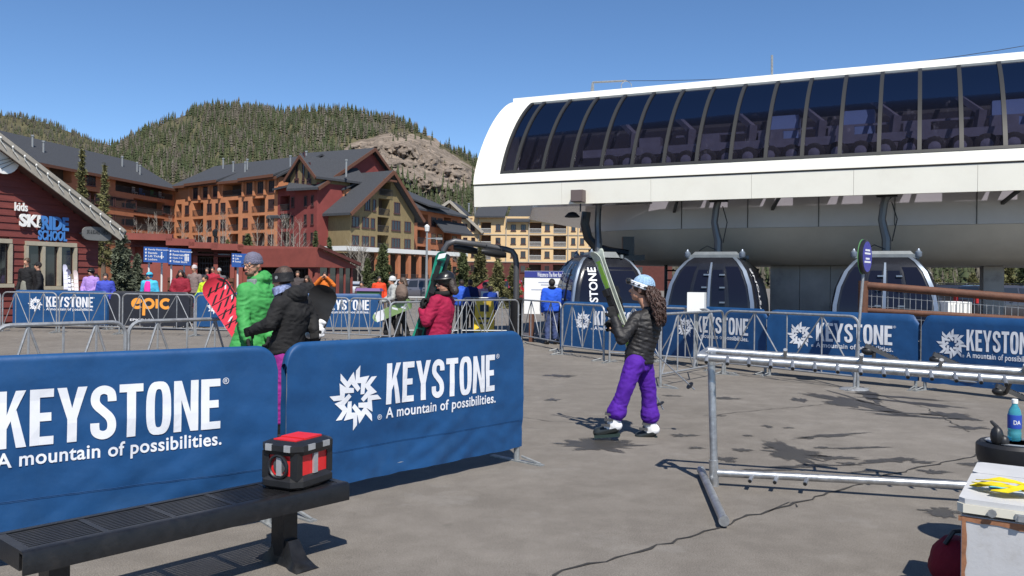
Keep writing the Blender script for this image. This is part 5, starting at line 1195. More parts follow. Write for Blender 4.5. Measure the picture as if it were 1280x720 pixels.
def dirsign(pxa, pxb, y0, y1, Y, lines, label, poles, icon=None, tilt=0):
    g = GX((pxa+pxb)/2, Y); o = thing('direction_sign', label, 'sign', tuple(g), group='blue direction signs')
    A, B = P(pxa, (y0+y1)/2-tilt, Y), P(pxb, (y0+y1)/2+tilt, Y-.3); h = (y1-y0)/2*Y/F; d = (B-A).normalized(); n = V((d.y, -d.x, 0)).normalized(); w = (B-A).length; c = (A+B)/2; upv = V((0,0,1))
    m = MB(); m.obox(c, d*(w/2), n*.02, upv*h); part('panel', m, sgn_b, o, None)
    for px in poles:
        q = GX(px, Y+.1); m = MB(); m.tube([q, q+V((0,0,c.z-h-.0))], .035, 8); part('pole', m, slab_w, o)
    m = MB()
    for i, t in enumerate(lines):
        zt = h*.78-i*h*.42
        put_text(m, t, -w*.3, -w*.3+w*.055*len(t), zt-h*.26, zt, lambda u, z: c+d*u+n*.024+upv*z, .02)
        m.lathe([(.005,0),(h*.13,0),(h*.13,.003),(.005,.003)], c-d*w*.4+n*.022+upv*(zt-h*.12), 10, 0, n)
    if icon:
        for k in range(icon): 
            q = c+d*(w*(.27+.07*k))+n*.024; m.obox(q-upv*h*.2, d*w*.025, n*.002, upv*h*.3); m.lathe([(.004,0),(h*.12,0),(h*.12,.003),(.004,.003)], q+upv*h*.28, 8, 0, n)
    part('sign_text', m, white_pr, o, None)
dirsign(180, 209.5, 309, 328, 30, ['Family Restrooms', 'Rentals', 'Lift Tickets', 'Lockers'], 'blue direction sign on two white poles, the left one of the pair', (186,202), 1, .6)
dirsign(211, 238.5, 311, 331, 29.6, ['Family Restrooms', 'Reservations', 'Open 7-4', 'Ticket Store'], 'blue direction sign with people symbols, the right one of the pair', (214,230), 3, .8)
dirsign(290, 312, 317, 334, 31, ['Tickets', 'Lift', 'Rental'], 'small blue sign partly hidden by the green jacket', (297,), None, .4)
# map board
g = GX(690, 22.3); MBD = thing('trail_map_board', 'large white information board with blue header behind the blue jacket', 'board', tuple(g)); f7 = Fac(656, 22.4, 724, 22.1)
zt, zb = f7.z(700,339), f7.z(700,393); m = MB(); m.obox(f7.at(f7.L/2, (zt+zb)/2, 0), f7.d*(f7.L/2), f7.n*.05, V((0,0,(zt-zb)/2))); part('panel', m, white_pt, MBD, None)
m = MB(); m.obox(f7.at(f7.L/2, zt-.09, .055), f7.d*(f7.L/2-.005), f7.n*.006, V((0,0,.085))); hd_ = part('header', m, mat('header_blue', (.03,.04,.22), .5), MBD, None)
m = MB(); put_text(m, 'Welcome to The River Run Gondola', .35, f7.L-.25, zt-.155, zt-.035, lambda u, z: f7.at(u, z, .064), .02); part('header_text', m, white_pr, hd_, None)
m = MB(); rg = random.Random(3)
for k in range(16):
    u = rg.uniform(.15, f7.L-.7); z = zt-.3-.065*k; m.obox(f7.at(u+.3, z, .054), f7.d*rg.uniform(.12,.3), f7.n*.001, V((0,0,.012)))
part('fine_print', m, mat('print_grey', (.4,.42,.5), .6), MBD, None)
for u in (.2, f7.L-.2):
    m = MB(); m.obox(f7.at(u, zb/2, 0), f7.d*.06, f7.n*.06, V((0,0,zb/2-.003))); part('post', m, wood_br, MBD, None)
# arched heater frame with padded foot
AF = thing('arched_heater_frame', 'grey pipe arch with two black heaters hanging above the queue', 'heater frame', tuple(GX(645, 23.2))); m = MB()
pts = [GX(553,22.4), P(553,325,22.4), P(555,312,22.4), P(560,304.5,22.4), P(568,301.5,22.4), P(600,306,22.8), P(632,311.5,23.2), P(640,314,23.2), P(644,320,23.2), P(645.5,330,23.2), GX(646,23.2)]
m.tube(pts, .08, 10); part('pipe', m, mat('arch_grey', (.09,.09,.095), .45, .4), AF)
for a, b in (((567,309),(597,314)), ((602,314),(633,319))):
    A, B = P(*a, 22.6), P(*b, 23.0); d = (B-A); m = MB(); R_ = []
    for t in np.linspace(0, 1, 9):
        e = math.sin(math.pi*min(1, max(0, .1+.8*t)))**.4; c = A.lerp(B, t); R_.append([c+V((0, .16*e*math.cos(k*math.pi/4), .11*e*math.sin(k*math.pi/4))) for k in range(8)])
    m.loft(R_); m.tube([A.lerp(B,.2), A.lerp(B,.2)+V((0,0,.2))], .02, 5); m.tube([A.lerp(B,.8), A.lerp(B,.8)+V((0,0,.2))], .02, 5); part('heater', m, black_p, AF, 60)
g = GX(646, 23.2); m = MB(); m.loft([[g+V((r*math.cos(a), r*math.sin(a), z)) for a in np.linspace(0, 2*math.pi, 13)[:-1]] for z, r in ((0,.16),(.1,.17),(.5,.17),(1.0,.165),(1.1,.15),(1.12,.08))]); part('foot_padding', m, fabric('black_pad', (.008,.008,.009)), AF, 60)
# yellow A-board
g = GX(606, 25); YB = thing('folding_board', 'yellow folding caution board behind the barriers', 'sign', tuple(g)); yb = mat('board_yellow', (.75,.5,.02), .45)
for s_ in (-1, 1):
    m = MB(); b = g+V((0, s_*.22, .02)); t = g+V((0, s_*.03, 1.05)); q = [b+V((-.3,0,0)), b+V((.3,0,0)), t+V((.27,0,0)), t+V((-.27,0,0))]; m.prism(q, (0, s_*.03, 0)); pn = part('leaf', m, yb, YB, None)
    if s_ < 0:
        for z, hw_, hz in ((.8,.13,.1),(.5,.17,.03),(.36,.13,.03)): m = MB(); m.obox(g+V((0, -.22+.19*(z-.02)/1.03-.036, z)), (hw_,0,0), (0,.003,0), (0,.19/1.03*hz,hz)); part('leaf_print', m, black_p, pn, None)
# lamp posts
for px, y, Y, lb in ((533,283,62,'tall thin grey lamp post behind the green skis'),(268,289,60,'black lamp post above the low red lodge roof')):
    g = GX(px, Y); h = P(px, y, Y).z; o = thing('lamp_post', lb, 'lamp post', tuple(g)); m = MB(); m.tube([g, g+V((0,0,h-.4))], .09, 8, rs=[.11,.07]); part('pole', m, galv_d if px > 500 else black_m, o)
    m = MB(); q = g+V((0,0,h-.4)); m.lathe([(.08,0),(.16,.05),(.2,.4),(.05,.55)], q, 8); part('lantern', m, slab_w if px > 500 else black_m, o)
    if px > 500: m = MB(); m.bar(q-V((0,0,.5)), q+V((.9,0,-.45)), .08); m.obox(q+V((.9,0,-.5)), (.25,0,0), (0,.12,0), (0,0,.08)); part('arm', m, galv_d, o, None)
# wooden rail fence with wire mesh
WF = thing('rail_fence', 'brown log rail fence with wire mesh in front of the right gondola cabin', 'fence', tuple(GX(1079, 15.6)))
YA, YB_ = 15.6, 13.9; t0, t1 = P(1083,357,YA), P(1330,377,YB_); l0, l1 = P(1083,388,YA), P(1330,402,YB_)
m = MB(); m.tube([t0, t1], .075, 10); part('rail', m, wood_br, WF); m = MB(); m.tube([l0, l1], .055, 10); part('rail', m, wood_br, WF)
for px, Y, y in ((1079,15.6,351),(1332,13.9,362)):
    g = GX(px, Y); h = P(px, y, Y).z; m = MB(); m.tube([g, g+V((0,0,h))], .09, 10); part('post', m, wood_br, WF)
m = MB(); n = 34
for i in range(n): t = i/(n-1); m.bar(t0.lerp(t1, t), V((t0.lerp(t1, t).x, t0.lerp(t1, t).y, .05)), .008)
for k in range(9): f = k/8; m.bar(t0*(1-f)+V((t0.x, t0.y, .1))*f, t1*(1-f)+V((t1.x, t1.y, .1))*f, .008)
part('wire_mesh', m, galv, WF, None)
# ticket scanner box on a stand in front of middle cabin
g = GX(871, 15.9); m = MB(); BXS = thing('white_scanner_box', 'small white box on a post in front of the middle gondola cabin', 'box', tuple(g)); q = P(871,378,15.9); m.obox(q, V((.15,-.05,0)), V((.05,.13,0)), V((0,0,.19))); part('box', m, white_pt, BXS, None); m = MB(); m.tube([g, g+V((0,0,q.z-.19))], .04, 8); part('post', m, galv_d, BXS)
# ================================================================== NEAR TREES
def leafmesh(name, V3, tint, mats=None):
    n = len(V3); me = bpy.data.meshes.new(name); me.vertices.add(n*3); me.vertices.foreach_set('co', V3.reshape(-1).astype(np.float32))
    me.loops.add(n*3); me.loops.foreach_set('vertex_index', np.arange(n*3, dtype=np.int32)); me.polygons.add(n); me.polygons.foreach_set('loop_start', np.arange(0, n*3, 3, dtype=np.int32)); me.update(calc_edges=True)
    ca = me.color_attributes.new('tint', 'FLOAT_COLOR', 'POINT'); c = np.ones((n, 3, 4), np.float32); c[:,:,:3] = tint[:,None,:]; ca.data.foreach_set('color', c.ravel()); me.materials.append(leaf); return me
def conifer(loc, h, r, seed, label, dens=1.0, col=(.05,.065,.028), bare=.08, ragged=.35, name='spruce_tree', size=None):
    rg = np.random.default_rng(seed); root = thing(name, label, 'tree', tuple(loc), 0, 'spruces and pines around the plaza'); loc = V(loc)
    m = MB(); m.tube([loc-V((0,0,.02)), loc+V((0,0,h*.5)), loc+V((0,0,h*.98))], .1, 7, rs=[h*.02, h*.012, h*.002])
    br = []; nl = int(16+h*2.2)
    for i in range(nl):
        t = bare+(1-bare)*(i+rg.uniform(-.3,.3))/nl; t = min(max(t, bare), .985); k = int(rg.integers(4, 7)); R = r*(1-t)**.75*rg.uniform(1-ragged*.7, 1.2)+.07*r
        for j in range(k):
            a = rg.uniform(0, 6.283); L = R*rg.uniform(.55, 1.1); br.append((t*h, a, L))
            if L > .3*r and rg.random() < .3: m.tube([loc+V((0,0,t*h)), loc+V((L*.8*math.cos(a), L*.8*math.sin(a), t*h-L*.12))], .01, 4, rs=[h*.003, h*.001])
    part('trunk', m, bark, root)
    T, C = [], []; sz = size or max(.05, r*.16)
    for z, a, L in br:
        n = int(max(8, 70*dens*(L/r)**.9)); s = rg.random(n)**.5; d = L*s
        up = -.25*d*s+.12*L*s*s; spread = (.1+.22*(1-s))*L
        x = d*math.cos(a)-rg.normal(0, 1, n)*spread*.55*math.sin(a); y = d*math.sin(a)+rg.normal(0, 1, n)*spread*.55*math.cos(a); zz = z+up+rg.normal(0, sz*.7, n)
        c = np.stack([x, y, zz], 1); ln = sz*rg.uniform(.7, 1.7, n)
        dirv = np.stack([math.cos(a)+rg.normal(0,.6,n), math.sin(a)+rg.normal(0,.6,n), rg.normal(-.1,.45,n)], 1); dirv /= np.linalg.norm(dirv, axis=1)[:,None]
        sd = np.cross(dirv, rg.normal(0, 1, (n, 3))); sd /= np.linalg.norm(sd, axis=1)[:,None]+1e-6
        T.append(np.stack([c-dirv*ln[:,None]*.6+sd*ln[:,None]*.32, c-dirv*ln[:,None]*.6-sd*ln[:,None]*.32, c+dirv*ln[:,None]], 1))
        j = rg.uniform(.65, 1.35); tc = np.array(col)[None]*j*rg.uniform(.8, 1.25, (n, 1)); C.append(tc)
    me = leafmesh('crown', np.concatenate(T), np.concatenate(C)); link('crown', me, root); return root
def tr(px, ytop, Y, rpx, seed, label, **k): g = GX(px, Y); h = P(px, ytop, Y).z; return conifer(g, h, rpx*Y/F, seed, label, **k)
oliv = (.13,.125,.055); grn = (.08,.095,.042); blu = (.1,.115,.08)
tr(151, 291, 34, 22, 1, 'full blue-green spruce beside the ski school corner', col=blu, dens=2.4, bare=.03)
tr(171, 318, 36, 15, 41, 'small spruce behind the blue signs, right of the school spruce', col=blu, dens=1.6, bare=.03)
tr(101, 186, 62, 17, 2, 'tall spruce rising behind the ski school roof, left of two', col=oliv, dens=.75, bare=.3, ragged=1.0); tr(129, 204, 60, 15, 3, 'tall spruce rising behind the ski school roof, right of two', col=oliv, dens=.7, bare=.25, ragged=1.0)
tr(205, 296, 58, 14, 4, 'dark pine poking above the left end of the lodge roof', col=oliv, dens=1.2); tr(310, 293, 70, 17, 5, 'bushy green pine above the lodge roof beside the grey hat', col=grn, dens=1.4); tr(284, 300, 75, 12, 42, 'low pine on the bank left of the grey hat', col=oliv)
tr(394, 288, 82, 10, 6, 'slim spruce in front of the red apartment block', col=grn); tr(411, 296, 85, 10, 7, 'slim spruce at the left corner of the olive block', col=grn); tr(479, 306, 76, 17, 8, 'broad spruce in front of the arcade', col=grn, dens=1.5); tr(459, 322, 78, 10, 9, 'small spruce left of the broad arcade spruce', col=grn)
tr(600, 306, 70, 15, 10, 'spruce behind the left heater of the arch', col=oliv, dens=1.5); tr(578, 312, 72, 14, 12, 'spruce just right of the upright green skis', col=grn, dens=1.5); tr(622, 325, 52, 17, 13, 'bushy low spruce under the arch', col=oliv, dens=1.8, bare=.02); tr(641, 330, 50, 13, 14, 'bushy low spruce behind the arch post', col=oliv, dens=1.6, bare=.02); tr(660, 335, 66, 10, 15, 'small spruce behind the information board edge', col=grn)
tr(561, 325, 74, 9, 16, 'small dark spruce behind the red jacket', col=grn); tr(742, 330, 80, 12, 17, 'spruce behind the turning gondola cabin', col=grn)
for i, (px, y, Y, rp_, c) in enumerate([(1258,330,55,22,oliv),(1285,322,50,22,grn),(1216,345,90,16,oliv),(1188,350,95,12,grn),(1232,348,80,14,grn),(1172,350,100,12,oliv)]):
    tr(px, y, Y, rp_, 50+i, ['large olive pine seen under the station at right','dark pine at the right picture edge under the station','mid pine beyond the log fence','small pine just right of the support column','green pine between the two right pines','small pine beside the right gondola cabin'][i], col=c, dens=1.3)
def aspen(px, ytop, Y, seed, label):
    rg = random.Random(seed); g = GX(px, Y); h = P(px, ytop, Y).z; root = thing('aspen_tree', label, 'tree', tuple(g), 0, 'bare aspens before the apartments'); lean = rg.uniform(-.03,.03)
    m = MB(); m.tube([g, g+V((lean*h*.5, 0, h*.5)), g+V((lean*h, 0, h))], .1, 6, rs=[.09,.055,.015]); part('trunk', m, bark_w, root); m = MB()
    for k in range(22):
        t = rg.uniform(.35, .97); a = rg.uniform(0, 6.28); L = (1-t)*h*.3+.4; p = g+V((lean*h*t, 0, h*t)); q = p+V((L*.6*math.cos(a), L*.6*math.sin(a), L*.75)); m.tube([p, q], .02, 4, rs=[.018,.008])
        for _ in range(2): e = q+V((rg.uniform(-.4,.4), rg.uniform(-.4,.4), rg.uniform(.2,.6))); m.tube([p.lerp(q, .6), e], .01, 4, rs=[.01,.005])
    part('crown', m, bark_w, root)
for i, (px, y, Y) in enumerate([(172,276,95),(184,270,96),(197,268,94),(208,272,97),(225,279,98),(246,280,100),(257,282,98),(279,266,97),(283,276,99),(322,272,95),(337,274,94),(350,268,93),(358,272,95),(368,280,96),(375,277,94),(437,304,88),(452,308,86),(455,306,86),(447,308,87),(575,308,85)]):
    aspen(px, y, Y, 100+i, 'thin bare aspen %s' % ['left of the long balcony','at the left of the long balcony','at the centre of the long balcony','at the right of the long balcony','at the inner corner of the orange wings','before the second orange balcony','right of the second orange balcony','at the middle of the centre wing','close right of the middle aspen of the centre wing','before the last orange balcony','at the right end of the centre wing','at the left corner of the red block','before the red block balcony','at the middle of the red block','right of the middle of the red block','before the left face of the olive block','before the olive block, left of three close ones','before the olive block, right of three close ones','before the olive block, middle of three close ones','right of the upright green skis'][i])
# pale balcony chairs on the top terrace of the left wing
for i, (px, c, nm) in enumerate([(173,(.7,.7,.7),'white'),(182,(.05,.18,.5),'blue'),(196,(.05,.3,.1),'green'),(206,(.7,.7,.7),'pale')]):
    u = f1.u(px); p = f1.at(u, 16.2, -.9); m = MB(); m.obox(p+V((0,0,.45)), f1.d*.4, f1.n*.35, V((0,0,.06))); m.obox(p-f1.n*.3+V((0,0,.95)), f1.d*.4, f1.n*.06, V((0,0,.45)))
    for a in (-1, 1):
        for b in (-1, 1): m.obox(p+f1.d*.33*a+f1.n*.28*b+V((0,0,.2)), f1.d*.03, f1.n*.03, V((0,0,.2)))
    solo('terrace_chair', m, mat('chair_'+nm, c, .5), '%s chair on the top terrace of the left orange wing' % nm if nm != 'pale' else 'white chair at the right end of the top terrace', 'chair', tuple(p), smooth=None)
# ================================================================== PARKED CARS
def car(root, paint, L=4.7, W=1.86, Hh=1.72, suv=True, glassm=glassd):
    hl = L/2
    if suv: st = [(-hl,.5,.95,.97,.62),(-hl+.06,.34,1.0,1.3,.8),(-hl+.25,.3,1.02,Hh-.05,.93),(-hl+.8,.3,1.02,Hh,.97),(-.2,.28,1.02,Hh,1),(.55,.28,1.02,Hh-.05,1),(.95,.28,1.02,1.42,1),(1.3,.3,1.04,1.06,.99),(hl-.5,.3,1.0,1.0,.96),(hl-.12,.34,.9,.9,.86),(hl,.45,.72,.72,.72)]
    else: st = [(-hl,.5,.85,.86,.7),(-hl+.1,.34,.95,.97,.84),(-hl+.75,.28,.98,1.02,.96),(-1.0,.28,.98,1.34,.98),(-.5,.28,.98,Hh,1),(.2,.28,.98,Hh,1),(.6,.28,.97,1.3,1),(1.05,.28,.96,.99,.99),(hl-.5,.3,.88,.89,.96),(hl-.1,.34,.76,.77,.86),(hl,.45,.62,.63,.74)]
    R = []
    for x, zb, belt, roof, wf in st:
        w = W/2*wf; k = .8 if roof > belt+.08 else .96; g = min(.08, max(.01, (roof-belt)*.3))
        R.append([(x,-w*.9,zb),(x,-w,zb+.15),(x,-w,belt-.12),(x,-w*.965,belt),(x,-w*k,roof-g),(x,-w*k*.85,roof),(x,w*k*.85,roof),(x,w*k,roof-g),(x,w*.965,belt),(x,w,belt-.12),(x,w,zb+.15),(x,w*.9,zb)])
    m = MB(); m.loft(R); part('body', m, paint, root, 35)
    def pt(x, side, f, o=.012):    # on the glasshouse side
        xs = [s[0] for s in st]; belt = np.interp(x, xs, [s[2] for s in st]); roof = np.interp(x, xs, [s[3] for s in st]); w = W/2*np.interp(x, xs, [s[4] for s in st]); k = .8 if roof > belt+.08 else .96
        g = min(.08, (roof-belt)*.3); z = belt+(roof-g-belt)*f; y = w*.965+(w*k-w*.965)*f
        return (x, side*(y+o), z)
    bays = [(-hl+.42,-hl+1.05),(-hl+1.15,-.25),(-.15,.62)] if suv else [(-.95,-.42),(-.35,.3)]
    for side in (-1, 1):
        for a, b in bays:
            m = MB(); m.add([pt(a, side, .1), pt(b, side, .1), pt(b-(.1 if b > .3 else 0), side, .92), pt(a+(.12 if a < -1.8 else 0), side, .92)], [(0,1,2,3)] if side < 0 else [(3,2,1,0)]); part('side_window', m, glassm, root, None)
        for a in ((-.2, .9) if suv else (.3,)): m = MB(); m.obox((a-.5, side*(W/2+.004), .92), (.08,0,0), (0,.012,0), (0,0,.015)); part('door_handle', m, black_p, root, None)
        m = MB(); m.obox((.75, side*(W/2+.06), 1.08), (.06,0,0), (0,.1,0), (0,0,.07)); part('wing_mirror', m, paint, root, None)
        for xw in (-hl+.95, hl-.95):
            m = MB(); m.lathe([(.2,-.1),(.33,-.1),(.355,-.06),(.355,.06),(.33,.1),(.2,.1)], (xw, side*(W/2-.09), .355), 18, 0, (0,1,0)); wl = part('wheel', m, tyre_m, root)
            m = MB(); m.lathe([(.02,0),(.08,.02),(.21,.0),(.21,-.02),(.02,-.02)], (xw, side*(W/2+.005), .355), 14, 0, (0,side,0)); part('rim', m, alu, wl)
            m = MB(); pts = [(xw+.42*math.cos(a), side*(W/2+.003), .355+.42*math.sin(a)) for a in np.linspace(0, math.pi, 12)]+[(xw-.36, side*(W/2+.003), .3), (xw+.36, side*(W/2+.003), .3)]; m.add(pts, [tuple(range(len(pts)))]); part('wheel_arch', m, black_p, root, None)
        m = MB(); m.obox((hl-.1, side*W*.33, .78), (.08,0,0), (0,.16,0), (0,0,.07)); part('headlight', m, silver_pl, root, None)
        m = MB(); m.obox((-hl+.02, side*W*.36, 1.0), (.06,0,0), (0,.1,0), (0,0,.14)); part('taillight', m, mat('taillight_red', (.4,.01,.01), .3) if 'taillight_red' not in bpy.data.materials else bpy.data.materials['taillight_red'], root, None)
    i0 = 5 if suv else 5
    a, b = st[i0], st[i0+2] if suv else st[i0+2]
    m = MB(); za, zb_ = a[3]-.1, b[3]+.02; m.add([(a[0]+.08,-W*.36,za),(a[0]+.08,W*.36,za),(b[0]+.02,W*.43,zb_+.03),(b[0]+.02,-W*.43,zb_+.03)], [(0,1,2,3)])
    m.v = [(x+.05, y, z+.05) for x, y, z in m.v]; part('windscreen', m, glassm, root, None)
    m = MB(); x0 = -hl+.17 if suv else -1.35; m.add([(x0-.12 if suv else x0-.5,-W*.4,1.08),(x0-.12 if suv else x0-.5,W*.4,1.08),(x0+.0 if suv else -.62,W*.36,Hh-.14),(x0+.0 if suv else -.62,-W*.36,Hh-.14)], [(3,2,1,0)]); m.v = [(x-.03, y, z+.02) for x, y, z in m.v]; part('rear_window', m, glassm, root, None)
    if suv:
        for s_ in (-1, 1): m = MB(); m.tube([(-hl+.5, s_*.6, Hh+.02), (-hl+.6, s_*.6, Hh+.07), (.4, s_*.6, Hh+.05), (.5, s_*.6, Hh-.01)], .02, 6); part('roof_rail', m, black_p, root)
    m = MB(); m.obox((0,0,.33), (hl-.1,0,0), (0,W*.45,0), (0,0,.1)); part('sill', m, black_p, root, None)
pc = lambda n, c: mat('car_paint_'+n, c, .3, .2, coat=.8)
for px, Y, rz, c, nm, suv, lb in [(524,66,168,(.12,.12,.14),'grey',True,'grey estate SUV parked behind the grey snowboarder'),(505,92,172,(.55,.55,.55),'white',True,'pale SUV parked behind the grey one'),(424,80,100,(.03,.04,.07),'navy',True,'dark blue car parked behind the lodge vestibule'),(447,80,97,(.5,.52,.55),'silver',False,'silver car parked right of the lodge vestibule'),
        (400,86,95,(.06,.06,.07),'black',True,'black SUV far behind the lodge vestibule'),(475,98,100,(.07,.1,.16),'slate',True,'slate car in the far row before the arcade'),(548,80,170,(.02,.02,.025),'jet',True,'black SUV right of the red jacket skis'),(618,64,172,(.3,.02,.03),'crimson',True,'dark red SUV with black roof behind the padded post'),(586,75,172,(.03,.03,.05),'ink',True,'dark SUV behind the blue jackets in the queue'),(600,95,175,(.6,.6,.6),'ivory',True,'white SUV roof in the back row under the arch'),
        (655,84,172,(.05,.06,.2),'cobalt',False,'blue car right of the arch post'),(527,100,175,(.1,.1,.12),'ash',True,'dark car in the back row below the arcade')]:
    g = GX(px, Y); o = thing('parked_car', lb, 'car', tuple(g), math.radians(rz), 'cars in the parking lot', local=True); car(o, pc(nm, c), suv=suv, Hh=1.75 if suv else 1.45)
# service truck and boxes seen under the station, right
for i, (px, Y, rz, c, nm, lb) in enumerate([(1206,42,5,(.02,.02,.025),'coal','dark pickup beyond the log fence at right'),(1262,40,10,(.05,.05,.06),'soot','dark SUV at the right edge beyond the log fence')]):
    g = GX(px, Y); o = thing('parked_car', lb, 'car', tuple(g), math.radians(rz), 'cars in the parking lot', local=True); car(o, pc(nm, c), suv=True)
g = GX(1191, 36); TC = thing('cargo_crate', 'white cargo crate beyond the log fence', 'crate', tuple(g)); q = P(1191,385,36); m = MB(); m.obox(q, (.44,-.05,0), (.1,.7,0), (0,0,.28)); part('box', m, white_pt, TC, None); m = MB(); m.obox(V((q.x, q.y, (q.z-.28)/2)), (.4,0,0), (0,.6,0), (0,0,(q.z-.285)/2)); part('pallet_base', m, dgrey_p, TC, None)
m = MB()
for k in range(6): m.obox(q+V((-.37+.148*k, -.765, 0)), (.012,0,0), (0,.01,0), (0,0,.27))
part('ribs', m, slab_w, TC, None)
# planter box and crates beside vestibule
g = GX(455, 40); m = MB(); SB = thing('wooden_planter', 'pale wooden planter box right of the lodge vestibule', 'planter', tuple(g)); q = g
for k in range(3): m = MB(); m.obox(q+V((0,0,.12+.2*k)), (1.0,0,0), (0,.4,0), (0,0,.095)); part('board', m, mat('pale_wood', (.3,.2,.1), .7) if 'pale_wood' not in bpy.data.materials else bpy.data.materials['pale_wood'], SB, None)
g = GX(462, 30); m = MB(); EB = thing('equipment_bin', 'green bin with purple lid behind the far blue banner', 'bin', tuple(g)); m.loft([[g+V((x*s, y*s, z)) for x, y in ((-.4,-.3),(.4,-.3),(.4,.3),(-.4,.3))] for z, s in ((0,.85),(1.2,1.0))]); part('body', m, mat('bin_green', (.05,.14,.05), .5), EB, None); m = MB(); m.loft([[g+V((x*s, y*s, z)) for x, y in ((-.45,-.35),(.45,-.35),(.45,.35),(-.45,.35))] for z, s in ((1.203,1.0),(1.3,.9))]); part('lid', m, mat('lid_purple', (.12,.05,.2), .5), EB, None)
# ================================================================== PEOPLE
def cap(m, a, b, r0, r1, mi=0, n=10):
    a, b = V(a), V(b); d = b-a; L = d.length
    if L < 1e-4: return m.ell(a, (r0, r0, r0), mi)
    d.normalize(); pts, rs = [], []
    for k in (-.95, -.7, -.35): pts.append(a+d*r0*k); rs.append(r0*math.sqrt(1-k*k))
    pts += [a, a.lerp(b, .5), b]; rs += [r0, (r0+r1)/2, r1]
    for k in (.35, .7, .95): pts.append(b+d*r1*k); rs.append(r1*math.sqrt(1-k*k))
    return m.tube(pts, r0, n, mi, rs=rs)
def sect(m, rings, n=16, xd=(1,0,0)):     # stack of ellipses (c, rx, ry)
    R = []; xd = V(xd).normalized()
    for i, (c, rx_, ry_) in enumerate(rings):
        c = V(c); t = (V(rings[min(i+1, len(rings)-1)][0])-V(rings[max(0, i-1)][0])).normalized(); x = (xd-t*xd.dot(t)).normalized(); y = t.cross(x)
        R.append([c+x*rx_*math.cos(2*math.pi*k/n)+y*ry_*math.sin(2*math.pi*k/n) for k in range(n)])
    return m.loft(R)
_rm = [0]
def blob(mb, vox, smooth=6, wr=0, wf=9, seed=0, wax=None):    # fuse overlapping solids into ONE continuous surface
    me = bpy.data.meshes.new('t'); me.from_pydata(mb.v, [], mb.f); o = bpy.data.objects.new('t', me); COL.objects.link(o)
    md = o.modifiers.new('r', 'REMESH'); md.mode = 'VOXEL'; md.voxel_size = vox; md.use_smooth_shade = True
    if smooth: s = o.modifiers.new('s', 'SMOOTH'); s.factor = .5; s.iterations = smooth
    dg = bpy.context.evaluated_depsgraph_get(); r = bpy.data.meshes.new_from_object(o.evaluated_get(dg)); bpy.data.objects.remove(o); bpy.data.meshes.remove(me)
    if wr:
        n = len(r.vertices); co = np.empty(n*3, np.float32); r.vertices.foreach_get('co', co); no = np.empty(n*3, np.float32); r.vertices.foreach_get('normal', no); co = co.reshape(-1, 3); no = no.reshape(-1, 3)
        w = wax or (1, 1, 2.2)
        f = np.array([noise.noise(V((c[0]*wf*w[0]+seed, c[1]*wf*w[1], c[2]*wf*w[2]+noise.noise(V((c[0]*5, c[1]*5, c[2]*5)))*1.5))) for c in co.tolist()])
        f = 1-2*np.abs(f); co += no*(f*wr)[:,None]; r.vertices.foreach_set('co', co.ravel()); r.update()
    r.polygons.foreach_set('use_smooth', [True]*len(r.polygons)); return r
def bpart(name, mb, mt, root, vox, smooth=5, **k):
    me = blob(mb, vox, smooth, **k); me.name = name; me.materials.clear(); me.materials.append(mt); o = link(name, me, root); ORG[o.name] = V((0,0,0)); return o
def lerp(a, b, t): return V(a).lerp(V(b), t)
_fab = {}
def fb(c, **k):
    key = tuple(c)
    if key not in _fab: _fab[key] = fabric('c%d' % len(_fab), c, **k)
    return _fab[key]
def hand(m, w, fdir, palm, side, curl=.9, s=1.0, r=.0098):
    """five fingers: w wrist, fdir along the hand, palm = direction the palm faces, side = towards the thumb"""
    w, f, p, t = V(w), V(fdir).normalized(), V(palm).normalized(), V(side).normalized()
    c = w+f*.05*s; m.obox(c, f*.045*s, t*.04*s, p*.014*s)
    for i, L in enumerate((.068, .078, .072, .056)):
        b = w+f*.092*s+t*(.03-.02*i)*s; d1 = (f*math.cos(curl*.5)+p*math.sin(curl*.5)); d2 = (f*math.cos(curl*1.3)+p*math.sin(curl*1.3)); d3 = (f*math.cos(curl*2.0)+p*math.sin(curl*2.0))
        q1 = b+d1*L*.45*s; q2 = q1+d2*L*.32*s; q3 = q2+d3*L*.25*s
        cap(m, b-f*.02*s, q1, r*s, r*.95*s, n=6); cap(m, q1, q2, r*.95*s, r*.88*s, n=6); cap(m, q2, q3, r*.88*s, r*.75*s, n=6)
    b = w+f*.03*s+t*.036*s; q1 = b+(t*.7+f*.6+p*.3)*.036*s; q2 = q1+(f*.8+p*.6)*.03*s; cap(m, b, q1, r*1.15*s, r*1.05*s, n=6); cap(m, q1, q2, r*1.05*s, r*.85*s, n=6)
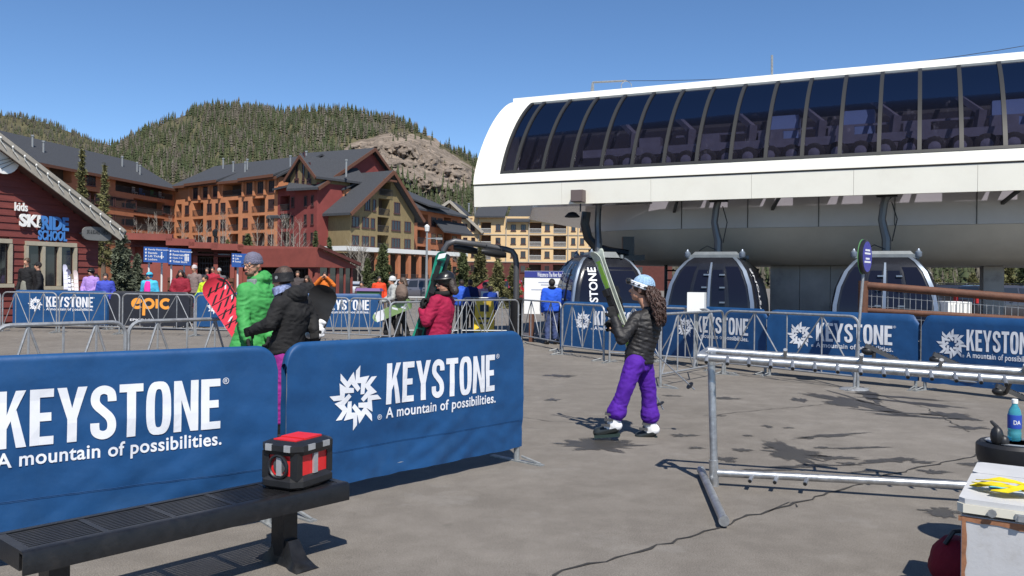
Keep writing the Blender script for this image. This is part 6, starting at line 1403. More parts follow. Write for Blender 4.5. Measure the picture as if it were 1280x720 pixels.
def head_geo(m, c, fw, up, s=1.0, face=True):
    """c centre of skull; builds skull, jaw, nose, ears in one set of solids"""
    c, fw, up = V(c), V(fw).normalized(), V(up).normalized(); rt = fw.cross(up).normalized(); up = rt.cross(fw); ax = (rt, fw, up)
    m.ell(c+up*.02*s, (.074*s, .093*s, .098*s), 0, 14, 10, ax); m.ell(c+fw*.026*s-up*.05*s, (.058*s, .066*s, .068*s), 0, 12, 8, ax); m.ell(c+fw*.05*s-up*.092*s, (.034*s, .034*s, .028*s), 0, 10, 7, ax)
    cap(m, c+fw*.09*s+up*.005*s, c+fw*.112*s-up*.03*s, .011*s, .015*s, n=8)
    for k in (-1, 1):
        m.ell(c+rt*k*.076*s-fw*.005*s-up*.01*s, (.012*s, .02*s, .032*s), 0, 8, 6, ax); m.ell(c+fw*.066*s+rt*k*.03*s-up*.03*s, (.022*s, .022*s, .022*s), 0, 8, 6, ax); m.ell(c+fw*.078*s+rt*k*.03*s+up*.026*s, (.024*s, .014*s, .01*s), 0, 8, 6, ax)
    m.ell(c+fw*.086*s-up*.062*s, (.024*s, .014*s, .011*s), 0, 8, 6, ax)
    return rt, up
def face_parts(root, c, fw, s=1.0, up=(0,0,1)):
    c, fw, up = V(c), V(fw).normalized(), V(up); rt = fw.cross(up).normalized(); ax = (rt, fw, up)
    for k in (-1, 1):
        m = MB(); m.ell(c+fw*.083*s+rt*k*.031*s+up*.004*s, (.013*s, .008*s, .008*s), 0, 8, 6, ax); e = part('eye', m, mat('eye_white', (.7,.68,.65), .3) if 'eye_white' not in bpy.data.materials else bpy.data.materials['eye_white'], root, 180)
        m = MB(); m.ell(c+fw*.089*s+rt*k*.031*s+up*.004*s, (.006*s, .004*s, .006*s), 0, 8, 6, ax); part('iris', m, black_p, e, 180)
    m = MB(); m.ell(c+fw*.097*s-up*.062*s, (.022*s, .007*s, .0065*s), 0, 10, 6, ax); part('mouth', m, mat('lips', (.33,.1,.08), .5) if 'lips' not in bpy.data.materials else bpy.data.materials['lips'], root, 180)
def person(label, J, H, vox, jacket, trousers, boots, hat=None, hatkind='beanie', hair=None, glove=None, rz=0, loc=(0,0,0), s=1.0, bulk=1.0, wr=.006, face=True, hood=False, coat=.0, flare=0, scarf=None, hsize=1.0, jw=.78, puffy=False, fingers=True, hemz=.06, bs=1.0, skirt=1.0, tw=1.0):
    """J: joints in local metres (x right, y forward, z up)"""
    root = thing('person', label, 'person', loc, rz, 'people on the plaza', local=True); g = lambda k: V(J[k])
    fw, hd = V(J.get('face', (0,1,0))).normalized(), g('head'); pel, chest, neck = g('pelvis'), g('chest'), g('neck'); xr = (g('shR')-g('shL')).normalized(); hx = (g('hipR')-g('hipL')).normalized()
    body = MB(); head_geo(body, hd, fw, J.get('up', (0,0,1)), hsize); cap(body, neck-V((0,0,.03)), hd-V((0,0,.06)), .054*hsize, .05*hsize)
    sect(body, [(pel-V((0,0,.08)), .13*s, .1*s), (pel, .15*s, .105*s), (pel.lerp(chest, .5), .13*s, .095*s), (chest, .15*s, .105*s), (neck-V((0,0,.05)), .13*s, .075*s), (neck, .055*s, .05*s)], 14, xr)
    for q in 'LR':
        cap(body, g('sh'+q), g('el'+q), .045*s, .036*s); cap(body, g('el'+q), g('wr'+q), .036*s, .026*s); cap(body, g('hip'+q), g('kn'+q), .07*s, .05*s); cap(body, g('kn'+q), g('an'+q), .05*s, .036*s); cap(body, g('an'+q), g('toe'+q), .035*s, .028*s)
        cap(body, g('wr'+q), g('wr'+q)+(g('wr'+q)-g('el'+q)).normalized()*.05, .026*s, .024*s); cap(body, g('sh'+q), chest, .05*s, .08*s)
    bpart('body', body, skin, root, vox*.75 if face else vox, 3)
    # jacket
    m = MB(); hem = pel-V((0,0,.06+coat)); cx_ = chest.lerp(pel, .5); b = bulk; rr = [(hem, .185*b*s*skirt, .14*b*s*skirt), (pel+V((0,0,.05)), .178*b*s, .138*b*s), (cx_, .17*b*s, .132*b*s), (chest, .185*b*s, .138*b*s), (chest.lerp(neck, .55), .185*b*s, .115*b*s), (chest.lerp(neck, .82), .14*b*s, .088*s), (neck, .078*s, .072*s), (neck+V((0,0,.045*s)), .072*s, .07*s)]
    if puffy:
        r2 = []; base = rr[:5]; n_ = 12; ds = [0]
        for i in range(4): ds.append(ds[-1]+(V(base[i+1][0])-V(base[i][0])).length)
        for k in range(n_*3+1):
            q = ds[-1]*k/(n_*3); i = max(j for j in range(4) if ds[j] <= q+1e-6); t = min(1, (q-ds[i])/(ds[i+1]-ds[i])); f = (.94, 1.03, 1.03)[k % 3]
            r2.append((lerp(base[i][0], base[i+1][0], t), (base[i][1]*(1-t)+base[i+1][1]*t)*f, (base[i][2]*(1-t)+base[i+1][2]*t)*f))
        rr = r2+rr[5:]
    sect(m, rr, 18, xr)
    for q in 'LR':
        S_, E_, W_ = g('sh'+q), g('el'+q), g('wr'+q); cap(m, chest.lerp(neck, .5), S_, .1*s*b, .082*b*s); n = 6 if puffy else 1
        for A, B, ra, rb in ((S_, E_, .078*b*s, .064*b*s), (E_, W_, .064*b*s, .05*b*s)):
            for i in range(n):
                t0, t1 = i/n, (i+1)/n; k0 = ra+(rb-ra)*t0; k1 = ra+(rb-ra)*t1
                if puffy: m.ell(A.lerp(B, (t0+t1)/2), (k0*1.05,)*3, 0, 10, 8); cap(m, A.lerp(B, t0), A.lerp(B, t1), k0*.93, k1*.93)
                else: cap(m, A.lerp(B, t0), A.lerp(B, t1), k0, k1)
    if hood: m.ell(neck-fw*.085+V((0,0,.02)), (.125*s, .085*s, .085*s), 0, 12, 8, (xr, xr.cross(V((0,0,1))), V((0,0,1)))); m.ell(neck-fw*.03+V((0,0,.03)), (.12*s, .105*s, .06*s), 0, 12, 8)
    bpart('jacket', m, jacket, root, vox*(.85 if puffy else 1), 2 if puffy else 4, wr=wr, seed=len(label), wf=11)
    # trousers
    m = MB(); sect(m, [(pel-V((0,0,.13)), .12*s, .11*s), (pel-V((0,0,.04)), .152*s, .118*s), (pel+V((0,0,.08)), .14*s, .1*s)], 14, hx)
    for q in 'LR': cap(m, g('hip'+q), g('kn'+q), .1*s*tw, .078*s*tw); hp = g('an'+q)+(g('kn'+q)-g('an'+q)).normalized()*hemz; cap(m, g('kn'+q), g('kn'+q).lerp(hp, .6), .078*s*tw, .076*s*tw); cap(m, g('kn'+q).lerp(hp, .6), hp, .076*s*tw, (.07+flare)*s*tw)
    bpart('trousers', m, trousers, root, vox, 4, wr=wr*1.1, seed=3, wf=10)
    for q in 'LR':
        a, t = g('an'+q), g('toe'+q); d = (t-a); d.z = 0; d.normalize(); m = MB(); sole = min(a.z, t.z)-.0
        kd = (g('kn'+q)-a).normalized(); cap(m, a+kd*.14*bs, a-V((0,0,.02)), .062*s*bs, .058*s*bs); cap(m, a-d*.04-V((0,0,.03)), t-d*.02, .052*s*bs, .044*s*bs)
        if bs == 1: m.obox(a.lerp(t, .42)-V((0,0,a.lerp(t, .42).z-t.z+.025)), d*.14*s, V((-d.y, d.x, 0))*.047*s, V((0,0,.014)))
        bpart('boot', m, boots, root, max(.01, vox*.75), 2)
    if glove:
        for q in 'LR':
            m = MB(); W_ = g('wr'+q); f = V(J.get('hd'+q, (g('wr'+q)-g('el'+q)))).normalized(); p_ = V(J.get('pm'+q, (1 if q == 'L' else -1, 0, 0))); p_ = (p_-f*p_.dot(f)).normalized(); sd_ = f.cross(p_)*(1 if q == 'L' else -1)
            cap(m, W_-f*.06, W_+f*.02, .046*s, .042*s); hand(m, W_, f, p_, sd_, J.get('curl'+q, .9), s*1.12, .0135 if fingers else .016); bpart('glove', m, glove, root, .0085 if fingers else .014, 1)
    else:
        for q in 'LR':
            m = MB(); W_ = g('wr'+q); f = V(J.get('hd'+q, (g('wr'+q)-g('el'+q)))).normalized(); p_ = V(J.get('pm'+q, (1 if q == 'L' else -1, 0, 0))); p_ = (p_-f*p_.dot(f)).normalized(); hand(m, W_, f, p_, f.cross(p_)*(1 if q == 'L' else -1), .6, s); bpart('hand', m, skin, root, .009, 1)
    up = V(J.get('up', (0,0,1))); rt = fw.cross(up).normalized(); ax = (rt, fw, up)
    if hair:
        col, length = hair; m = MB(); m.ell(hd-fw*.012+up*.03, (.084*hsize, .1*hsize, .1*hsize), 0, 14, 9, ax)
        if length > .05: 
            for k in range(7): a = (k-3)/3; p0 = hd-fw*(.05+.03*(1-a*a))+rt*a*.07+up*.01; p1 = p0-V((0,0,length))-fw*.03+rt*a*.05; cap(m, p0, p1, .04, .045)
        o = bpart('hair', m, mat('hair_%d' % random.randint(0, 9**6), col, .55, 0, .3, 40, .5, 60), root, .011, 1, wr=.012 if length > .1 else .004, wf=22, wax=(1,1,.5))
    if hat:
        m = MB()
        if hatkind == 'beanie':
            sect(m, [(hd+up*.015-fw*.01, .082*hsize, .098*hsize), (hd+up*.05-fw*.01, .087*hsize, .103*hsize), (hd+up*.09-fw*.012, .08*hsize, .094*hsize), (hd+up*.125-fw*.014, .055*hsize, .066*hsize), (hd+up*.14-fw*.016, .02, .025)], 18, rt); hb = part('beanie', m, hat, root, 60)
            m = MB(); sect(m, [(hd+up*.008-fw*.01, .088*hsize, .104*hsize), (hd+up*.02-fw*.01, .092*hsize, .108*hsize), (hd+up*.042-fw*.01, .092*hsize, .108*hsize), (hd+up*.052-fw*.01, .087*hsize, .103*hsize)], 18, rt); part('cuff', m, hat, hb, 60)
        elif hatkind == 'helmet':
            m.ell(hd+up*.035-fw*.012, (.105*hsize, .122*hsize, .108*hsize), 0, 16, 10, ax); hb = bpart('helmet', m, hat, root, .012, 2)
            m = MB(); m.tube([hd+up*.045+(rt*math.cos(a)*.108+fw*math.sin(a)*.125)*hsize for a in np.linspace(-.3, math.pi+.3, 16)], .016, 6); part('goggle_strap', m, black_p, hb)
        elif hatkind == 'cap':
            m.ell(hd+up*.035-fw*.01, (.086*hsize, .102*hsize, .1*hsize), 0, 16, 10, ax); m.obox(hd+fw*.12+up*.045, rt*.06, fw*.05, up*.008); bpart('cap', m, hat, root, .01, 1)
    if scarf: m = MB(); m.tube([neck+V((0,0,.03))+(rt*math.cos(a)*.075+fw*math.sin(a)*.08) for a in np.linspace(0, 2*math.pi, 15)[:-1]], .035, 8, closed=True); part('scarf', m, scarf, root, 60)
    return root
def stand(H, lean=0, armL=None, armR=None, step=0, child=False, face=(0,1,0)):
    k = H/1.75; kh = k if not child else k
    J = dict(head=(0,.015+lean*.1,H-.115), face=face, neck=(0,lean*.06,1.49*k), chest=(0,lean*.03,1.28*k), pelvis=(0,0,.95*k), shL=(-.185*k,0,1.42*k), shR=(.185*k,0,1.42*k),
             hipL=(-.09*k,0,.9*k), hipR=(.09*k,0,.9*k), knL=(-.1*k,.04+step*.15,.5*k), knR=(.1*k,.04-step*.12,.5*k), anL=(-.11*k,.0+step*.3,.1), anR=(.11*k,-step*.3,.1), toeL=(-.13*k,.17*k+step*.3,.042), toeR=(.13*k,.17*k-step*.3,.042))
    aL = armL or [(-.25*k,-.03,1.14*k),(-.25*k,.1,.9*k)]; aR = armR or [(.25*k,-.03,1.14*k),(.25*k,.1,.9*k)]
    J['elL'], J['wrL'] = aL; J['elR'], J['wrR'] = aR; return J
# ------------------------------------------------------------------ 1 walking skier, joints given in the scene and turned into local axes
WY = 8.64; wl = GX(790, WY)
def W(px, py, dy=0): return P(px, py, WY+dy)-wl
J = dict(head=W(801,362,.02), face=(-.93,.3,.1), up=(.1,0,1), neck=W(812,388,.0), chest=W(809,408,.0), pelvis=W(799,447,.0), shL=W(797,397,-.02), shR=W(821,399,.08), elL=W(777,425,-.2), wrL=W(768,398,-.1), elR=W(798,424,.25), wrR=W(768,412,.17),
         hipL=W(793,455,-.09), hipR=W(804,455,.09), knL=W(782,485,-.14), knR=W(811,490,.1), anL=W(766,528,-.12), anR=W(813,533,.12), toeL=W(748,540,-.1), toeR=W(800,545,.14), hdL=(-.3,.2,1), pmL=(-.2,1,.2), hdR=(-.6,-.2,.6), pmR=(0,-1,0), curlL=1.2, curlR=1.2)
purple = fb((.07,.012,.26)); blk = mat('nylon_black', (.014,.013,.014), .58, 0, .2, 8, .35, 22, spec=.4); white_boot = mat('boot_white', (.75,.75,.75), .4)
W1p = person('woman in black jacket and purple trousers walking with skis on her shoulder', J, 1.7, .0125, blk, purple, white_boot, hair=((.045,.02,.013), .02), glove=fb((.012,.012,.012)), loc=tuple(wl), puffy=True, flare=.028, tw=1.12, hemz=.12, bs=1.22, wr=.007, bulk=.93, s=.92)
hd, fw = V(J['head']), V(J['face']).normalized(); up = V(J['up']).normalized(); rt = fw.cross(up).normalized(); up = rt.cross(fw)
face_parts(W1p, hd, fw, 1, up)
knit = mat('knit_light_blue', (.3,.45,.62), .9, 0, .12, 30, .8, 90)
m = MB(); R_ = []
sect(m, [(hd+up*.02-fw*.02, .09, .107), (hd+up*.05-fw*.02, .096, .112), (hd+up*.09-fw*.025, .09, .104), (hd+up*.13-fw*.03, .066, .078), (hd+up*.15-fw*.03, .025, .03)], 22, rt); ht = part('knit_hat', m, knit, W1p, 60)
m = MB()
for k in range(9): a = k*math.pi/9; m.tube([hd-fw*.025+up*(.03+.122*math.sin(t)**.8)+(rt*math.cos(a)*.096+fw*math.sin(a)*.112)*math.cos(t)*1.0 for t in np.linspace(.1, math.pi-.1, 14)], .007, 5)
part('knit_ribs', m, knit, ht)
m = MB(); m.tube([hd+up*(.036+.03*math.cos(a))-fw*.012+(rt*math.sin(a)*.103+fw*math.cos(a)*.121) for a in np.linspace(0, 2*math.pi, 25)[:-1]], .012, 6, closed=True); m.v = [tuple(V(v)) for v in m.v]
for dz in (.016, -.016): m.tube([hd+up*(.036+.03*math.cos(a)+dz)-fw*.012+(rt*math.sin(a)*.102+fw*math.cos(a)*.12) for a in np.linspace(0, 2*math.pi, 25)[:-1]], .01, 6, closed=True)
gs = part('goggle_strap', m, white_pr, W1p, 60)
m = MB()
for a in np.linspace(-2.4, 2.4, 11): q = hd+up*(.036+.03*math.cos(a))-fw*.012+(rt*math.sin(a)*.1165+fw*math.cos(a)*.1345); t_ = (rt*math.cos(a)-fw*math.sin(a)).normalized(); m.obox(q, t_*.013, (rt*math.sin(a)+fw*math.cos(a)).normalized()*.002, up*.008)
part('strap_print', m, black_p, gs, None)
m = MB(); c = hd+up*.075+fw*.11; 
for t in np.linspace(-.9, .9, 9): m.ell(c+rt*.09*math.sin(t)+fw*(.03*math.cos(t)), (.02,.022,.035), 0, 8, 6, (rt, fw, up))
bpart('goggles', m, mat('goggle_lens', (.012,.012,.014), .12), W1p, .008, 1)
# long curly hair strands over the back
m = MB(); rg = random.Random(6)
for k in range(260):
    a = rg.uniform(-1.9, 1.9); p0 = hd-fw*(.06+.045*math.cos(a))+rt*math.sin(a)*.085+up*rg.uniform(-.04,.05); L = rg.uniform(.2,.36); ph = rg.uniform(0, 6.28); pts = []
    for i in range(12): t = i/11; pts.append(p0+V((.1*t+.012*math.sin(ph+t*13), 0, -L*t))-fw*(.02+rg.uniform(.02,.13)*t*(1.25-t))+rt*(math.sin(a)*.1*t+.018*math.cos(ph+t*15)))
    m.tube(pts, .01, 5, rs=[.0085]*9+[.007,.005,.002])
part('hair_strands', m, mat('hair_brown', (.045,.02,.013), .5, 0, .35, 30, .4, 60), W1p, 180)
# ski boots: buckles, dark soles, cuffs of the trousers
for q in 'LR':
    a, t = V(J['an'+q]), V(J['toe'+q]); d = (t-a); d.z = 0; d.normalize(); sdv = V((-d.y, d.x, 0)); m = MB()
    m.bar(a-d*.075-V((0,0,.118)), t+d*.04-V((0,0,.045)), .098, .03); part('boot_sole', m, mat('boot_sole', (.015,.03,.025), .5), W1p, None)
    m = MB(); cap(m, a-d*.02-V((0,0,.055)), t+d*.005-V((0,0,.004)), .057, .053); bpart('boot_lower_shell', m, mat('boot_shell_dark', (.02,.024,.024), .35) if 'boot_shell_dark' not in bpy.data.materials else bpy.data.materials['boot_shell_dark'], W1p, .011, 2)
    for k in range(3): m = MB(); m.obox(a+sdv*.066+d*(.01+.03*k)+V((0,0,.09-.055*k)), d*.045, sdv*.01, V((0,0,.011))); m.obox(a+d*.07+V((0,0,.09-.05*k)), d*.01, sdv*.05, V((0,0,.01))); part('boot_buckle', m, dgrey_p, W1p, None)
# her skis and poles: separate things she carries
def ski(root, a, b, nrm, topm, w=.05, bind=True, tipup=.06, design=None):
    a, b, n = V(a), V(b), V(nrm).normalized(); d = (b-a).normalized(); n = (n-d*n.dot(d)).normalized(); s_ = d.cross(n); L = (b-a).length; R_ = []
    for t in [0,.012,.03,.07,.14,.3,.5,.7,.86,.93,.97,.99,1.0]:
        ww = w*(.8+.35*abs(2*t-1)**2.2); 
        if t > .93: ww *= math.sqrt(max(.02, 1-((t-.93)/.07)**2))
        if t < .03: ww *= .55+.45*t/.03
        lift = tipup*max(0, (t-.88)/.12)**2+tipup*.3*max(0, (.06-t)/.06)**2; c = a+d*L*t+n*(lift+.012*math.sin(math.pi*t)); th = .006
        R_.append([c-s_*ww-n*th, c+s_*ww-n*th, c+s_*ww+n*th, c-s_*ww+n*th])
    m = MB(); m.loft(R_); o = part('ski', m, topm, root, 60)
    for t, ww, ll in ((.1,.9,.07),(.22,.6,.05),(.33,.4,.06),(.64,.75,.05),(.71,.95,.045),(.79,.75,.06),(.86,.6,.03),(.9,.9,.02)):
        if design: m = MB(); c = a+d*L*t+n*(.0085+.012*math.sin(math.pi*t)+tipup*max(0, (t-.88)/.12)**2); m.obox(c, d*ll, s_*w*ww*.7, n*.0015); part('ski_graphic', m, design, o, None)
    m = MB()
    if bind:
        for t, l, h in ((.44,.08,.03),(.53,.1,.045)): c = a+d*L*t+n*.03; m.obox(c, d*l, s_*.036, n*h*.5); m.obox(c+d*l*.6+n*h*.7, d*l*.35, s_*.03, n*h*.5)
        part('binding', m, black_p, o, None)
wgdark = mat('ski_dark_green', (.03,.05,.025), .35)
sk = thing('skis', 'pair of white and green skis carried upright by the walking woman', 'skis', tuple(wl), local=True)
wg = mat('ski_white', (.42,.45,.38), .35, 0, .25, 9); lime = mat('ski_green', (.2,.38,.05), .35)
a, b = W(789,437,.02), W(744,314,.12); off = V((.02,-.03,.0))
ski(sk, a, b, (-.7,-.6,.0), wg, .046, design=lime); ski(sk, a-V((-.03,-.045,.01)), b-V((-.022,-.03,-.02)), (.7,.6,0), wg, .046, design=lime)
for (g0, g1, lb) in ((W(775,402,-.06), W(868,487,.25), 'ski pole trailing behind the walking woman to the right, upper one'), (W(777,408,-.02), W(829,512,.1), 'ski pole held by the walking woman, tip beside her right boot')):
    o = thing('ski_pole', lb, 'ski pole', tuple(wl), local=True, group='poles of the walking woman'); d = (g1-g0).normalized(); m = MB(); m.tube([g0, g1], .008, 6); part('shaft', m, alu, o); m = MB(); m.tube([g0-d*.12, g0], .015, 8); part('grip', m, black_p, o); m = MB(); m.lathe([(.004,0),(.045,.004),(.045,.01),(.004,.014)], g1-d*.08, 12, 0, d); part('basket', m, black_p, o)
# ------------------------------------------------------------------ 2 man in green jacket
green = mat('fabric_green_shell', (.045,.27,.065), .7, 0, .12, 6, .25, 18, spec=.35); gl_ = GX(316, 9.25)
def Wg(px, py, dy=0): return P(px, py, 9.25+dy)-gl_
ztop = Wg(316, 311).z
J = dict(head=Wg(316,331,-.02), face=(-.42,-.88,-.12), neck=Wg(321,352), chest=Wg(323,377), pelvis=Wg(314,425), shL=Wg(336,363,.14), shR=Wg(307,364,-.12), elL=Wg(341,393,.12), wrL=Wg(337,420,-.05), elR=Wg(304,394,-.2), wrR=Wg(309,422,-.3),
         hipL=Wg(325,434,.08), hipR=Wg(314,434,-.05), knL=Wg(328,478,.06), knR=Wg(312,478,-.1), anL=Wg(332,519,.15), anR=Wg(308,521,-.05), toeL=Wg(326,527,.02), toeR=Wg(302,527,-.2), pmL=(-1,0,0), pmR=(1,.3,0))
G1 = person('tall man in bright green jacket and grey knit hat looking back', J, 1.9, .0135, green, fb((.03,.03,.032)), black_m, hat=mat('knit_grey', (.14,.135,.19), .9, 0, .15, 40, .8, 90), hood=True, glove=fb((.012,.012,.012)), loc=tuple(gl_), coat=.08, bulk=1.06, s=1.05, skirt=1.3, wr=.012, hsize=1.06)
hd, fw = V(J['head']), V(J['face']).normalized(); face_parts(G1, hd, fw, 1.06); rt = fw.cross(V((0,0,1))).normalized(); up = rt.cross(fw)
m = MB()
for k in (-1, 1): m.tube([hd+fw*.112+rt*(k*.033+.024*math.cos(a))+up*(.004+.016*math.sin(a)) for a in np.linspace(0, 2*math.pi, 13)[:-1]], .003, 5, closed=True); m.tube([hd+fw*.108+rt*k*.057+up*.008, hd+rt*k*.085+up*.008], .003, 5)
m.tube([hd+fw*.113-rt*.01+up*.006, hd+fw*.113+rt*.01+up*.006], .003, 5); part('glasses', m, black_p, G1)
m = MB(); m.ell(hd+fw*.06-up*.085, (.058,.05,.036), 0, 12, 8, (rt, fw, up)); m.ell(hd+fw*.03-up*.06, (.072,.05,.03), 0, 12, 8, (rt, fw, up)); bpart('beard', m, mat('beard_brown', (.16,.09,.06), .8, 0, .3, 60), G1, .009, 1)
m = MB(); q = V(J['neck'])+fw*.07; m.obox(q-V((0,0,.02)), rt*.06, fw*.03, V((0,0,.06))); bpart('collar_flap', m, fb((.2,.22,.22)), G1, .011, 2)
def snowboard(label, a, b, nrm, topm, w=.15, tip=.07, graphics=None):
    a, b, n = V(a), V(b), V(nrm); d = (b-a).normalized(); n = (n-d*n.dot(d)).normalized(); s_ = d.cross(n).normalized(); L = (b-a).length; o = thing('snowboard', label, 'snowboard', tuple(a), group='snowboards being carried'); R_ = []
    T = [0,.004,.015,.035,.07,.11,.17,.3,.5,.7,.83,.89,.93,.965,.985,.996,1.0]
    for t in T:
        ww = w*(.9+.1*abs(2*t-1)**2); e = min(t, 1-t)/.11
        if e < 1: ww *= math.sqrt(max(.003, 1-(1-e)**2))
        lift = tip*max(0, (abs(2*t-1)-.76)/.24)**2; c = a+d*L*t+n*lift; R_.append([c-s_*ww-n*.005, c+s_*ww-n*.005, c+s_*ww+n*.005, c-s_*ww+n*.005])
    m = MB(); m.loft(R_); dk = part('deck', m, topm, o, 60)
    if graphics:
        for mt, polys in graphics:
            for po in polys: m = MB(); m.add([a+d*L*y+s_*w*x+n*(.0065+tip*max(0, (abs(2*y-1)-.76)/.24)**2) for x, y in po], [tuple(range(len(po)))]); part('deck_graphic', m, mt, dk, None)
    for t in (.33, .67):
        m = MB(); c = a+d*L*t-n*.03 if not graphics else a+d*L*t-n*.03; m.obox(c, d*.06, s_*.13, n*.02); m.obox(c-n*.06+s_*.1, d*.05, s_*.02, n*.08); m.tube([c-n*.02+d*.06-s_*.04, c-n*.09-s_*.04, c-n*.02-d*.06-s_*.04], .014, 6); part('binding', m, dgrey_p, o, None)
    return o
redg = mat('board_red', (.7,.03,.05), .3); 
def slash(cx, cy, w, h, k): return [(cx-w, cy-h), (cx-w*.2, cy-h), (cx+w, cy+h), (cx+w*.2, cy+h)]
blk_g = mat('board_ink', (.015,.014,.016), .3)
def line(x0, y0, x1, y1, t): return [(x0, y0), (x1, y1), (x1+t, y1), (x0+t, y0)]
gr = [(blk_g, [line(x, y, x+.55, y+.055, .2) for y in (.88,.8,.72,.64,.54,.44,.34,.24,.12) for x in (-.85,-.25,.3)]), (blk_g, [[(-.9,y),(.92,y-.02),(.92,y-.012),(-.9,y+.008)] for y in (.9,.79,.68,.57)]), (white_pr, [slash(.62, y, .16, .018, 0) for y in (.87,.76,.66,.5)]), (white_pr, [slash(-.3, y, .3, .012, 0) for y in (.6,.45)]), (blk_g, [[(.5,.975),(.75,.95),(.93,.9),(.93,.6),(.82,.6),(.8,.9)]])]
snowboard('red and black snowboard carried by the man in green', P(338,464,9.5), P(263,350,9.55), (-.1,-1,.1), mat('board_scarlet', (.72,.04,.07), .3), .168, graphics=gr)
# ------------------------------------------------------------------ 3 woman in black jacket with magenta trousers
kl = GX(356, 8.3)
def Wk(px, py, dy=0): return P(px, py, 8.3+dy)-kl
J = dict(head=Wk(353,349), face=(-.93,.36,-.1), neck=Wk(363,371), chest=Wk(366,391), pelvis=Wk(359,434), shL=Wk(350,381,-.15), shR=Wk(379,380,.14), elL=Wk(338,405,-.22), wrL=Wk(318,412,-.14), elR=Wk(390,398,.2), wrR=Wk(392,412,.12),
         hipL=Wk(354,446,-.08), hipR=Wk(362,446,.1), knL=Wk(350,490,-.1), knR=Wk(358,490,.14), anL=Wk(352,533,-.06), anR=Wk(366,532,.2), toeL=Wk(334,542,-.06), toeR=Wk(348,542,.2), pmL=(.2,1,0), pmR=(0,-1,.3))
K1 = person('woman in black hooded jacket and magenta trousers with black headband', J, 1.72, .0125, fb((.016,.0155,.016)), fb((.25,.022,.19)), black_m, hair=((.055,.032,.022), .04), hood=True, glove=fb((.01,.01,.01)), loc=tuple(kl), wr=.01, bulk=1.05, s=.98)
hd, fw = V(J['head']), V(J['face']).normalized(); face_parts(K1, hd, fw); rt = fw.cross(V((0,0,1))).normalized(); up = rt.cross(fw)
m = MB(); sect(m, [(hd+up*z-fw*.008, .093, .109) for z in (-.03, .0, .03, .06)], 22, rt); hbnd = part('headband', m, blk, K1, 60)
m = MB(); m.lathe([(.003,0),(.017,0),(.017,.004),(.003,.004)], hd+up*.015+(-rt*.6+fw*.0).normalized()*.093, 12, 0, -rt); m.lathe([(.003,0),(.017,0),(.017,.004),(.003,.004)], hd+up*.015+rt*.093, 12, 0, rt); part('badge', m, galv_d, hbnd)
m = MB(); sect(m, [(hd-up*.145+fw*.0, .09, .095), (hd-up*.11+fw*.01, .088, .1), (hd-up*.07+fw*.018, .08, .104)], 18, rt); part('neck_gaiter', m, mat('gaiter', (.2,.24,.4), .9, 0, .8, 22), K1, 60)
snb = snowboard('black snowboard held behind her by the woman in black', P(362,480,8.72), P(409,357,8.76), (.15,-1,.1), mat('board_matt_black', (.016,.015,.015), .45, 0, .2, 6), .15, graphics=[(white_pr, [[(-.95,.62),(.1,.64),(.9,.6),(.95,.52),(-.2,.55),(-.9,.5)]])])
m = MB(); q = P(397,408,8.6); m.ell(q, (.06,.05,.05), 0, 10, 8); m.ell(q+V((.03,0,.035)), (.05,.04,.03), 0, 10, 8); m.ell(q+V((-.03,-.02,-.09)), (.1,.045,.035), 0, 10, 8); m.ell(q+V((.02,-.02,-.04)), (.05,.05,.04), 0, 10, 8)
SM = blob(m, .012, 2, wr=.014, wf=20); SM.materials.append(mat('binding_white', (.7,.7,.7), .5)); SM.transform(Matrix.Translation(-snb.location)); o = link('snowy_binding', SM, snb)
# ------------------------------------------------------------------ 4 person in red jacket with green skis
rl = GX(549, 10.2)
def Wr(px, py, dy=0): return P(px, py, 10.2+dy)-rl
J = dict(head=Wr(556,353), face=(-.85,-.45,-.1), neck=Wr(554,370), chest=Wr(553,386), pelvis=Wr(548,424), shL=Wr(560,377,.15), shR=Wr(545,377,-.13), elL=Wr(556,402,.2), wrL=Wr(540,405,.0), elR=Wr(533,402,-.2), wrR=Wr(528,388,-.1),
         hipL=Wr(551,434,.08), hipR=Wr(546,434,-.08), knL=Wr(550,472,.1), knR=Wr(541,472,-.1), anL=Wr(555,504,.1), anR=Wr(536,505,-.08), toeL=Wr(541,510,.1), toeR=Wr(524,511,-.1), hdR=(-.1,.1,1), pmR=(.8,.3,0), curlR=1.2)
R1 = person('person in crimson jacket carrying green skis upright behind the right banner', J, 1.72, .0135, fb((.3,.012,.05)), fb((.03,.03,.035)), black_m, hat=mat('helmet_black', (.012,.012,.013), .3), hatkind='helmet', hair=((.03,.02,.015), .12), glove=fb((.011,.011,.011)), loc=tuple(rl), wr=.009, scarf=fb((.014,.014,.014)))
face_parts(R1, V(J['head']), V(J['face']))
sg = thing('skis', 'pair of teal and black skis held upright by the person in crimson', 'skis', tuple(rl), local=True); teal = mat('ski_teal', (.012,.23,.15), .35); blkski = mat('ski_black', (.012,.014,.014), .3)
ski(sg, Wr(519,430,-.02), Wr(553,314,.0), (.35,-.95,.1), teal, .062, design=blkski); ski(sg, Wr(526,432,.06), Wr(557,317,.06), (.35,.95,-.1), blkski, .062, design=teal)
m = MB(); c = Wr(552.5,320,-.06)
m.obox(c+V((0,-.01,-.0)), V((.045,0,.01)), V((0,.004,0)), V((.01,0,.03))); part('ski_tip_guard', m, white_pr, sg, None)
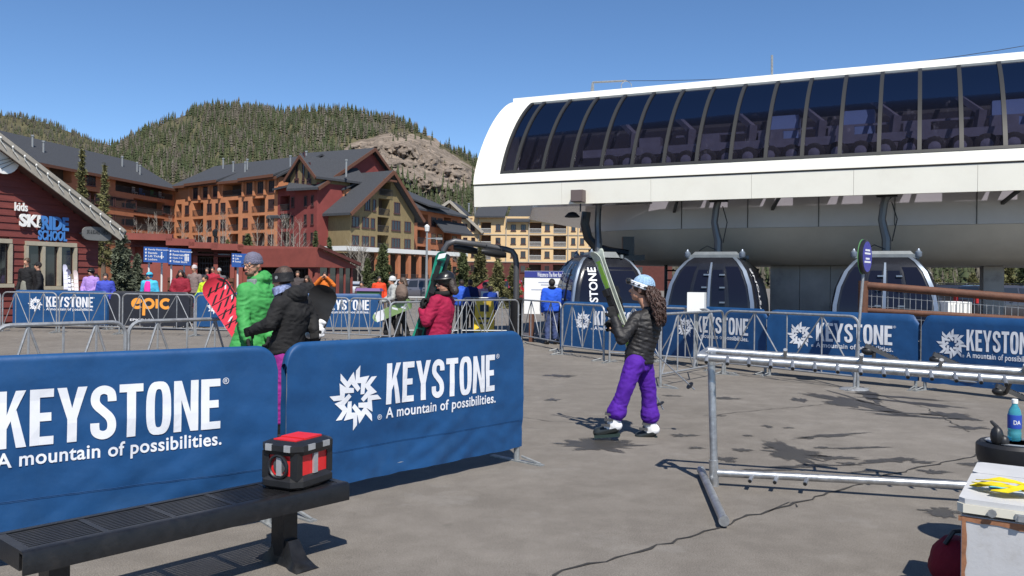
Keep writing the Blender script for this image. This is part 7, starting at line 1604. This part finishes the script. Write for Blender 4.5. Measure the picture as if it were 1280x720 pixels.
# ------------------------------------------------------------------ others in the queue and on the plaza
def far(px, ytop, Y, deg, jk, tr_, label, hat=None, hk='beanie', hair=None, pose=None, glove=None, bulk=1.05, hood=False, Hset=None, step=0, scarf=None, face=(0,1,0)):
    g = GX(px, Y); H = Hset or (P(px, ytop, Y).z-.02); k = H/1.75; aL = aR = None
    if pose == 'up': aR = [(.32*k,.12,1.3*k),(.1*k,.16,1.55*k)]; aL = [(-.32*k,.12,1.3*k),(-.1*k,.16,1.55*k)]
    if pose == 'front': aR = [(.26*k,.05,1.14*k),(.1*k,.28,1.05*k)]; aL = [(-.26*k,.05,1.14*k),(-.1*k,.28,1.05*k)]
    if pose == 'phone': aR = [(.27*k,.08,1.18*k),(.1*k,.16,1.45*k)]
    J = stand(H, 0, aL, aR, step, face=face); s_ = min(1, .45+.55*k); hs = .82+.18*k if k < 1 else 1.0
    return person(label, J, H, .022 if Y > 20 else .018, fb(jk), fb(tr_), black_m, hat=fb(hat) if hat else None, hatkind=hk, hair=hair if hair else ((.05,.03,.02), .03), glove=fb(glove) if glove else None, loc=tuple(g), rz=math.radians(deg), bulk=bulk, s=s_, wr=.01, face=False, hood=hood, hsize=hs, scarf=scarf, fingers=False)
brn = ((.06,.035,.02), .03); drk = ((.02,.015,.012), .03); K = (.014,.014,.016)
far(34, 322, 26.6, 165, K, (.03,.03,.04), 'man in open black jacket over grey shirt by the ski school window', hair=brn, bulk=1.1)
p_ = far(48, 327, 26.3, 120, (.012,.012,.014), (.02,.02,.025), 'person in black cap and black jacket leaning towards the man', hat=K, hk='cap', bulk=1.1)
o = [q for q in bpy.data.objects if q.name.startswith('person') and q.get('label', '').startswith('man in open')][0]
m = MB(); sect(m, [((0,.125,.92), .12, .03), ((0,.15,1.15), .13, .035), ((0,.15,1.36), .09, .03), ((0,.1,1.5), .05, .03)], 12); part('shirt', m, fb((.2,.2,.17)), o, 60)
far(114, 335, 27.2, 170, (.35,.22,.55), (.1,.1,.15), 'child in lilac jacket and black helmet', hat=K, hk='helmet', pose='front'); far(132, 341, 26.8, 200, (.05,.07,.4), (.03,.03,.05), 'child in blue jacket with yellow stripe', hair=drk)
o = [q for q in bpy.data.objects if q.get('label', '').startswith('child in blue')][0]; zt = P(132,341,26.8).z; m = MB(); m.tube([(.14,-.14,.62*zt),(.17,-.1,.75*zt),(.16,.02,.8*zt)], .025, 6); part('yellow_stripe', m, fb((.7,.4,.03)), o, 60)
c1_ = far(187, 340, 26.6, 175, (.06,.42,.62), (.05,.05,.06), 'child in turquoise jacket, turquoise helmet and pink vest front', hat=(.06,.4,.62), hk='helmet')
zt = P(187,340,26.6).z; m = MB(); sect(m, [((0,.12,.5*zt), .1, .05), ((0,.14,.62*zt), .11, .05), ((0,.13,.76*zt), .1, .05), ((0,.1,.83*zt), .07, .05)], 12); part('pink_bib', m, fb((.75,.04,.32)), c1_, 60)
far(226, 337, 26.8, 190, (.22,.015,.03), (.02,.02,.03), 'person in dark red jacket below the right blue sign', hair=((.03,.015,.012), .12), pose='front'); far(243, 331, 29.5, 160, (.2,.15,.14), (.05,.05,.06), 'person in brown patterned coat and white hat behind the dark red jacket', hat=(.5,.45,.45)); far(257, 343, 27.2, 150, (.5,.7,.03), (.02,.02,.03), 'child in neon yellow jacket left of the red snowboard', hair=drk, pose='front')
far(266, 333, 35.5, 180, (.35,.02,.04), (.02,.02,.03), 'person in red jacket far behind near the lodge racks', hair=drk); far(259, 334, 35.8, 180, (.03,.03,.04), (.02,.02,.03), 'person in dark coat beside the far red jacket'); far(274, 335, 36.5, 180, (.1,.1,.11), (.02,.02,.03), 'person in grey coat to the right of the far red jacket', hat=(.4,.4,.4))
far(406, 339, 29.5, 185, (.55,.14,.02), (.03,.03,.03), 'person in orange jacket raising hands to the face', hair=drk, pose='up'); far(384, 344, 29, 170, (.015,.015,.017), (.02,.02,.02), 'person in black left of the orange jacket', hair=((.05,.03,.02), .12), pose='front'); far(372, 338, 31, 190, (.06,.05,.05), (.02,.02,.02), 'person in dark brown behind the black snowboard woman', hair=brn)
far(474, 345, 32, 200, (.65,.06,.02), (.06,.08,.2), 'person bending in vermilion jacket behind the far banner', hair=drk); far(452, 351, 33, 180, (.12,.08,.08), (.03,.03,.04), 'person in dark maroon beside the vermilion jacket', hair=drk)
sb_ = far(491, 345, 23.2, 110, (.34,.35,.34), (.02,.02,.022), 'snowboarder in pale grey jacket with white goggles walking', hat=(.5,.5,.5), hair=drk, pose='front', step=.7, glove=K); bp_ = far(504, 346, 22.8, 95, (.05,.045,.04), (.025,.025,.025), 'snowboarder with brown curly hair and backpack beside the pale grey one', hair=((.07,.045,.03), .1), pose='front', step=.5)
m = MB(); q = GX(500, 22.7)-V(sb_.location)
o = thing('backpack', 'brown round backpack between the two walking snowboarders', 'backpack', (GX(502,22.5).x, GX(502,22.5).y, .95)); c = P(502,366,22.5); m = MB(); m.ell(c, (.17,.15,.24), 0, 12, 9); m.ell(c+V((.04,-.11,-.03)), (.12,.06,.13), 0, 12, 9); m.v = [tuple(V(v)-V(o.location)) for v in m.v]; bk_ = blob(m, .02, 3, wr=.008); bk_.materials.append(fb((.14,.1,.08))); link('pack', bk_, o)
m = MB(); c0_ = c-V(o.location); m.tube([c0_+V((-.12,.1,.2)), c0_+V((-.14,.2,.1)), c0_+V((-.12,.12,-.2))], .02, 6); link('strap', m.mesh('strap', [black_p], None, 60), o)
snowboard('green and white snowboard carried low by the pale grey snowboarder', P(468,398,22.9), P(516,378,22.4), (.1,-.95,.2), mat('board_green', (.2,.3,.12), .35), .15, graphics=[(white_pr, [[(-.9,.05),(.9,.05),(.9,.22),(-.9,.3)], slash(-.2,.55,.5,.06,0), slash(.2,.75,.5,.05,0)])])
far(577, 349, 26.5, 20, (.03,.1,.5), (.03,.03,.04), 'person in blue jacket and black cap, left in the queue beyond the barriers', hat=K, hk='cap'); far(588, 349, 26.8, 10, (.012,.02,.1), (.03,.03,.04), 'person in navy jacket and black cap in the queue', hat=K, hk='cap'); far(606, 352, 27.5, 190, (.6,.35,.4), (.05,.05,.07), 'person in pink jacket holding a white sign', hair=drk, pose='front'); far(613, 357, 26.0, 5, (.03,.09,.42), (.04,.04,.06), 'person in blue jacket right of the pink jacket', hair=brn)
m = MB(); q = P(612,372,26.9); m.obox(q, (.28,0,0), (0,.01,0), (0,0,.2)); sgp = thing('hand_sign', 'white hand-held sign in the queue', 'sign', tuple(q)); part('panel', m, white_pt, sgp, None); m = MB(); m.obox(q+V((0,-.014,.04)), (.2,0,0), (0,.002,0), (0,0,.03)); part('print', m, red_pl, sgp, None)
bj = far(690, 348, 21.6, 5, (.02,.09,.55), (.05,.07,.16), 'person in bright blue jacket with black hood studying the information board', hat=K, hk='cap', bulk=1.15, scarf=fb((.012,.012,.013)), hair=drk); far(702, 359, 21.9, -10, (.03,.03,.05), (.02,.02,.03), 'person in dark coat beside the bright blue jacket', hair=drk)
far(121, 343, 29.0, 180, (.1,.09,.1), (.03,.03,.03), 'person in grey coat behind the lilac child', hair=drk)
# skis leaning by the ski school window
for i, (a, b, c) in enumerate([((83,392),(80,331),(.55,.55,.7)),((88,392),(84,337),(.12,.12,.2)),((97,392),(93,338),(.6,.5,.5)),((92,392),(88,343),(.25,.2,.15))]):
    o = thing('skis', ['blue-white skis standing left of the other skis by the school window','dark skis standing second from the left by the school window','pale pink skis standing rightmost by the school window','brown skis standing between the dark and the pink pair'][i], 'skis', tuple(GX(a[0], 27.6)), group='skis leaning by the school window'); A = GX(a[0], 27.6); B = P(*b, 27.9); mt = mat('ski_col_%d' % i, c, .4)
    off_ = ORG[o.name]; 
    for dx in (0, .09): ski(o, A+V((dx, 0, .01)), B+V((dx*.4, .05, 0)), (.1,-1,.1), mt, .05, design=white_pr)
